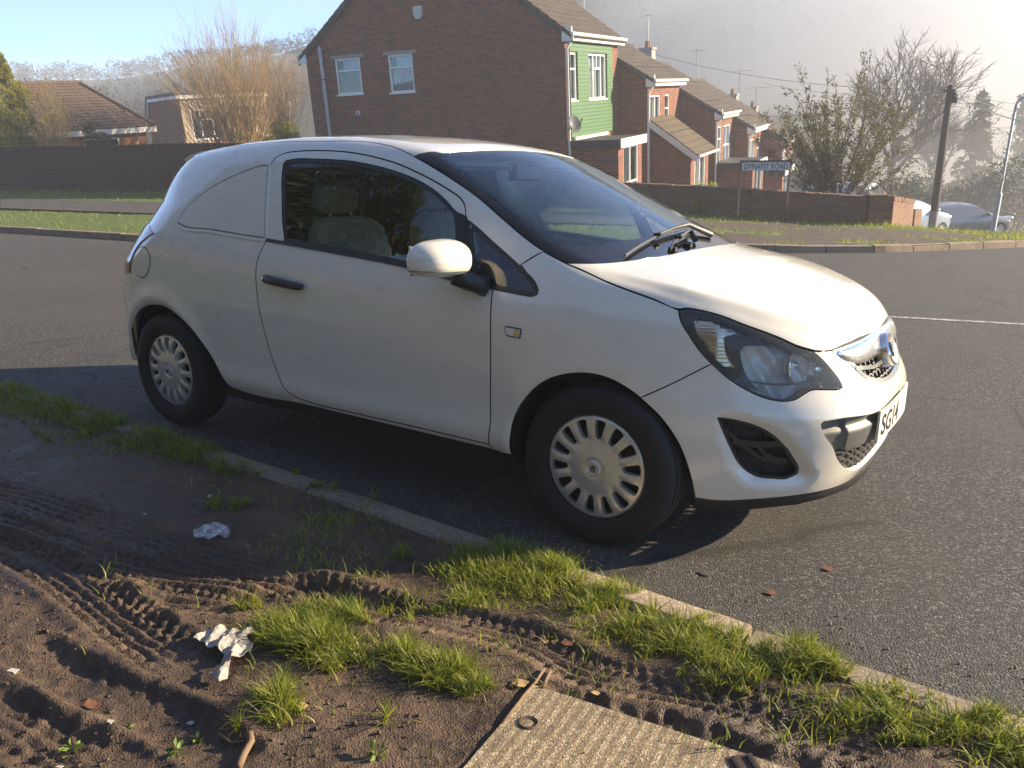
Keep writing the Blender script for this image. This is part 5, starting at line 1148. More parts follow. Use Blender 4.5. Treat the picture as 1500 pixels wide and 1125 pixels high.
def window(house,fr,a0,a1,b0,b1,layout='two',name='window',depth=.06,sill=True,curtain=True):
    f=MB();t=.055
    def bar(x0,x1,y0,y1,d0=depth-.045,d1=depth+.03): 
        P=np.array([[x,y,d] for x in(x0,x1) for y in(y0,y1) for d in(d0,d1)]);f.add(fr(P),[(0,1,3,2),(4,6,7,5),(0,4,5,1),(2,3,7,6),(0,2,6,4),(1,5,7,3)])
    bar(a0,a0+t,b0,b1);bar(a1-t,a1,b0,b1);bar(a0+t,a1-t,b0,b0+t);bar(a0+t,a1-t,b1-t,b1)
    H=b1-b0;W=a1-a0
    if layout=='two': bar(a0+t,a1-t,b0+H*.64,b0+H*.64+t)
    elif layout=='three':
        bar(a0+W*.30,a0+W*.30+t,b0+t,b1-t);bar(a0+W*.72,a0+W*.72+t,b0+t,b1-t);bar(a0+W*.30+t,a0+W*.72,b0+H*.66,b0+H*.66+t);bar(a0+W*.51-.02,a0+W*.51+.02,b0+H*.66+t,b1-t)
    elif layout=='door': bar(a0+t,a1-t,b0+H*.42,b0+H*.42+t);bar(a0+W*.45,a0+W*.45+t,b0+t,b1-t)
    fo=f.build(name,MAT['upvc'],house)
    p=MB();P=np.array([[a0+t,b0+t,depth],[a1-t,b0+t,depth],[a1-t,b1-t,depth],[a0+t,b1-t,depth]]);p.add(fr(P),[(0,1,2,3)]);p.build('pane',MAT['ws_glass'],fo)
    c=MB();nn=26;xs=np.linspace(a0+t,a1-t,nn);P=[]
    for i,x in enumerate(xs): 
        for y in(b0+t*.3,b0+H*(.62 if layout=='two' else .9)): P.append([x,y,depth+.07+.02*math.sin(i*1.9)])
    c.add(fr(np.array(P)),[(2*i,2*i+2,2*i+3,2*i+1) for i in range(nn-1)]);
    if curtain: c.build('curtain',MAT['curtain'],fo)
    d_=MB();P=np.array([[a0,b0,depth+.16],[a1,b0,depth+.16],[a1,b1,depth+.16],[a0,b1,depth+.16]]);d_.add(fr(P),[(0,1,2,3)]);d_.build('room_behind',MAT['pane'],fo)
    if sill:
        s_=MB();P=np.array([[x,y,d] for x in(a0-.05,a1+.05) for y in(b0-.05,b0) for d in(-.05,depth-.047)]);s_.add(fr(P),[(0,1,3,2),(4,6,7,5),(0,4,5,1),(2,3,7,6),(0,2,6,4),(1,5,7,3)]);s_.build('sill',MAT['upvc'],fo)
    return fo
e1=np.array([-.15787,.98746,0]);HROT=math.atan2(e1[1],e1[0])-math.pi/2
def roof_plane(house,x0,z0,x1,z1,y0,y1,mat,name='roof',thick=.09,course=.32,off=0):
    """tiled plane from the eave (x0,z0) up to the ridge (x1,z1), in stepped courses"""
    L=math.hypot(x1-x0,z1-z0);n=int(L/course);m=MB();d=np.array([x1-x0,0,z1-z0])/L;nm=np.array([-d[2],0,d[0]]);nm=nm if nm[2]>0 else -nm
    for i in range(n):
        a=np.array([x0,0,z0])+d*(i*L/n-(.03 if i else 0));b=np.array([x0,0,z0])+d*((i+1)*L/n)
        P=[]
        for y in(y0,y1):
            for p,h in((a,.035),(b,.012),(b,-.02),(a,-.02)): q_=p+nm*h;P.append([q_[0],y,q_[2]])
        m.add(P,[(0,1,5,4),(1,2,6,5),(2,3,7,6),(3,0,4,7),(0,3,2,1),(4,5,6,7)])
    P=[]
    for y in(y0+.002,y1-.002):
        for p in(np.array([x0,0,z0]),np.array([x1,0,z1])):
            for h in(-.021,-thick): q_=p+nm*h;P.append([q_[0],y,q_[2]])
    m.add(P,[(0,2,3,1),(4,5,7,6),(0,4,6,2),(1,3,7,5),(0,1,5,4),(2,6,7,3)])
    return m.build(name,mat,house)
def frG(P): P=np.asarray(P,float);return np.c_[P[:,0],P[:,2],P[:,1]]          # gable wall: y=0 plane, depth along +y
def frF(P): P=np.asarray(P,float);return np.c_[-P[:,2],P[:,0],P[:,1]]         # front wall: x=0 plane, depth along -x
def boxp(house,name,c,d,mat,**k):
    m=MB();m.box(c,d);return m.build(name,mat,house,**k)
def tubep(house,name,pts,r,mat,n=8):
    m=MB();m.tube(pts,r,n);return m.build(name,mat,house,smooth=True,angle=50)
def terrace_house(corner,zb,ze,D,Wd,label,gable_holes=(),front_holes=(),pitch=36.5,apron=1.5,brick='brick'):
    h=empty('terraced_house',(corner[0],corner[1],zb),(0,0,HROT));tag(h,label,'house','terraced houses stepping down the hill')
    E=ze-zb;R=E+math.tan(math.radians(pitch))*D/2
    wl=wall_sheet([(-D,-apron),(0,-apron),(0,E),(-D/2,R),(-D,E)],gable_holes,.22,frG)
    w2=wall_sheet(rect(.2205,Wd-.2205,-apron,E),front_holes,.22,frF)
    for v,f_ in((w2.v,w2.f),): wl.add(v,f_)
    w3=wall_sheet([(-D,-apron),(0,-apron),(0,E),(-D/2,R),(-D,E)],[],.22,lambda P:np.c_[P[:,0],Wd-P[:,2],P[:,1]]);wl.add(w3.v,w3.f)
    wl.box((-D+.11,Wd/2,(E-apron)/2),(.22,Wd-.441,E+apron));wl.build('wall',MAT[brick],h)
    ov=.30;tn=math.tan(math.radians(pitch));vg=.08
    rf_=roof_plane(h,ov,E-ov*tn+.12,-D/2,R+.12,-vg,Wd+.02,MAT['tile']);roof_plane(h,-D-ov,E-ov*tn+.12,-D/2,R+.12,-vg,Wd+.02,MAT['tile'])
    m=MB();m.tube([(-D/2,-vg,R+.13),(-D/2,Wd+.02,R+.13)],.11,10);m.build('ridge_tile',MAT['tile'],rf_)
    # barge boards on the near verge and fascia, gutters
    for s in(1,-1):
        P=[]
        for x,z in((-D/2,R+.06),(-D/2+s*(D/2+ov),E-ov*tn+.06)):
            for dz in(0,-.17): P+=[[x,-.062,z+dz],[x,-.03,z+dz]]
        m=MB();m.add(P,[(0,4,6,2),(1,3,7,5),(0,1,5,4),(2,6,7,3),(0,2,3,1),(4,5,7,6)]);m.build('barge_board',MAT['felt'],h)
        xx=.16 if s==1 else -D-.16
        boxp(h,'fascia',(xx+s*.05,Wd/2,E-.12),(.05,Wd+.14,.24),MAT['white_wood'])
        boxp(h,'soffit',(xx-s*.06,Wd/2,E-.225),(.17,Wd+.14,.03),MAT['white_wood'])
        boxp(h,'eave_box',(xx-s*.05,-.04,E-.06),(.32,.07,.40),MAT['white_wood'])
        tubep(h,'gutter',[(xx+s*.13,-.1,E-.06),(xx+s*.13,Wd+.08,E-.06)],.055,MAT['white_wood'])
    return h,E,R
C1=at(826,48,24.5)
def corner_at(P,u,dr):
    """move P along dr until it is seen at photo column u"""
    dr=np.asarray(dr,float);a,b=-40.,40.
    g_=lambda t:(lambda d_:FPX*(d_@_rt)/(d_@_f)+750-u)(P+t*dr-CAMP)
    ts=np.linspace(0,30,3001);vs=np.array([g_(t) for t in ts]);i=np.where(np.sign(vs[:-1])!=np.sign(vs[1:]))[0]
    return ts[i[0]] if len(i) else 5.0
NF=np.array([e1[1],-e1[0],0])            # direction the fronts face
D1=9.7;W1=corner_at(C1,905,e1)
ze1=C1[2]+.02;zb1=ze1-5.0
gx_=lambda u:-corner_at(C1,u,-NF)        # gable x for a photo column
def gz(u,v):                             # height on the gable plane
    d_=_f+(u-750)/FPX*_rt-(v-562.5)/FPX*_up;n_=e1;t=((C1-CAMP)@n_)/(d_@n_);return (CAMP+d_*t)[2]-zb1
def gxz(u,v):
    d_=_f+(u-750)/FPX*_rt-(v-562.5)/FPX*_up;t=((C1-CAMP)@e1)/(d_@e1);p=CAMP+d_*t;return (p-C1)@NF,p[2]-zb1
def fyz(P,u,v,zb):
    """point of the photo on a plane through P facing the front: (along row, height)"""
    d_=_f+(u-750)/FPX*_rt-(v-562.5)/FPX*_up;t=((P-CAMP)@NF)/(d_@NF);p=CAMP+d_*t;return (p-P)@e1,p[2]-zb
wa=[*gxz(496,139),*gxz(527,84)];wb=[*gxz(573,136),*gxz(604,78)]
gw1=rect(wa[0],wa[2]-.02,wa[1],wa[3]);gw2=rect(wb[0],wb[2]-.02,wb[1],wb[3])
fw1=fyz(C1,858,124,zb1);fw2=fyz(C1,889,76,zb1);f1a,f1b=1.72,3.95;fz0,fz1=3.05,4.45
h1,E1,R1=terrace_house(C1,zb1,ze1,D1,W1,'end brick house with two small gable windows and green tiled front',[gw1,gw2],[rect(.35,.95,fz0,fz1),rect(1.95,3.75,fz0,fz1)],pitch=36.5)
window(h1,frG,gw1[0][0],gw1[1][0],gw1[0][1],gw1[2][1]);window(h1,frG,gw2[0][0],gw2[1][0],gw2[0][1],gw2[2][1])
for g_ in(gw1,gw2): boxp(h1,'lintel',((g_[0][0]+g_[1][0])/2,-.012,g_[2][1]+.06),(g_[1][0]-g_[0][0]+.35,.02,.11),MAT['conc'])
window(h1,frF,.35,.95,fz0,fz1);window(h1,frF,1.95,3.75,fz0,fz1,'three')
m=wall_sheet(rect(.30,W1-.75,1.95,4.70),[rect(.33,.97,fz0-.06,fz1+.02),rect(1.93,3.77,fz0-.06,fz1+.02)],-.05,frF);m.build('tile_cladding',MAT['green_tile'],h1)
boxp(h1,'cladding_board',(.06,W1*.40,1.90),(.12,W1*.62,.10),MAT['white_wood'])
p0=gxz(470,67);p1=gxz(483,198)
tubep(h1,'downpipe',[(p0[0],-.09,p0[1]),(p0[0]+.02,-.09,-1)],.06,MAT['greypipe'])
for z in(p0[1]-.02,p0[1]-1.1,1.6): boxp(h1,'pipe_clip',(p0[0]+.01,-.075,z),(.16,.14,.04),MAT['felt'])
tubep(h1,'downpipe',[(.25,.05,E1-.1),(.22,.04,E1-.25),(.06,.06,E1-.45),(.06,.06,-1)],.045,MAT['white_wood'])
b0=gxz(613,16);m=MB();m.prism([(-.16,.14),(.16,.14),(.16,-.12),(.07,-.24),(-.07,-.24),(-.16,-.12)],-.09,-.001,fr=lambda P:np.c_[b0[0]+P[:,0],P[:,2],b0[1]+P[:,1]]);m.build('alarm_box',simple('alarm_box',(.5,.5,.47),.5),h1)
v0=gxz(525,166);m=MB();m.lathe([(.055,0),(.085,0),(.085,.07),(.06,.09),(.055,.02)],(v0[0],-.001,v0[1]),(0,-1,0),20);m.build('flue',MAT['white_wood'],h1)
def dish(h,c,ax,r=.25,name='satellite_dish'):
    m=MB();m.lathe([(0,0),(r*.5,.03),(r,.11),(r*1.03,.10),(r*.5,.015),(0,-.015)],c,ax,24);m.tube([np.array(c)-np.array(ax)*.02,np.array(c)-np.array(ax)*.25+[0,0,-.1]],.02,6);ax=np.array(ax)/np.linalg.norm(ax)
    m.tube([np.array(c)+[0,0,-r*.9],np.array(c)+ax*.42+[0,0,-.05]],.012,6);m.box(np.array(c)+ax*.42,(.06,.06,.06));return m.build(name,simple('dish_grey',(.10,.10,.105),.5),h,smooth=True,angle=40)
dish(h1,(.30,-.25,2.35),(.75,-.3,.3))
# porch of the end house
def porch(h,y0,y1,p,zt,brick='brick',fasc='felt'):
    m=MB();w=wall_sheet(rect(.001,p,-1.5,zt),[],.15,lambda P:np.c_[P[:,0],y0+P[:,2],P[:,1]]);w.box((p/2,y1-.08,(zt-1.5)/2),(p-.002,.16,zt+1.5));w.box((p-.08,y0+.33,(zt-1.5)/2),(.158,.34,zt+1.5));w.box((p-.08,y1-.30,(zt-1.5)/2),(.158,.27,zt+1.5))
    w.build('porch_wall',MAT[brick],h)
    boxp(h,'porch_roof',((p+.02)/2+.02,(y0+y1)/2,zt+.13),(p+.16,y1-y0+.22,.22),MAT[fasc]);boxp(h,'porch_fascia',(p+.12,(y0+y1)/2,zt+.12),(.04,y1-y0+.26,.27),MAT['white_wood'])
    fo=window(h,lambda P:np.c_[p-P[:,2],P[:,0],P[:,1]],y0+.50,y1-.44,-.4,zt-.02,'door',name='porch_door',curtain=False)
    return fo
porch(h1,.15,2.6,1.62,1.62)
# the lower houses of the row
CS=[C1];ZB=[zb1];ZE=[ze1];specs=[(949,997,115.5,'second brick house of the terrace with a lean-to tiled roof',953),(1052,1074,166,'third brick house down the hill with a flat roofed porch',1057),(1102.5,1117,188.5,'fourth brick house of the terrace partly veiled by mist',1105),(1154,1166,208,'lowest visible brick house of the terrace behind the leafy shrub',1156)]
prev=C1;pw=W1;hs=[h1]
dprev=24.5
for i,(u,u2,ve,lab,ue) in enumerate(specs):
    base=prev+e1*(pw+.02);
    pt=corner_at(base,u,NF);C=base+NF*pt
    if pt>3.5: C=base+NF*1.2;
    dpt=(C-CAMP)@_f;ze=at(ue,ve,dpt)[2];zb=ze-5.0;W_=min(max(corner_at(C,u2,e1),3.5),6.5)
    fh=[rect(.35,1.6,3.0,4.45),rect(2.3,2.9,3.0,4.45)] if i!=1 else [rect(.5,1.1,3.0,4.45),rect(1.6,2.9,3.0,4.45)]
    h,E,R=terrace_house(C,zb,ze,D1-.6,W_,lab,[],fh,pitch=31)
    for f_ in fh: window(h,frF,f_[0][0],f_[1][0],f_[0][1],f_[2][1],'two' if f_[1][0]-f_[0][0]<1 else 'door')
    tubep(h,'downpipe',[(.25,.02,E-.1),(.2,.0,E-.25),(.05,-.06,E-.45),(.05,-.06,-1.5)],.045,MAT['white_wood'])
    if i==0:
        # lean-to with a pitched tiled roof
        
        def onG(uu,vv):
            d_=_f+(uu-750)/FPX*_rt-(vv-562.5)/FPX*_up;t=((C-CAMP)@e1)/(d_@e1);q0=CAMP+d_*t;return (q0-C)@NF,q0[2]-zb
        (xa,za),(xb,zb_)=onG(953,180),onG(1011,224);p=float(xb);zt=float(zb_)-.05;zr=float(za);y1=3.0
        w=wall_sheet([(.001,-1.5),(p,-1.5),(p,zt),(.001,zr)],[],.2,lambda P:np.c_[P[:,0],.12+P[:,2],P[:,1]])
        w.box((p-.1,.42+.12,(zt-1.5)/2),(.198,.40,zt+1.5));w.build('lean_to_wall',MAT['brick'],h);w=MB();w.box((p-.1,y1-.3,(zt-1.5)/2),(.198,.5,zt+1.5));w.build('lean_to_pier',MAT['brick'],h)
        roof_plane(h,p+.28,zt-.05,.0,zr+.16,-.02,y1+.15,MAT['tile_brown'],name='lean_to_roof',course=.22)
        P=[]
        for x,z in((0,zr+.14),(p+.28,zt-.06)):
            for dz in(0,-.24): P+=[[x,-.05,z+dz],[x,-.02,z+dz]]
        m=MB();m.add(P,[(0,4,6,2),(1,3,7,5),(0,1,5,4),(2,6,7,3),(0,2,3,1),(4,5,7,6)]);m.build('lean_to_board',MAT['white_wood'],h)
        tubep(h,'gutter',[(p+.33,-.05,zt-.08),(p+.33,y1+.15,zt-.08)],.05,MAT['white_wood'])
        window(h,lambda P:np.c_[p-P[:,2],P[:,0],P[:,1]],.80,y1-.60,-.9,zt-.1,'door',name='lean_to_window',curtain=True)
        m=MB();m.lathe([(.02,-.14),(.07,-.10),(.09,.08),(.05,.14),(.01,.18)],(p+.12,.40,.55),(0,0,1),12);m.build('wall_lantern',MAT['felt'],h)
    elif i<3: porch(h,.10,2.7,1.5,float(fyz(C+NF*1.5,*((1075,262) if i==1 else (1130,268)),zb)[1]))
    if i==1: dish(h,(1.75,.0,1.55),(.75,-.5,.3))
    CS.append(C);ZB.append(zb);ZE.append(ze);hs.append(h);prev=C;pw=W_
# chimneys with pots, tv aerials
def chimney(h,x,y,z0,z1,mat='brick'):
    m=MB();m.box((x,y,(z0+z1)/2),(.62,.75,z1-z0));m.box((x,y,z1+.05),(.74,.87,.10));c=m.build('chimney',MAT[mat],h)
    for dy in(-.17,.17):
        m=MB();m.lathe([(.10,0),(.12,.03),(.09,.30),(.11,.33)],(x,y+dy,z1+.1),(0,0,1),14);m.build('chimney_pot',simple('clay_pot',(.25,.15,.10),.8),c,smooth=True)
    return c
def aerial(h,base,top,boom=1.0,az=.3,el=9):
    m=MB();m.tube([base,top],.022,8);a=np.array([math.cos(az),math.sin(az),0]);s=np.array([-a[1],a[0],0]);t=np.array(top)-[0,0,.08]
    m.tube([t-a*boom*.35,t+a*boom*.65],.014,6)
    for k in range(el):
        c=t-a*boom*.35+a*boom*k/(el-1);L=.22 if k else .34;m.tube([c-s*L,c+s*L],.006,5)
    return m.build('tv_aerial',simple('aerial_metal',(.22,.22,.22),.4,.6),h)
hx=lambda h,u,v,d:np.array(h.matrix_basis.inverted()@Vector(at(u,v,d)))
bpy.context.view_layer.update()
def inv(h,p): return np.array((Matrix.Translation(h.location)@Matrix.Rotation(HROT,4,'Z')).inverted()@Vector(p.tolist()))
def spot(h,u,v,x):
    """point seen at (u,v) on the plane x = const of a house"""
    P0=np.array(h.location)+NF*x;d_=_f+(u-750)/FPX*_rt-(v-562.5)/FPX*_up;t=((P0-CAMP)@NF)/(d_@NF);return inv(h,CAMP+d_*t)
q_=spot(hs[1],949,82,-4.5);chimney(hs[1],q_[0],q_[1],q_[2]-1.6,q_[2]+.30,'conc');qa=spot(hs[1],950,20,-4.5);aerial(hs[1],q_+[0,0,.2],qa,1.0,2.6)
q_=spot(hs[2],1020,122,-4.5);qa=spot(hs[2],1021,72,-4.5);aerial(hs[2],q_-[0,0,.5],qa,.6,.6,5)
q_=spot(hs[3],1073,145,-4.5);chimney(hs[3],q_[0],q_[1],q_[2]-1.8,q_[2]+.2,'conc');qa=spot(hs[3],1084,102,-4.5);aerial(hs[3],spot(hs[3],1083,135,-4.5),qa,1.5,.9)
qa=spot(hs[4],1108,127,-4.5);aerial(hs[4],spot(hs[4],1107,165,-4.5),qa,1.7,.8)
q_=spot(hs[4],1102,163,-4.5);chimney(hs[4],q_[0],q_[1],q_[2]-1.5,q_[2]+.2,'conc')
q_=spot(hs[0],822,6,-4.4);chimney(hs[0],q_[0],q_[1],q_[2]-1.4,q_[2]+.5);aerial(hs[0],spot(hs[0],855,26,-4.4)-[0,0,1.2],spot(hs[0],855,-8,-4.4),.9,.5)
# ---- left: weathered boundary wall
def wall_run(name,pts,h0,th,mat,label,cap=None,pier=None,group=None,drop=.5,cat='garden wall'):
    pts=np.array(pts,float);r=empty(name,pts[0].tolist());tag(r,label,cat,group)
    for i,(a,b) in enumerate(zip(pts[:-1],pts[1:])):
        d_=b-a;L=np.hypot(d_[0],d_[1]);rot=math.atan2(d_[1],d_[0]);n=max(1,int(L/2.2));m=MB();P=[];
        for j in range(n+1):
            t=j/n;wob=.012*math.sin(j*2.1+i);hh=(h0 if np.isscalar(h0) else h0[i]+(h0[i+1]-h0[i])*t)
            for y in(-th/2,th/2):
                for z in(-drop,hh+wob): P.append([t*L,y,z+(b[2]-a[2])*t])
        m.add(P,[f_ for j in range(n) for f_ in((4*j,4*j+4,4*j+5,4*j+1),(4*j+1,4*j+5,4*j+7,4*j+3),(4*j+2,4*j+3,4*j+7,4*j+6))]+[(0,1,3,2),(4*n,4*n+2,4*n+3,4*n+1)])
        o=m.build('brickwork',mat,r);o.location=(a-pts[0]).tolist();o.rotation_euler=(0,0,rot)
        if cap:
            m=MB();s=0.
            while s<L-.02:
                e_=min(.112,L-s);t=(s+e_/2)/L;hh=(h0 if np.isscalar(h0) else h0[i]+(h0[i+1]-h0[i])*t)+(b[2]-a[2])*t;jz=RNG.normal(0,.006)
                m.box((s+e_/2,RNG.normal(0,.004),hh+.055+jz),(e_-.010,th+.02,.112));s+=.112
            o=m.build('coping',cap,r);o.location=(a-pts[0]).tolist();o.rotation_euler=(0,0,rot)
    return r
wl=[at(-160,268,30),at(0,278,28),at(120,279.5,26.5),at(240,281,25.2),at(360,284,24.3),at(470,288,23.6)]
wall_run('boundary_wall',wl,[1.25,1.27,1.28,1.30,1.36,1.40],.22,MAT['brick_old'],'long dark weathered brick wall behind the grass verge on the left',cap=MAT['brick_old'])
# ---- right: low garden wall with brick-on-edge top, pier and return
gl_=[at(700,297,23.9),at(830,301,23.6),at(955,307,22.8),at(1100,318,21.2),at(1268,329,20.0)]
gw=wall_run('garden_wall',gl_,[.60,.60,.60,.61,.58],.215,MAT['brick_garden'],'low brick garden wall with bricks on edge along its top',cap=MAT['brick_garden'])
p=at(1281,330,19.9);m=MB();m.box((0,0,.15),(.36,.36,1.10));m.box((0,0,.72),(.40,.40,.05));o=m.build('pier',MAT['brick_garden'],gw);o.location=(p-gl_[0]).tolist();o.rotation_euler=(0,0,HROT+.25)
wall_run('garden_wall',[at(1299,331,20.4),at(1330,329,23.0)],[.62,.58],.215,MAT['brick_garden'],'short sunlit piece of brick wall returning downhill beyond the gap',cap=MAT['brick_garden'])
wall_run('garden_wall',[at(1332,328,23.8),at(1342,327,24.3)],[.42,.42],.25,MAT['brick_garden'],'small brick stub beside the van at the end of the wall')
# ---- left bungalow and the taller house beyond it
def bungalow():
    c=at(226,184,38.);zb=c[2]-2.35;r=empty('bungalow',(c[0],c[1],zb));tag(r,'bungalow with brown tiled roof behind the dark boundary wall','house')
    # local x runs left along its front, y away from the road
    dx=at(106,190,35.5)-c;dx[2]=0;dx/=np.linalg.norm(dx);dy=np.array([dx[1],-dx[0],0.]);dy=dy if dy@_f>0 else -dy
    Rm=np.column_stack([dx,dy,[0,0,1.]])
    if np.linalg.det(Rm)<0: dx=-dx;Rm=np.column_stack([dx,dy,[0,0,1.]]);sx=-1
    else: sx=1
    r.rotation_euler=Matrix(Rm.tolist()).to_euler()
    L=4.7;D=5.;E=2.2
    m=wall_sheet(rect(.3,L,-1,E) if sx>0 else rect(-L,-.3,-1,E),[rect(sx*3.15 if sx<0 else 1.6,sx*1.6 if sx<0 else 3.15,.5,1.95)],.2,lambda P:np.c_[P[:,0],.3+P[:,2],P[:,1]])
    m.box((sx*.4,D/2,.6),(.2,D-.8,3.2));m.box((sx*(L-.1),D/2,.6),(.2,D-.8,3.2));m.box((sx*L/2,D-.3,.6),(L-.8,.2,3.2));m.build('wall',brick_mat('orange_brick',(.36,.125,.05),(.26,.09,.045),(.25,.17,.11)),r)
    window(r,lambda P:np.c_[P[:,0],.3+P[:,2],P[:,1]],min(sx*1.6,sx*3.15),max(sx*1.6,sx*3.15),.5,1.95,'two')
    boxp(r,'fascia',(sx*L/2,-.05,E+.02),(L+.1,.05,.26),MAT['white_wood']);boxp(r,'soffit',(sx*L/2,.13,E-.10),(L+.1,.32,.03),MAT['white_wood'])
    zr=4.35;ins=1.95
    m=MB();n=15
    A=[np.array([0,-.1,E+.14]),np.array([sx*(L+.1),-.1,E+.14])];B=[np.array([sx*ins,D/2,zr]),np.array([sx*(L+.1),D/2,zr])];Cc=[np.array([0,D+.1,E+.14]),np.array([sx*(L+.1),D+.1,E+.14])]
    nm=np.array([0,-(zr-E),D/2]);nm/=np.linalg.norm(nm)
    for i in range(n):
        t0,t1=i/n,(i+1)/n;a0=A[0]+(B[0]-A[0])*t0;a1=A[1]+(B[1]-A[1])*t0;b0=A[0]+(B[0]-A[0])*t1;b1=A[1]+(B[1]-A[1])*t1
        m.add([a0+nm*.05,a1+nm*.05,b1+nm*.012,b0+nm*.012,a0-nm*.02,a1-nm*.02],[(0,1,2,3),(0,4,5,1)])
    m.add([A[0],B[0],Cc[0]],[(0,1,2)]);m.add([Cc[0],B[0],B[1],Cc[1]],[(0,1,2,3)]);rf_=m.build('roof',None,r)
    k=NT('bungalow_tile');v=k.coord();n_=k.noise(v,1.5,5);n2=k.noise(v,15.,3);s=k.n('ShaderNodeSeparateXYZ');k.l(v,s.inputs[0]);c_=k.mix(n2,(.105,.070,.055),(.155,.105,.08));c_=k.mix(k.ramp(n_,[(.5,0.),(.72,.5)]),c_,(.10,.085,.05));b=k.bsdf(c_,.9);w=k.math('ABSOLUTE',k.math('SINE',k.math('MULTIPLY',s.outputs[0],math.pi/.13)));k.bump(b,w,.5,.03);rf_.data.materials.append(k.m)
    m=MB();m.tube([A[0]+nm*.05,B[0]+nm*.05],.08,8);m.tube([B[0]+[0,0,.05],B[1]+[0,0,.05]],.09,8);m.build('ridge_tile',k.m,rf_)
bungalow()
def block_house():
    c=at(257,140,47.);zb=c[2]-4.6;r=empty('detached_house',(c[0],c[1],zb));tag(r,'brick house with flat eaves and pale rendered side behind the bare shrub','house')
    r.rotation_euler=(0,0,HROT-.25);
    # local x: towards its sunlit side, -x: along the brick gable seen in shade
    E=4.5;D=3.6;L=6.
    m=wall_sheet([(-D,-1.5),(0,-1.5),(0,E),(-D*.86,E-.1),(-D,E-1.5)],[],.2,frG);m.box((-D+.1,L/2,1.4),(.2,L-.5,3.1));m.box((-D/2,L-.1,1.5),(D,.2,E+1.2));m.build('wall',MAT['brick'],r)
    fh=[rect(.75,2.6,2.1,3.75)];w=wall_sheet(rect(.02,L,-1.5,E),fh,.2,lambda P:np.c_[.001-P[:,2]+.0,P[:,0],P[:,1]])
    w.build('rendered_wall',simple('pebble_render',(.46,.37,.27),.95,var=.35,scale=25,bump=.8,bscale=60),r);window(r,lambda P:np.c_[.001-P[:,2],P[:,0],P[:,1]],.75,2.6,2.1,3.75,'three')
    m=MB();m.prism([(-D*.88,E+.02),(.22,E+.10),(.22,E+.28),(-D*.90,E+.18)],-.15,L+.1,fr=lambda P:np.c_[P[:,0],P[:,2],P[:,1]]);m.prism([(-D-.2,E-1.55),(-D*.88,E+.02),(-D*.90,E+.18),(-D-.32,E-1.45)],-.15,L+.1,fr=lambda P:np.c_[P[:,0],P[:,2],P[:,1]]);rf_=m.build('roof',MAT['felt'],r)
    m=MB();m.prism([(-D*.88,E-.16),(.2,E-.08),(.2,E+.09),(-D*.88,E+.01)],-.12,-.02,fr=lambda P:np.c_[P[:,0],P[:,2],P[:,1]]);m.prism([(-D-.15,E-1.70),(-D*.88,E-.16),(-D*.88,E+.0),(-D-.2,E-1.52)],-.12,-.02,fr=lambda P:np.c_[P[:,0],P[:,2],P[:,1]]);m.box((.19,L/2,E+.0),(.05,L+.1,.2));m.build('barge_board',MAT['white_wood'],r)
    tubep(r,'downpipe',[(.07,.12,E),(.07,.12,-1)],.045,simple('brown_pipe',(.20,.08,.05),.5))
block_house()
# ================= trees, shrubs
class Tubes:
    def __init__(s): s.P=[];s.R=[]
    def add(s,P,R): s.P.append(np.asarray(P,float));s.R.append(np.asarray(R,float))
    def build(s,name,mat,parent=None,n=5,kind=None):
        V=[];Fq=[];b=0;by={}
        for p,r in zip(s.P,s.R): by.setdefault(len(p),[]).append((p,r))
        for k,l in by.items():
            P=np.stack([x[0] for x in l]);R=np.stack([x[1] for x in l]);T=np.gradient(P,axis=1);T/=np.maximum(np.linalg.norm(T,axis=2,keepdims=True),1e-9)
            a=np.where(np.abs(T[...,2:])<.9,np.array([0,0,1.]),np.array([1.,0,0]));u=np.cross(T,a);u/=np.maximum(np.linalg.norm(u,axis=2,keepdims=True),1e-9);w=np.cross(T,u)
            th=np.arange(n)*2*math.pi/n
            v=P[:,:,None]+R[:,:,None,None]*(np.cos(th)[None,None,:,None]*u[:,:,None]+np.sin(th)[None,None,:,None]*w[:,:,None])
            B=len(P);idx=b+np.arange(B*k*n).reshape(B,k,n);q_=np.stack([idx[:,:-1],np.roll(idx,-1,2)[:,:-1],np.roll(idx,-1,2)[:,1:],idx[:,1:]],-1).reshape(-1,4)
            V.append(v.reshape(-1,3));Fq.append(q_);b+=B*k*n
        me=mesh_np(name,np.concatenate(V),np.concatenate(Fq),smooth=True);return link(name,me,mat,parent,kind)
def leaf_mesh(P,D,size,ratio,rg,name,mat,parent=None,kind=None,tone=None,curl=.25):
    """P points, D leaf directions"""
    n=len(P);D=D/np.maximum(np.linalg.norm(D,axis=1,keepdims=True),1e-9);a=rg.normal(0,1,(n,3));S=np.cross(D,a);S/=np.maximum(np.linalg.norm(S,axis=1,keepdims=True),1e-9);N=np.cross(D,S)
    L=size[:,None];w=L*ratio*.5
    V=np.stack([P,P+D*L*.5+S*w,P+D*L+N*L*curl*-.6,P+D*L*.5-S*w],1).reshape(-1,3)
    b=(np.arange(n)*4)[:,None];Fq=np.concatenate([b+[0,1,2],b+[0,2,3]],1).reshape(-1,3)
    me=mesh_np(name,V,Fq);at_=me.attributes.new('tone','FLOAT','POINT');t=rg.random(n) if tone is None else tone;at_.data.foreach_set('value',np.repeat(t,4).astype(np.float32));return link(name,me,mat,parent,kind)
def unit(v): v=np.asarray(v,float);return v/max(np.linalg.norm(v),1e-9)
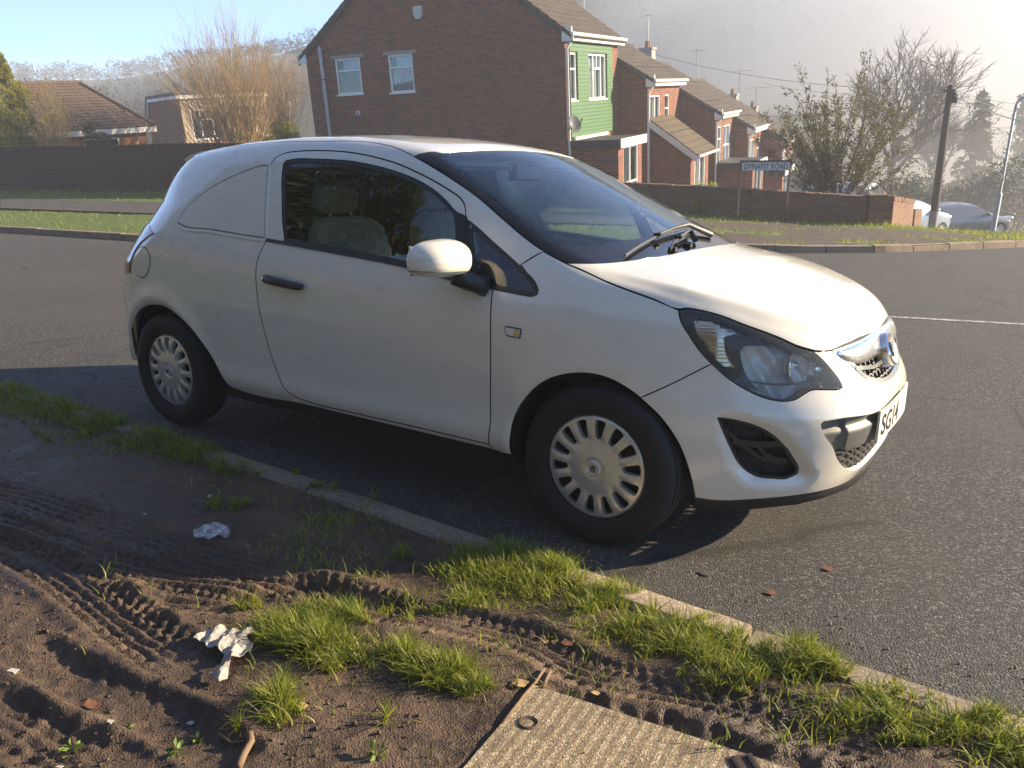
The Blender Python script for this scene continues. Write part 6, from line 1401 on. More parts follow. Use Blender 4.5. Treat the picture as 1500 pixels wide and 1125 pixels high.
def grow(rg,tb,twl,p,d,L,r,lvl,P_):
    """one limb and its children. P_: dict(n, ang, ratio, up, wig, lmax)"""
    k=6;pts=[p];dd=unit(d)
    for i in range(k-1):
        dd=unit(dd+rg.normal(0,P_['wig'],3)+np.array([0,0,P_['up']]));pts.append(pts[-1]+dd*L/(k-1))
    rad=np.linspace(r,r*P_.get('tap',.55),k);pts=np.array(pts);tb.add(pts,rad)
    if lvl>=P_['lmax']: twl.append((pts[-1],dd,r));return
    n=P_['n'][min(lvl,len(P_['n'])-1)]
    for j in range(n):
        t=.35+.65*(j+rg.random()*.8)/n if lvl else .45+.55*(j+rg.random())/n
        t=min(t,1.);i=min(int(t*(k-1)),k-2);f_=t*(k-1)-i;q_=pts[i]+(pts[i+1]-pts[i])*f_
        a=rg.normal(0,1,3);a=unit(a-dd*(a@dd));an=math.radians(P_['ang'])*rg.uniform(.6,1.25)
        nd=dd*math.cos(an)+a*math.sin(an)
        grow(rg,tb,twl,q_,nd,L*P_['ratio']*rg.uniform(.75,1.15),np.interp(t,[0,1],[rad[0],rad[-1]])*P_.get('rr',.62),lvl+1,P_)
def bark(name,c,var=.35): return simple(name,c,.9,var=var,scale=6,bump=.4,bscale=40)
MAT['bark_grey']=bark('grey_bark',(.115,.100,.080));MAT['bark_ochre']=bark('ochre_twigs',(.36,.25,.13));MAT['bark_brown']=bark('brown_twigs',(.19,.125,.075))
MAT['leaf_olive']=leaf_mat('olive_leaf',[(0,(.06,.068,.028)),(.5,(.115,.115,.05)),(.85,(.20,.185,.085)),(1,(.30,.25,.14))],.35)
MAT['leaf_gold']=leaf_mat('golden_conifer',[(0,(.12,.15,.02)),(.45,(.30,.31,.035)),(.8,(.48,.40,.055)),(1,(.52,.40,.08))],.5)
MAT['leaf_lime']=leaf_mat('lime_leaf',[(0,(.16,.20,.015)),(.6,(.30,.32,.03)),(1,(.40,.36,.05))],.45)
MAT['leaf_dark']=leaf_mat('dark_green_leaf',[(0,(.012,.022,.010)),(.6,(.028,.045,.016)),(1,(.06,.075,.025))],.25)
MAT['leaf_fir']=leaf_mat('fir_needles',[(0,(.018,.028,.018)),(.7,(.035,.05,.03)),(1,(.055,.07,.035))],.2)
MAT['leaf_red']=leaf_mat('red_brown_leaf',[(0,(.16,.05,.03)),(1,(.30,.11,.06))],.4)
MAT['leaf_wood']=leaf_mat('winter_wood',[(0,(.034,.036,.034)),(1,(.055,.052,.046))],.05)
def tree_empty(name,p,label,cat='tree',group=None): return tag(empty(name,[float(x) for x in p]),label,cat,group)
# bare trees in the mist
def bare_tree(u,v,d,H,seed,label,lean=(0,0),Pm=None,group='bare trees in the mist'):
    rg=np.random.default_rng(seed);p=at(u,v,d);r=tree_empty('bare_tree',p,label,'tree',group);tb=Tubes();tw=Tubes();tl=[]
    P_=dict(n=[6,5,5,4],ang=38,ratio=.66,up=.05,wig=.10,lmax=4,rr=.66);P_.update(Pm or {})
    grow(rg,tb,tl,np.zeros(3),np.array([lean[0],lean[1],1.]),H*.34,H*.020,0,P_)
    big=Tubes()
    for a,b in zip(tb.P,tb.R):
        (big if b[0]>H*.0034 else tw).add(a,np.maximum(b,H*.0010))
    for q_,dd,rr_ in tl:
        for j in range(3):
            nd=unit(dd+rg.normal(0,.35,3)+[0,0,.15]);L=H*.045*rg.uniform(.6,1.4);pts=np.array([q_+nd*L*t+rg.normal(0,.008*H*t,3)*.4 for t in np.linspace(0,1,4)]);tw.add(pts,np.linspace(H*.0011,H*.0005,4))
    big.build('trunk',MAT['bark_grey'],r,6);tw.build('crown',MAT['bark_grey'],r,3);return r
bare_tree(1296,318,56,16.6,3,'tall rounded leafless tree rising behind the leafy shrub')
bare_tree(1362,322,61,12.2,9,'leafless tree with leaning grey limbs left of the utility pole',(.06,0))
bare_tree(1452,330,66,9.0,14,'small pale leafless tree between fir and street lamp',Pm=dict(n=[4,4,4,3]))
# big leafy shrub behind the wall
rg=np.random.default_rng(21);p=at(1222,296,21.9)+np.array([0,0,-.4]);r=tree_empty('leafy_shrub',p,'large many-stemmed shrub with sparse olive leaves behind the garden wall','shrub');tb=Tubes();tw=Tubes();LP=[];LD=[]
for i in range(54):
    a=rg.uniform(0,2*math.pi);sp=rg.uniform(.08,1.)**.7*.74;side=np.array([.83,.56,0.]);d_=np.array([math.cos(a)*sp*.8,math.sin(a)*sp*.6,1.])
    d_=d_+_rt*rg.normal(.03,.34);L=rg.uniform(2.6,3.65)/np.linalg.norm(d_)*1.12;k=9;pts=[np.array([rg.normal(0,.10),rg.normal(0,.10),0.])];dd=unit(d_)
    for j in range(k-1): dd=unit(dd+rg.normal(0,.06,3)+np.array([0,0,-.012*j*sp]));pts.append(pts[-1]+dd*L/(k-1))
    pts=np.array(pts);tb.add(pts,np.linspace(rg.uniform(.013,.026),.005,k))
    for j in range(34):
        t=rg.uniform(.26,1.);i0=min(int(t*(k-1)),k-2);q_=pts[i0]+(pts[i0+1]-pts[i0])*(t*(k-1)-i0);td=unit(pts[i0+1]-pts[i0]);nd=unit(td*.7+rg.normal(0,.55,3)+[0,0,.15]);l=rg.uniform(.12,.46)*(1.1-.4*t);sp_=np.array([q_+nd*l*x+np.array([0,0,.06*l*x*x]) for x in np.linspace(0,1,4)]);tw.add(sp_,np.linspace(.005,.002,4))
        m_=rg.integers(5,13)
        for z in range(m_):
            x=rg.uniform(.2,1.);LP.append(q_+nd*l*x+rg.normal(0,.03,3));LD.append(unit(nd*.5+rg.normal(0,.6,3)+[0,0,-.05]))
tb.build('trunk',MAT['bark_brown'],r,6);br=tw.build('twigs',MAT['bark_brown'],r,3)
LP=np.array(LP);leaf_mesh(LP,np.array(LD),rg.uniform(.05,.105,len(LP)),.36,rg,'crown',MAT['leaf_olive'],r)
def twig_bush(name,p,H,Wd,n,mat,label,seed,leaf=None,nl=0,lsize=.05,cat='shrub',sub=6,fan=.3,thick=.012,pollard=False,group=None):
    rg=np.random.default_rng(seed);r=tree_empty(name,p,label,cat,group);tb=Tubes();tw=Tubes();LP=[];LD=[]
    for i in range(n):
        a=rg.uniform(0,2*math.pi);q0=np.sqrt(rg.random());sp=q0*Wd*.5
        d_=np.array([math.cos(a)*sp,math.sin(a)*sp,H*math.sqrt(max(.12,1-.75*q0*q0))*rg.uniform(.72,1.08)]);k=7
        b=np.array([rg.normal(0,.05*Wd),rg.normal(0,.05*Wd),0.])
        if pollard: b=b*1.5+np.array([math.cos(a)*sp*.25,math.sin(a)*sp*.25,H*.16*rg.random()])
        pts=np.array([b+d_*t+np.array([math.cos(a),math.sin(a),0])*sp*fan*.35*math.sin(t*math.pi)*.5+rg.normal(0,.025*H*t,3) for t in np.linspace(0,1,k)])
        tb.add(pts,np.linspace(thick*rg.uniform(.6,1.3),thick*.25,k))
        for j in range(sub):
            t=rg.uniform(.3,.97);i0=min(int(t*(k-1)),k-2);q_=pts[i0]+(pts[i0+1]-pts[i0])*(t*(k-1)-i0);nd=unit(unit(pts[i0+1]-pts[i0])+rg.normal(0,.32,3)+[0,0,.1]);l=H*rg.uniform(.08,.24);pp=np.array([q_+nd*l*x+rg.normal(0,.01*H*x,3) for x in np.linspace(0,1,4)]);tw.add(pp,np.linspace(thick*.32,thick*.12,4))
            for z in range(nl): LP.append(pp[rg.integers(0,4)]+rg.normal(0,.03,3));LD.append(unit(nd+rg.normal(0,.7,3)))
    tb.build('trunk',mat,r,4);
    if sub: tw.build('twigs' if leaf else 'crown',mat,r,3)
    if leaf: LP=np.array(LP);leaf_mesh(LP,np.array(LD),rg.uniform(.6,1.4,len(LP))*lsize,.5,rg,'crown',leaf,r)
    return r
dn=np.array([0,0,-1.])
twig_bush('twiggy_shrub',at(1290,318,21.5)-[0,0,.2],1.75,.95,16,MAT['bark_brown'],'small red-brown twiggy shrub at the right end of the garden wall',31,MAT['leaf_red'],1,.035,sub=7)
twig_bush('twiggy_tree',at(357,236,37)-[0,0,.3],5.9,5.1,460,MAT['bark_ochre'],'big rounded bare shrub of ochre shoots left of the end house',33,None,0,sub=7,thick=.016,pollard=True,fan=-.5,cat='shrub')
twig_bush('winter_shrub',at(86,232,35.)-[0,0,.3],3.5,2.1,110,MAT['bark_ochre'],'bare twiggy shrub with a few yellow leaves beside the golden conifer',34,MAT['leaf_gold'],2,.07,sub=7,thick=.012)
twig_bush('copper_shrub',at(78,232,36.5)-[0,0,.3],3.8,1.05,30,MAT['bark_brown'],'small shrub with copper red leaves behind the golden conifer',35,MAT['leaf_red'],5,.07,sub=8)
twig_bush('bare_sapling',at(232,232,35.)-[0,0,.3],3.3,2.4,24,MAT['bark_brown'],'thin bare sapling in front of the detached brick house',36,None,0,sub=5,thick=.010,cat='tree')
twig_bush('bare_sapling',at(300,226,38.)-[0,0,.3],4.0,2.9,46,MAT['bark_brown'],'spindly bare sapling left of the big ochre shrub',37,None,0,sub=6,thick=.010,cat='tree')
twig_bush('bare_sapling',at(425,226,35.)-[0,0,.3],4.6,2.2,60,MAT['bark_brown'],'pale bare sapling between the big ochre shrub and the end house',38,None,0,sub=7,thick=.010,cat='tree')
def clump(name,p,H,Wd,n,lsize,mat,label,seed,ratio=.5,cat='shrub',shape='round',stems=8,group=None,lump=26):
    """leafy bush: leaves gathered on lumps so that light and dark masses show"""
    rg=np.random.default_rng(seed);r=tree_empty(name,p,label,cat,group);C=[];
    for i in range(lump):
        if shape=='cone': t=rg.random()**.8;rad=Wd*.5*(1-t)**.8*rg.uniform(.55,1.05);a=rg.uniform(0,6.28);C.append((math.cos(a)*rad,math.sin(a)*rad,H*(.05+.9*t),.16*Wd*(1.15-t)))
        else:
            q_=unit(rg.normal(0,1,3))*rg.uniform(.45,1.)**.6;C.append((q_[0]*Wd*.42,q_[1]*Wd*.42,H*(.52+.42*q_[2]),.15*min(Wd,H)*rg.uniform(.7,1.4)))
    C=np.array(C);i=rg.integers(0,lump,n);dv=rg.normal(0,1,(n,3));dv/=np.linalg.norm(dv,axis=1,keepdims=True);P=C[i,:3]+dv*(C[i,3]*rg.uniform(.5,1.15,n)**.5)[:,None]
    up=np.array([0,0,.9]) if shape=='cone' else np.array([0,0,.1]);D=dv+up+rg.normal(0,.45,(n,3));P[:,2]=np.maximum(P[:,2],0)
    tb=Tubes()
    for j in range(stems):
        c=C[rg.integers(0,lump)];pts=np.array([np.array([rg.normal(0,.04),rg.normal(0,.04),0])*(1-t)+np.array([c[0],c[1],c[2]])*t+rg.normal(0,.02*H*t*(1-t)*4,3) for t in np.linspace(0,1,6)]);tb.add(pts,np.linspace(.02*Wd if shape!='cone' else .03*Wd,.006,6))
    tb.build('trunk',MAT['bark_brown'],r,5);leaf_mesh(P,D,rg.uniform(.6,1.4,n)*lsize,ratio,rg,'crown',mat,r,tone=np.clip(rg.random(n)*.55+.45*rg.random(lump)[i],0,1));return r
clump('golden_conifer',at(34,244,36)-[0,0,.3],5.2,3.0,14000,.12,MAT['leaf_gold'],'golden green conifer with a pointed top behind the left wall',41,.4,'tree','cone',lump=60)
clump('golden_conifer',at(-14,244,36)-[0,0,.3],5.0,3.8,14000,.115,MAT['leaf_gold'],'darker green conifer at the left edge of the photo',42,.4,'tree','cone',lump=60)
clump('dark_bush',at(146,224,35)-[0,0,.2],1.45,1.1,2800,.07,MAT['leaf_dark'],'small dark evergreen bush in front of the bungalow window',43)
clump('lime_bush',at(424,236,35.)-[0,0,.3],2.3,1.25,3600,.085,MAT['leaf_lime'],'bright yellow green bush at the foot of the end house gable',44)
clump('lime_bush',at(404,230,35.4)-[0,0,.3],1.5,.95,1700,.08,MAT['leaf_lime'],'low yellow green bush under the big ochre shrub',45)
# plants in front of the terrace
clump('garden_plant',at(1035,300,23.4)-[0,0,.2],.95,.6,420,.075,MAT['leaf_lime'],'small pale climbing plant above the garden wall by the lean-to',46,lump=14)
clump('garden_plant',at(1065,302,23.2)-[0,0,.2],.75,.55,360,.07,MAT['leaf_lime'],'second small garden plant above the wall right of the lean-to',47,lump=12)
clump('ivy_tuft',at(1022,306,21.8)-[0,0,.1],.42,.30,240,.06,MAT['leaf_lime'],'tuft of pale ivy on the face of the garden wall',48,lump=8)
# fir and dark evergreens to the right
def fir(u,v,d,H,Wd,seed,label):
    rg=np.random.default_rng(seed);p=at(u,v,d);r=tree_empty('fir_tree',p,label,'tree');tb=Tubes();tb.add(np.array([[0,0,H*t] for t in np.linspace(0,1,6)]),np.linspace(.02*H,.003*H,6));LP=[];LD=[]
    for i in range(150):
        t=rg.random()**.85;z=H*(.08+.9*t);L=Wd*.5*(1-t)**.75*rg.uniform(.55,1.15)+.12;a=rg.uniform(0,6.28);dr=np.array([math.cos(a),math.sin(a),.12]);pts=np.array([[0,0,z]+dr*L*x-np.array([0,0,.42*L*x*x]) for x in np.linspace(0,1,5)]);tb.add(pts,np.linspace(.03,.008,5))
        m_=int(60*L/Wd*2)+14
        x=rg.random(m_)**.7;k4=x*4;i0=np.minimum(k4.astype(int),3);q_=pts[i0]+(pts[i0+1]-pts[i0])*(k4-i0)[:,None];LP.append(q_+rg.normal(0,.05,(m_,3)));LD.append(dr*.6+rg.normal(0,.45,(m_,3))+[0,0,-.55])
    tb.build('trunk',MAT['bark_grey'],r,5);LP=np.concatenate(LP);LD=np.concatenate(LD);leaf_mesh(LP,LD,rg.uniform(.18,.42,len(LP)),.32,rg,'crown',MAT['leaf_fir'],r);return r
fir(1415,333,57,9.2,3.7,51,'dark drooping fir tree right of the utility pole')
clump('evergreen_tree',at(1512,325,60)-[0,0,.5],12.4,4.3,9000,.34,MAT['leaf_fir'],'tall dark evergreen at the right edge behind the street lamp',52,.5,'tree',lump=70,stems=14)
clump('evergreen_tree',at(1560,325,66)-[0,0,.5],10.,5.,5000,.36,MAT['leaf_fir'],'broad evergreen beyond the right edge',53,.5,'tree',lump=60,stems=12)
for i,(u,v,d,H,Wd) in enumerate([(1306,318,48,2.6,4.2),(1345,318,52,3.4,4.4),(1392,326,50,2.7,4.8),(1440,328,49,3.4,4.4),(1485,330,47,4.4,4.8),(1530,330,50,5.4,5.)]):
    clump('hedge_bush',at(u,v,d)-[0,0,.6],H,Wd,3000,.22,MAT['leaf_dark'],['low misty bush behind the white van','misty bush beneath the tall leafless tree','low misty bush behind the silver car','misty bush below the dark fir','taller misty bush behind the street lamp','tall misty bush at the right edge'][i],60+i,lump=34,group='bushes along the lower road')
# woods on the hills: one mass of crowns
rg=np.random.default_rng(71);P=[];S=[];
def hill_pts(n,az0,az1,r0,r1):
    a=np.radians(rg.uniform(az0,az1,n));r_=rg.uniform(r0,r1,n);x=-2+r_*np.cos(a);y=r_*np.sin(a);return np.c_[x,y,land(x,y)]
C=np.concatenate([hill_pts(650,136,176,105,166),hill_pts(170,138,174,158,168),hill_pts(420,98,136,120,206),hill_pts(150,100,132,196,206)])
LPs=[];LDs=[];LS=[];LT=[]
for c in C:
    H=rg.uniform(1.5,3.1);n=130;dv=rg.normal(0,1,(n,3));dv/=np.linalg.norm(dv,axis=1,keepdims=True);LPs.append(c+np.array([0,0,H*.55])+dv*np.array([H*.36,H*.36,H*.48])*rg.uniform(.6,1.,(n,1)));LDs.append(dv+rg.normal(0,.5,(n,3)));LS.append(rg.uniform(.5,1.1,n)*H*.11);LT.append(np.clip(rg.normal(rg.random(),.15,n),0,1))
leaf_mesh(np.concatenate(LPs),np.concatenate(LDs),np.concatenate(LS),.55,rg,'hill_woods',MAT['leaf_wood'],None,'stuff',tone=np.concatenate(LT))
# hedge behind the camera, seen only as a reflection in the car's paint and glass
rg=np.random.default_rng(81);n=60000;X=rg.uniform(-27,7,n);h0=np.interp(X,[-27,-12,-8,-4,7],[17,16,9,4.4,3.2])*(.75+.5*fbm(X*.35,X*0+2,4,82));Zz=rg.random(n)**.85*h0;Yh=-8.6+.75*fbm(X*1.1,Zz*1.1,3,83)-rg.random(n)*.5
P=tow(np.c_[X,Yh,Zz]);hd=tag(empty('hedge',tow([0,-8.8,0]).tolist()),'dark unkempt hedge across the verge facing the driver side of the van','hedge')
o=leaf_mesh(P-tow([0,-8.8,0]),rg.normal(0,1,(n,3))+[0,.6,.2],rg.uniform(.16,.34,n),.55,rg,'foliage',MAT['leaf_dark'],hd)
tb=Tubes()
for i in range(700):
    x=rg.uniform(-26,6);p0=np.array([x,-8.4+rg.normal(0,.15),rg.uniform(0,.4)]);d_=unit([rg.normal(0,.6),rg.normal(.15,.2),1.]);L=rg.uniform(.8,3.6)*(1 if i<420 else 2.4);pts=np.array([p0+d_*L*t+np.array([rg.normal(0,.05),.25*t,-.9*L*.3*t*t]) for t in np.linspace(0,1,6)]);tb.add(tow(pts)-tow([0,-8.8,0]),np.linspace(.012,.004,6))
tb.build('branches',MAT['bark_ochre'],hd,4)
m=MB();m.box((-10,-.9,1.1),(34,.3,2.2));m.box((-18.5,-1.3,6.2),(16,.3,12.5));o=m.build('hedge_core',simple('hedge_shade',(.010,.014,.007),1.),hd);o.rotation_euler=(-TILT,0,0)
# weeds on the mud
def weed(u,v,s,seed,label,n=14):
    rg=np.random.default_rng(seed);q_=gxy([(u,v)])[0];z=float(mud_height(np.array([q_[0]]),np.array([q_[1]]))[0]);p=tow([q_[0],q_[1],z-.002]);r=tag(empty('weed',p.tolist()),label,'weed','weeds sprouting in the mud');a=rg.uniform(0,6.28,n)
    P=np.c_[np.cos(a),np.sin(a),np.zeros(n)]*rg.uniform(.0,.4,n)[:,None]*s+np.c_[np.zeros(n),np.zeros(n),rg.uniform(.1,.7,n)*s];D=np.c_[np.cos(a),np.sin(a),rg.uniform(.1,.9,n)]
    leaf_mesh(P,D,rg.uniform(.5,1.,n)*s*.8,.6,rg,'leaves',MAT['leaf_lime_weed'],r);tb=Tubes()
    for x in P[:6]: tb.add(np.array([[0,0,0],x*.5,x]),[.0012]*3)
    tb.build('stem',MAT['leaf_lime_weed'],r,4)
MAT['leaf_lime_weed']=leaf_mat('weed_leaf',[(0,(.09,.16,.02)),(1,(.20,.28,.05))],.4)
for a in((260,1104,.035,1,'tiny weed left of the bigger weed in the bottom left mud',),(105,1096,.032,2,'tiny weed nearest the bottom left corner'),(552,1112,.032,3,'tiny weed beside the concrete slab'),(290,1072,.018,4,'smallest weed above the other weeds in the bottom left mud'),(190,1064,.018,5,'speck of weed beside the deep tyre rut')): weed(*a)
# ================= street furniture, parked cars, litter
MAT['wood_pole']=simple('creosoted_wood',(.060,.043,.032),.9,var=.45,scale=5,bump=.4,bscale=30)
MAT['galv']=simple('galvanised_steel',(.30,.31,.31),.5,.6,var=.15,scale=5)
MAT['rust']=simple('rusty_brown_post',(.070,.043,.032),.8,var=.4,scale=20)
def leaning(u0,v0,u1,v1,d): return at(u0,v0,d),at(u1,v1,d)
b,t=leaning(1366,330,1392.5,126,26.5);d_=unit(t-b)
r=tag(empty('telegraph_pole',b.tolist()),'dark wooden telegraph pole with a black box near its top','utility pole')
m=MB();L=np.linalg.norm(t-b);m.tube([d_*-1.2,d_*L*.5,d_*L],[.135,.115,.095],14);m.build('pole',MAT['wood_pole'],r,smooth=True,angle=50)
m=MB();m.tube([d_*-.9,d_*.42],[.140,.136],14);m.build('pole_base',simple('grey_pole_base',(.20,.19,.17),.8,var=.3,scale=9),r,smooth=True,angle=50)
m=MB();c=d_*(L-.42)+_rt*.16;m.box(c,(.22,.20,.26));m.box(c+[0,0,.16],(.14,.14,.08));m.build('junction_box',MAT['trim'],r)
m=MB();c=d_*(L-.15);m.box(c,(.34,.07,.07));m.build('cross_arm',MAT['wood_pole'],r)
for k in range(7):
    m=MB();z=L-.5-.42*k
    if z<1.2:break
    s=1 if k%2 else -1;m.tube([d_*z+_rt*s*.09,d_*z+_rt*s*.20],.012,6);m.build('step_bolt',MAT['galv'],r)
PT=b+d_*(L-.12)
def cable(a,b,sag,label,rad=.012,mat='galv'):
    a=np.array(a);b=np.array(b);m=MB();pts=[a+(b-a)*t-np.array([0,0,sag*4*t*(1-t)]) for t in np.linspace(0,1,24)];m.tube(np.array(pts)-a,rad,5);o=m.build('overhead_cable',MAT[mat],smooth=True);o.location=a.tolist();tag(o,label,'cable','overhead cables');return o
MAT['cable']=simple('cable_grey',(.10,.10,.10),.6);MAT['cable_pale']=simple('cable_pale',(.62,.60,.55),.5)
cable(PT+_rt*.1-[0,0,.15],at(1530,186,20),.10,'thick pale cable from the pole to the lower right',.013,'cable_pale')
cable(PT+_rt*.1,at(1560,148,30),.25,'thin cable from the pole towards the right edge',.008,'cable')
cable(PT+_rt*.1-[0,0,.05],at(1560,168,34),.25,'thin lower cable from the pole towards the right edge',.008,'cable')
cable(PT-_rt*.1,np.array(hs[2].location)+NF*.2+np.array([0,1.,4.9]),.35,'thin cable from the pole to the third house',.008,'cable')
cable(PT-_rt*.1,at(960,80,33),.35,'thin high cable from the pole to the second chimney',.008,'cable')
cable(PT-_rt*.1-[0,0,.1],at(1120,122,60),.3,'thin cable from the pole running left into the mist',.010,'cable')
# street lamp
b=at(1457,324,27.5);t=at(1489,150,27.5);d_=unit(t-b);L=np.linalg.norm(t-b)
r=tag(empty('street_lamp',b.tolist()),'slim grey street lamp with curved neck at the right edge','street lamp')
m=MB();m.tube([d_*-1,d_*.9],[.085,.085],14);m.tube([d_*.9,d_*.98],[.085,.055],14);m.build('base_column',MAT['galv'],r,smooth=True,angle=40)
m=MB();n_=_rt*.9-_f*.1;pts=[d_*.95,d_*L*.5,d_*(L-.15)];c=d_*(L-.15)
for a in np.linspace(.1,1.35,9): pts.append(c+d_*.30*math.sin(a)+n_*.30*(1-math.cos(a)))
pts+=[pts[-1]+n_*.5+d_*.06,pts[-1]+n_*.9+d_*.10];m.tube(pts,[.05,.045,.042]+[.038]*9+[.034]*2,12);m.build('column',MAT['galv'],r,smooth=True,angle=50)
m=MB();superbox(m,pts[-1]+n_*.28,(.34,.12,.07),.6);m.build('lamp_head',MAT['greypipe'],r,smooth=True)
m=MB();superbox(m,pts[-1]+n_*.30-[0,0,.05],(.24,.09,.05),.7);m.build('lamp_glass',bulbm,r,smooth=True)
m=MB();m.box(d_*1.45,(.10,.10,.22));m.build('number_plate_band',MAT['white_plate'],r)
# street name sign
a=at(1085.5,237.5,20.35);c=at(1158.5,237.0,20.15);wv=c-a;Wd=np.linalg.norm(wv);wv/=Wd;gl=at(1081,302,20.35);gr_=at(1150.5,319,20.15)
r=tag(empty('street_name_sign',((gl+gr_)/2).tolist()),'street name sign reading GYNANT ROAD on two brown posts','sign');O=(gl+gr_)/2
for top,bot in((a,gl),(c,gr_)):
    m=MB();dd=bot-top;m.tube([top-O-dd*.0,bot-O+unit(dd)*.35],.030,4);m.build('post',MAT['rust'],r)
dnv=unit(gr_-c);dnv=unit(dnv-wv*(dnv@wv));nv=np.cross(wv,dnv);nv=nv if nv@(CAMP-a)>0 else -nv
Hh=.215
def sfr(P): P=np.asarray(P,float);return a-O+np.outer(P[:,0],wv)+np.outer(P[:,1],dnv)+np.outer(P[:,2],nv)
def sbox(x0,x1,y0,y1,z0,z1,name,mat):
    m=MB();P=np.array([[x,y,z] for x in(x0,x1) for y in(y0,y1) for z in(z0,z1)]);m.add(sfr(P),[(0,1,3,2),(4,6,7,5),(0,4,5,1),(2,3,7,6),(0,2,6,4),(1,5,7,3)]);return m.build(name,mat,r)
k=NT('weathered_sign');v=k.coord();n=k.noise(v,9.,5,.7);b=k.bsdf(k.mix(k.ramp(n,[(.45,0.),(.7,.8)]),(.55,.53,.47),(.24,.225,.195)),.6)
pl=sbox(.02,Wd-.02,.015,Hh,.012,.026,'name_plate',k.m);sbox(-.03,Wd+.03,-.035,.012,-.03,.034,'top_rail',MAT['rust'])
text_mesh('GYNANT ROAD',.185,lambda P:sfr(np.c_[.07+P[:,0],.178-P[:,1],.0275+P[:,2]]),'sign_lettering',simple('sign_ink',(.05,.055,.055),.6,var=.6,scale=30),pl,.0008,.0012,width=Wd-.14)
# ---- parked cars further off
MAT['car_glass']=simple('dark_car_glass',(.012,.014,.016),.35,Specular_IOR_Level=.25)
def loft_car(name,loc,heading,paint,label,L=4.2,Wd=1.72,H=1.45,bonnet=.92,ws=(.95,.25),rear=(-1.55,-2.0),belt=.92,group='cars parked on the lower road',tail=False):
    r=tag(empty(name,[float(x) for x in loc],(0,0,heading)),label,'car',group);hx=L/2
    xs=np.linspace(-hx,hx,57);roof=np.interp(xs,[-hx,rear[1],rear[0],ws[1]-.6,ws[1],ws[0],ws[0]+.05,hx-.25,hx],[.62,.95,H-.05,H,H-.06,bonnet+.03,bonnet,bonnet-.17,.52])
    roof=np.convolve(np.r_[roof[:1],roof,roof[-1:]],[.2,.6,.2],'valid');hw=Wd/2*np.interp(xs,[-hx,-hx+.25,-hx+.8,hx-.9,hx-.3,hx],[.80,.94,1,1,.93,.74]);ng=18
    V=[]
    for x,zt,w in zip(xs,roof,hw):
        zb=.22+.06*(abs(x)>hx-.25)
        bl=min(belt,zt-.04)
        prof=[(0,zb),(w*.93,zb),(w*.985,.40),(w,.58),(w*.985,bl-.10),(w*.95,bl)]
        up=max(zt-bl,.02);sh=min(1.,up/.5)
        for t in(.3,.6,.85): prof.append((w*.95-(.22*sh)*t*w-.0,bl+up*t))
        prof+=[(w*(.95-.30*sh)*.93,bl+up*.97),(w*(.62-.1*sh),zt+.0),(0,zt+.025)]
        V.append([(x,y,z) for y,z in prof]+[(x,-y,z) for y,z in prof[::-1][1:-1]])
    V=np.array(V);k=V.shape[1];m=MB();m.add(V.reshape(-1,3),[(i*k+j,i*k+(j+1)%k,(i+1)*k+(j+1)%k,(i+1)*k+j) for i in range(len(xs)-1) for j in range(k)]+[tuple(range(k)),tuple((len(xs)-1)*k+j for j in range(k))])
    m.build('body',paint,r,smooth=True,angle=45)
    # glass bands lie 6 mm proud of the cabin sides
    def side(y_s,x0,x1,t0,t1):
        i0=[i for i,x in enumerate(xs) if x0<=x<=x1];P=[]
        for i in i0:
            col=V[i,5:9] if y_s>0 else V[i]
            a_=V[i,5];b_=V[i,9];
            for t in(t0,t1): q_=a_+(b_-a_)*t;P.append([q_[0],(q_[1]+.008)*y_s,q_[2]])
        return P,[(2*j,2*j+2,2*j+3,2*j+1) for j in range(len(i0)-1)]
    for ys in(1,-1):
        for x0,x1 in((rear[0]+.1,-.35),(-.28,ws[0]-.25)):
            P,F_=side(ys,x0,x1,.08,.90);g=MB();g.add(P,F_);g.build('side_window',MAT['car_glass'],r)
    def sheet(x0,x1,nm):
        i0=[i for i,x in enumerate(xs) if x0<=x<=x1];g=MB();P=[]
        for i in i0:
            zt=roof[i];w=V[i,10][1]*1.05
            for y in np.linspace(-w,w,5): P.append([xs[i],y,zt+.032-.012*(y/w)**2])
        g.add(P,[(5*j+q,5*j+q+1,5*j+q+6,5*j+q+5) for j in range(len(i0)-1) for q in range(4)]);g.build(nm,MAT['car_glass'],r,smooth=True)
    sheet(ws[1]+.02,ws[0]-.02,'windscreen');sheet(rear[1]+.02,rear[0]-.05,'rear_window')
    for sx in(1,-1):
        for sy in(1,-1):
            w=empty('wheel',(sx*L*.305+(.05 if sx>0 else 0),sy*(Wd/2-.09),.31));w.parent=r
            m=MB();m.lathe([(.20,-.09),(.29,-.095),(.31,-.06),(.31,.06),(.29,.095),(.20,.09)],(0,0,0),(0,sy,0),28);m.build('tyre',MAT['rubber'],w,smooth=True,angle=40)
            m=MB();m.lathe([(0,.075),(.05,.08),(.18,.07),(.205,.085)],(0,0,0),(0,sy,0),24);m.build('hubcap',MAT['silver'],w,smooth=True)
    for sy in(1,-1):
        m=MB();superbox(m,(hx-.28,sy*Wd*.36,.70),(.22,.16,.085),.7);m.build('headlight',MAT['reflector'],r,smooth=True)
        m=MB();superbox(m,(-hx+.16,sy*Wd*.40,.82),(.13,.10,.17),.6);m.build('tail_light',MAT['red_lens'],r,smooth=True)
        m=MB();superbox(m,(ws[0]-.28,sy*(Wd/2+.06),belt+.05),(.09,.10,.07),.7);m.build('door_mirror',paint,r,smooth=True)
    return r
azr=math.atan2(_rt[1],_rt[0])
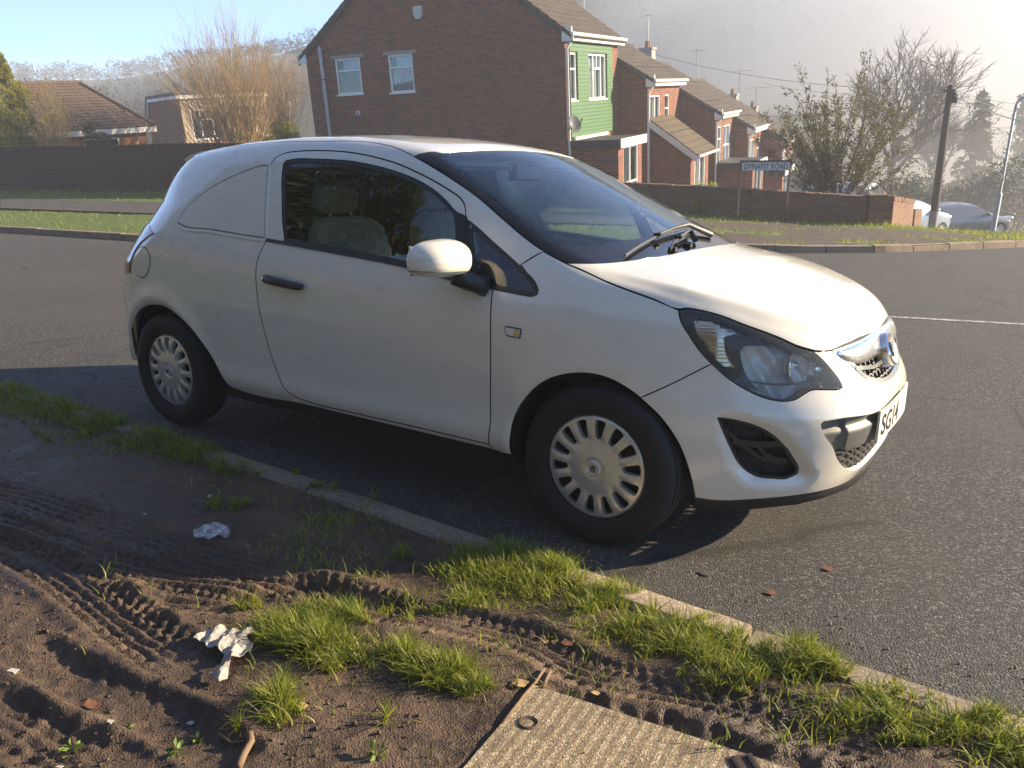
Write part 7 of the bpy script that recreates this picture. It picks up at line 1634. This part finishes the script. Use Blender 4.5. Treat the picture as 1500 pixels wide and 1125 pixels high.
sil=simple('silver_paint',(.16,.165,.175),.3,.4,Coat_Weight=.6);blu=simple('pale_blue_paint',(.30,.36,.42),.3,Coat_Weight=.6);wht=simple('white_car_paint',(.74,.74,.72),.3,Coat_Weight=.6);dk=simple('dark_grey_paint',(.06,.065,.075),.25,Coat_Weight=.8)
p=at(1400,346,34.5);loft_car('parked_car',p,azr+.18,sil,'silver car parked on the lower road between pole and street lamp',4.2,1.72,1.42,.90)
p=at(1312,352,30.5);loft_car('parked_van',p,azr+.5,blu,'pale blue van nosing out behind the sunlit wall end',4.3,1.75,1.55,1.0,(1.15,.35),(-1.9,-2.1),1.05)
p=at(1196,336,26.2);loft_car('parked_car',p,azr+math.pi-.62,wht,'white hatchback mostly hidden by the leafy shrub behind the garden wall',4.0,1.7,1.5,.95)
# far houses on the misty hillside
def far_house(u,v,d,w,label,roofc):
    p=at(u,v,d);r=tag(empty('hillside_house',p.tolist(),(0,0,.6)),label,'house','houses on the misty hill');m=MB();m.box((0,0,1.5),(w,w*.6,3));m.build('wall',simple('far_wall',(.50,.36,.28),.9),r)
    m=MB();m.prism([(-w*.55,2.95),(w*.55,2.95),(0,4.6)],-w*.34,w*.34,fr=lambda P:np.c_[P[:,2],P[:,0],P[:,1]]);m.build('roof',simple('far_roof',roofc,.8),r)
    for x in(-w*.28,w*.28):
        m=MB();m.box((x,-w*.30-.01,1.7),(1.,.06,1.1));m.build('window',MAT['upvc'],r)
far_house(893,22,196,5.,'reddish house emerging from the mist on the right hill',(.20,.09,.07));far_house(921,14,198,4.,'small pale roofed house beside the reddish one on the misty hill',(.55,.53,.5));far_house(948,6,200,7.,'long pale roofed house highest on the misty hill',(.6,.6,.58))
# ---- litter, leaves and bits on the verge and road
def mudz(q_): return float(mud_height(np.array([q_[0]]),np.array([q_[1]]))[0])
def crumple(name,trace,amp,mat,label,cat,seed,n=34,lift=.012,z=None,group=None,thick=.0012,fold=1.):
    """a crumpled sheet whose outline follows a ground trace"""
    o=gxy(trace);c=o.mean(0);ol=arc(o-c,.012,corner=25);uv,F_=cdt(ol,[],.0075);rg=np.random.default_rng(seed);off=rg.uniform(0,50,2)
    q_=uv*fold;h=np.abs(fbm(q_[:,0]*28+off[0],q_[:,1]*28+off[1],3,seed)-.5)*2;h2=np.abs(((q_[:,0]*rg.uniform(14,20)+q_[:,1]*rg.uniform(8,16)+.6*fbm(q_[:,0]*9,q_[:,1]*9,2,seed+1))%1)-.5)
    zz=amp*(.8*h+.9*h2)+lift
    zb=(mudz(c) if z is None else z);V=tow(np.c_[uv,zz]);n_=len(V);dnv_=tow([0,0,-thick])
    E=bound_edges(F_);Fl=[tuple(f) for f in F_]+[tuple(f[::-1]+n_) for f in F_]+[(b_,a_,a_+n_,b_+n_) for a_,b_ in E]
    o_=link(name,mesh_np(name,np.concatenate([V,V+dnv_]),Fl),mat);o_.location=tow([c[0],c[1],zb]).tolist();return tag(o_,label,cat,group)
k=NT('dirty_tissue');v=k.coord();n=k.noise(v,16.,5,.7);b=k.bsdf(k.mix(k.ramp(n,[(.48,0.),(.7,.8)]),(.36,.335,.295),(.12,.095,.07)),.9);k.bump(b,k.noise(v,90.,4),.4,.004);MAT['tissue']=k.m
crumple('tissue',[(284,946),(300,938),(312,930),(326,927),(338,934),(352,932),(366,928),(374,936),(362,944),(372,955),(368,966),(352,974),(340,978),(334,1004),(322,1011),(309,1000),(318,990),(330,970),(318,962),(304,960),(300,950)],.030,MAT['tissue'],'crumpled dirty white tissue beside a bright grass tuft','tissue',3,lift=.014)
k=NT('clear_film');tr=k.n('ShaderNodeBsdfTransparent');gl_s=k.n('ShaderNodeBsdfGlossy');gl_s.inputs['Roughness'].default_value=.12;df_=k.n('ShaderNodeBsdfDiffuse');df_.inputs[0].default_value=(.6,.62,.66,1)
a1=k.n('ShaderNodeMixShader');a1.inputs[0].default_value=.35;k.l(gl_s.outputs[0],a1.inputs[1]);k.l(df_.outputs[0],a1.inputs[2]);a2=k.n('ShaderNodeMixShader');a2.inputs[0].default_value=.38;k.l(tr.outputs[0],a2.inputs[1]);k.l(a1.outputs[0],a2.inputs[2]);k.l(a2.outputs[0],k.out.inputs['Surface'])
crumple('plastic_wrapper',[(283,788),(296,780),(314,775),(330,777),(338,786),(334,795),(318,797),(298,798),(286,796)],.022,k.m,'crumpled clear plastic wrapper lying on the shaded mud','wrapper',5,lift=.006)
MAT['white_bit']=simple('white_scrap',(.40,.38,.34),.7,var=.2,scale=30)
for i,(u,v,s) in enumerate([(307,731,5),(278,1047,7),(22,990,9),(212,758,3),(145,848,4),(88,1122,6),(163,1068,7)]):
    crumple('litter_scrap',[(u-s*(.7+.3*(i%3)),v+s*.2),(u-s*.35,v-s*.35),(u+s*.2,v-s*(.3+.15*(i%2))),(u+s*.9,v-s*.25),(u+s*.45,v+s*.1),(u+s*.1,v+s*.55),(u-s*.3,v+s*.25)],.008,MAT['white_bit'],['white scrap at the top edge of the shaded grass clump','pale scrap below the crumpled tissue','pale scrap at the left edge of the mud','tiny white fleck on the shaded mud','small white fleck near the shadow edge','pale scrap at the bottom left edge','flat pale scrap left of the weeds'][i],'scrap',20+i,lift=.004,group='white scraps in the mud')
MAT['dead_leaf']=simple('dead_leaf',(.15,.062,.03),.7,var=.5,scale=40);MAT['tan_leaf']=simple('tan_leaf',(.33,.22,.10),.75,var=.4,scale=40)
for i,(u,v,s,mt,lab) in enumerate([(135,1032,14,'dead_leaf','rusty dead leaf trodden into the rut at bottom left'),(832,944,11,'dead_leaf','dark red dead leaf between the tyre track and the grass'),(762,1005,13,'tan_leaf','tan dead leaf at the corner of the concrete slab'),(700,1000,6,'tan_leaf','small tan leaf left of the concrete slab'),(443,1040,10,'tan_leaf','yellow leaf beside the lower grass tuft'),(872,1022,7,'tan_leaf','little tan leaf on the slab edge')]):
    crumple('dead_leaf',[(u-s,v+s*.1),(u-s*.4,v-s*.45),(u+s*.3,v-s*.4),(u+s,v-s*.1),(u+s*.4,v+s*.45),(u-s*.4,v+s*.5)],.010,MAT[mt],lab,'leaf',40+i,lift=.006,group='dead leaves on the verge')
for i,(u,v,s,lab) in enumerate([(1130,849,10,'flattened orange leaf on the road near the kerb'),(1215,815,9,'faint orange leaf pressed on the road'),(1300,560,5,'leaf fragment on the road in front of the bumper')]):
    crumple('road_leaf',[(u-s,v),(u-s*.3,v-s*.35),(u+s*.5,v-s*.3),(u+s,v+s*.1),(u+s*.2,v+s*.35)],.003,MAT['dead_leaf'],lab,'leaf',60+i,lift=.003,z=0.,group='leaves flattened on the road')
o=crumple('squashed_can_lid',[(1024,819),(1034,817),(1044,821),(1040,825),(1030,824)],.004,MAT['greytrim'],'flattened dark scrap on the road below the front bumper','scrap',70,lift=.003,z=0.)
# twig and roots by the slab
def twig(tr,r,label):
    q_=gxy(tr);P=np.array([tow([x,y,mudz((x,y))+.008]) for x,y in q_]);m=MB();m.tube(P-P[0],r,6);o=m.build('twig',MAT['bark_brown'],smooth=True);o.location=P[0].tolist();tag(o,label,'twig','twigs on the mud')
twig([(350,1125),(357,1105),(368,1088),(366,1080)],.009,'thick root end poking out at the bottom edge');twig([(735,1063),(752,1045),(768,1022),(785,1003),(797,985)],.004,'long dark twig along the slab edge');twig([(320,1068),(338,1082),(362,1086)],.003,'thin curved twig above the root end');twig([(795,1012),(800,1000),(806,988)],.005,'short twig at the slab corner')
# rusty socket in the slab and the small iron cover at the bottom edge
q_=gxy([(774,1059)],.058)[0];m=MB();m.lathe([(.0,-.03),(.013,-.03),(.014,.001),(.022,.004),(.026,.0)],(0,0,0),tow([0,0,1.]),24);o=m.build('bolt_socket',MAT['rust'],smooth=True,angle=40);o.location=tow([*q_,.058]).tolist();tag(o,'round rusty bolt socket sunk in the concrete slab','bolt socket')
q_=gxy([(1090,1119)],.062)[0];r=tag(empty('valve_cover',tow([*q_,.060]).tolist(),(-TILT,0,.75)),'small square iron valve cover at the bottom edge','cover')
m=MB();m.box((0,0,-.004),(.06,.06,.012));m.build('frame',MAT['rust'],r);m=MB();
for x in(-.018,.018): m.box((x,0,.004),(.007,.045,.004))
m.build('cover_ribs',MAT['trim'],r)
# papers behind the door window
m=MB();P=[]
for i in range(12):
    for j in range(7): P.append((.10+.026*i,-.70+.028*j,.940+.03*vnoise(i*1.3,j*1.7,5)+(.055*max(0,(i-8)/3) if i>7 else 0)))
m.add(P,[(i*7+j,i*7+j+1,(i+1)*7+j+1,(i+1)*7+j) for i in range(11) for j in range(6)])
o=m.build('paper',simple('paper_white',(.72,.76,.74),.7));o.rotation_euler=(-TILT,0,0);tag(o,'crumpled white paper behind the lower edge of the driver window','paper')
# ---- thin even haze round the whole scene, and the fog bank lying in the valley beyond the terrace
HZ=(-186,17,-46,262,-26,46)
m=MB();m.box(((HZ[0]+HZ[1])/2,(HZ[2]+HZ[3])/2,(HZ[4]+HZ[5])/2),(HZ[1]-HZ[0],HZ[3]-HZ[2],HZ[5]-HZ[4]))
def vol(name,col,dens,g_):
    k=NT(name);pv=k.n('ShaderNodeVolumePrincipled');pv.inputs['Color'].default_value=(*col,1);pv.inputs['Density'].default_value=dens;pv.inputs['Anisotropy'].default_value=g_;k.l(pv.outputs[0],k.out.inputs['Volume']);return k.m
m.build('haze',vol('haze',(.90,.94,.99),.0022,.15),kind='stuff')
az=np.radians(np.linspace(84,178,78));rr=np.linspace(0,1,36);A_,R_=np.meshgrid(az,rr);deg=np.degrees(A_)
r0=np.interp(deg,[84,98,106,118,124,132,150,178],[34,35,41,55,84,96,96,102]);r1=np.interp(deg,[84,120,132,140,178],[215,205,172,156,156]);RR=r0+(r1-r0)*R_
X=-2+RR*np.cos(A_);Y=RR*np.sin(A_)
top=np.interp(deg,[84,95,106,114,120,126,132,178],[27,27,25,21,15,10,9.5,10.5]);edge=np.minimum(1,np.minimum(R_/.55,(1-R_)/.04+.0))
edge=np.clip(edge,0,1)**.8*np.clip((deg-84)/2,0,1)*np.clip((178-deg)/4,0,1)
Zt=-12+(top+12)*edge*(1+.22*(fbm(X*.045,Y*.045,3,91)-.5));Zt=np.maximum(Zt,-11.9);Zb=np.full_like(Zt,-12.5)
ny,nx=X.shape;V=np.concatenate([np.stack([X,Y,Zt],-1).reshape(-1,3),np.stack([X,Y,Zb],-1).reshape(-1,3)]);ii=np.arange(ny*nx).reshape(ny,nx)
Fq=[*np.stack([ii[:-1,:-1],ii[:-1,1:],ii[1:,1:],ii[1:,:-1]],-1).reshape(-1,4).tolist()];o_=ny*nx;Fq+=[[a+o_ for a in f[::-1]] for f in Fq[:]]
rim=[*ii[0,:],*ii[1:,-1],*ii[-1,-2::-1],*ii[-2:0:-1,0]];Fq+=[[rim[(j+1)%len(rim)],rim[j],rim[j]+o_,rim[(j+1)%len(rim)]+o_] for j in range(len(rim))]
m=MB();m.add(V,Fq);m.build('fog_bank',vol('fog_bank',(.995,.995,1.0),.017,.02),kind='stuff')
# ---------- daylight
SUN_AZ=math.radians(43);SUN_EL=math.radians(17)
sd_=np.array([math.cos(SUN_AZ)*math.cos(SUN_EL),math.sin(SUN_AZ)*math.cos(SUN_EL),math.sin(SUN_EL)])
wld=bpy.data.worlds.new('World');SC.world=wld;wld.use_nodes=True;nt=wld.node_tree;nt.nodes.clear()
sky=nt.nodes.new('ShaderNodeTexSky');sky.sky_type='NISHITA';sky.sun_disc=False;sky.sun_elevation=SUN_EL;sky.sun_rotation=math.pi/2-SUN_AZ
sky.air_density=.48;sky.dust_density=.0;sky.ozone_density=3.2;sky.altitude=50
bg=nt.nodes.new('ShaderNodeBackground');bg.inputs[1].default_value=.112;wo=nt.nodes.new('ShaderNodeOutputWorld')
nt.links.new(sky.outputs[0],bg.inputs[0]);nt.links.new(bg.outputs[0],wo.inputs[0])
sl_=bpy.data.lights.new('sun','SUN');sl_.energy=4.5;sl_.angle=math.radians(.5);sl_.color=(1,.82,.56)
so=bpy.data.objects.new('sun',sl_);COL.objects.link(so);so.rotation_euler=Vector(sd_.tolist()).to_track_quat('Z','Y').to_euler()
SC.view_settings.view_transform='Standard';SC.view_settings.look='None';SC.view_settings.exposure=1.58;SC.view_settings.gamma=1
SC.render.engine='CYCLES';SC.cycles.use_denoising=True;SC.cycles.max_bounces=8;SC.cycles.transparent_max_bounces=24;SC.cycles.volume_bounces=6
SC.cycles.sample_clamp_indirect=6
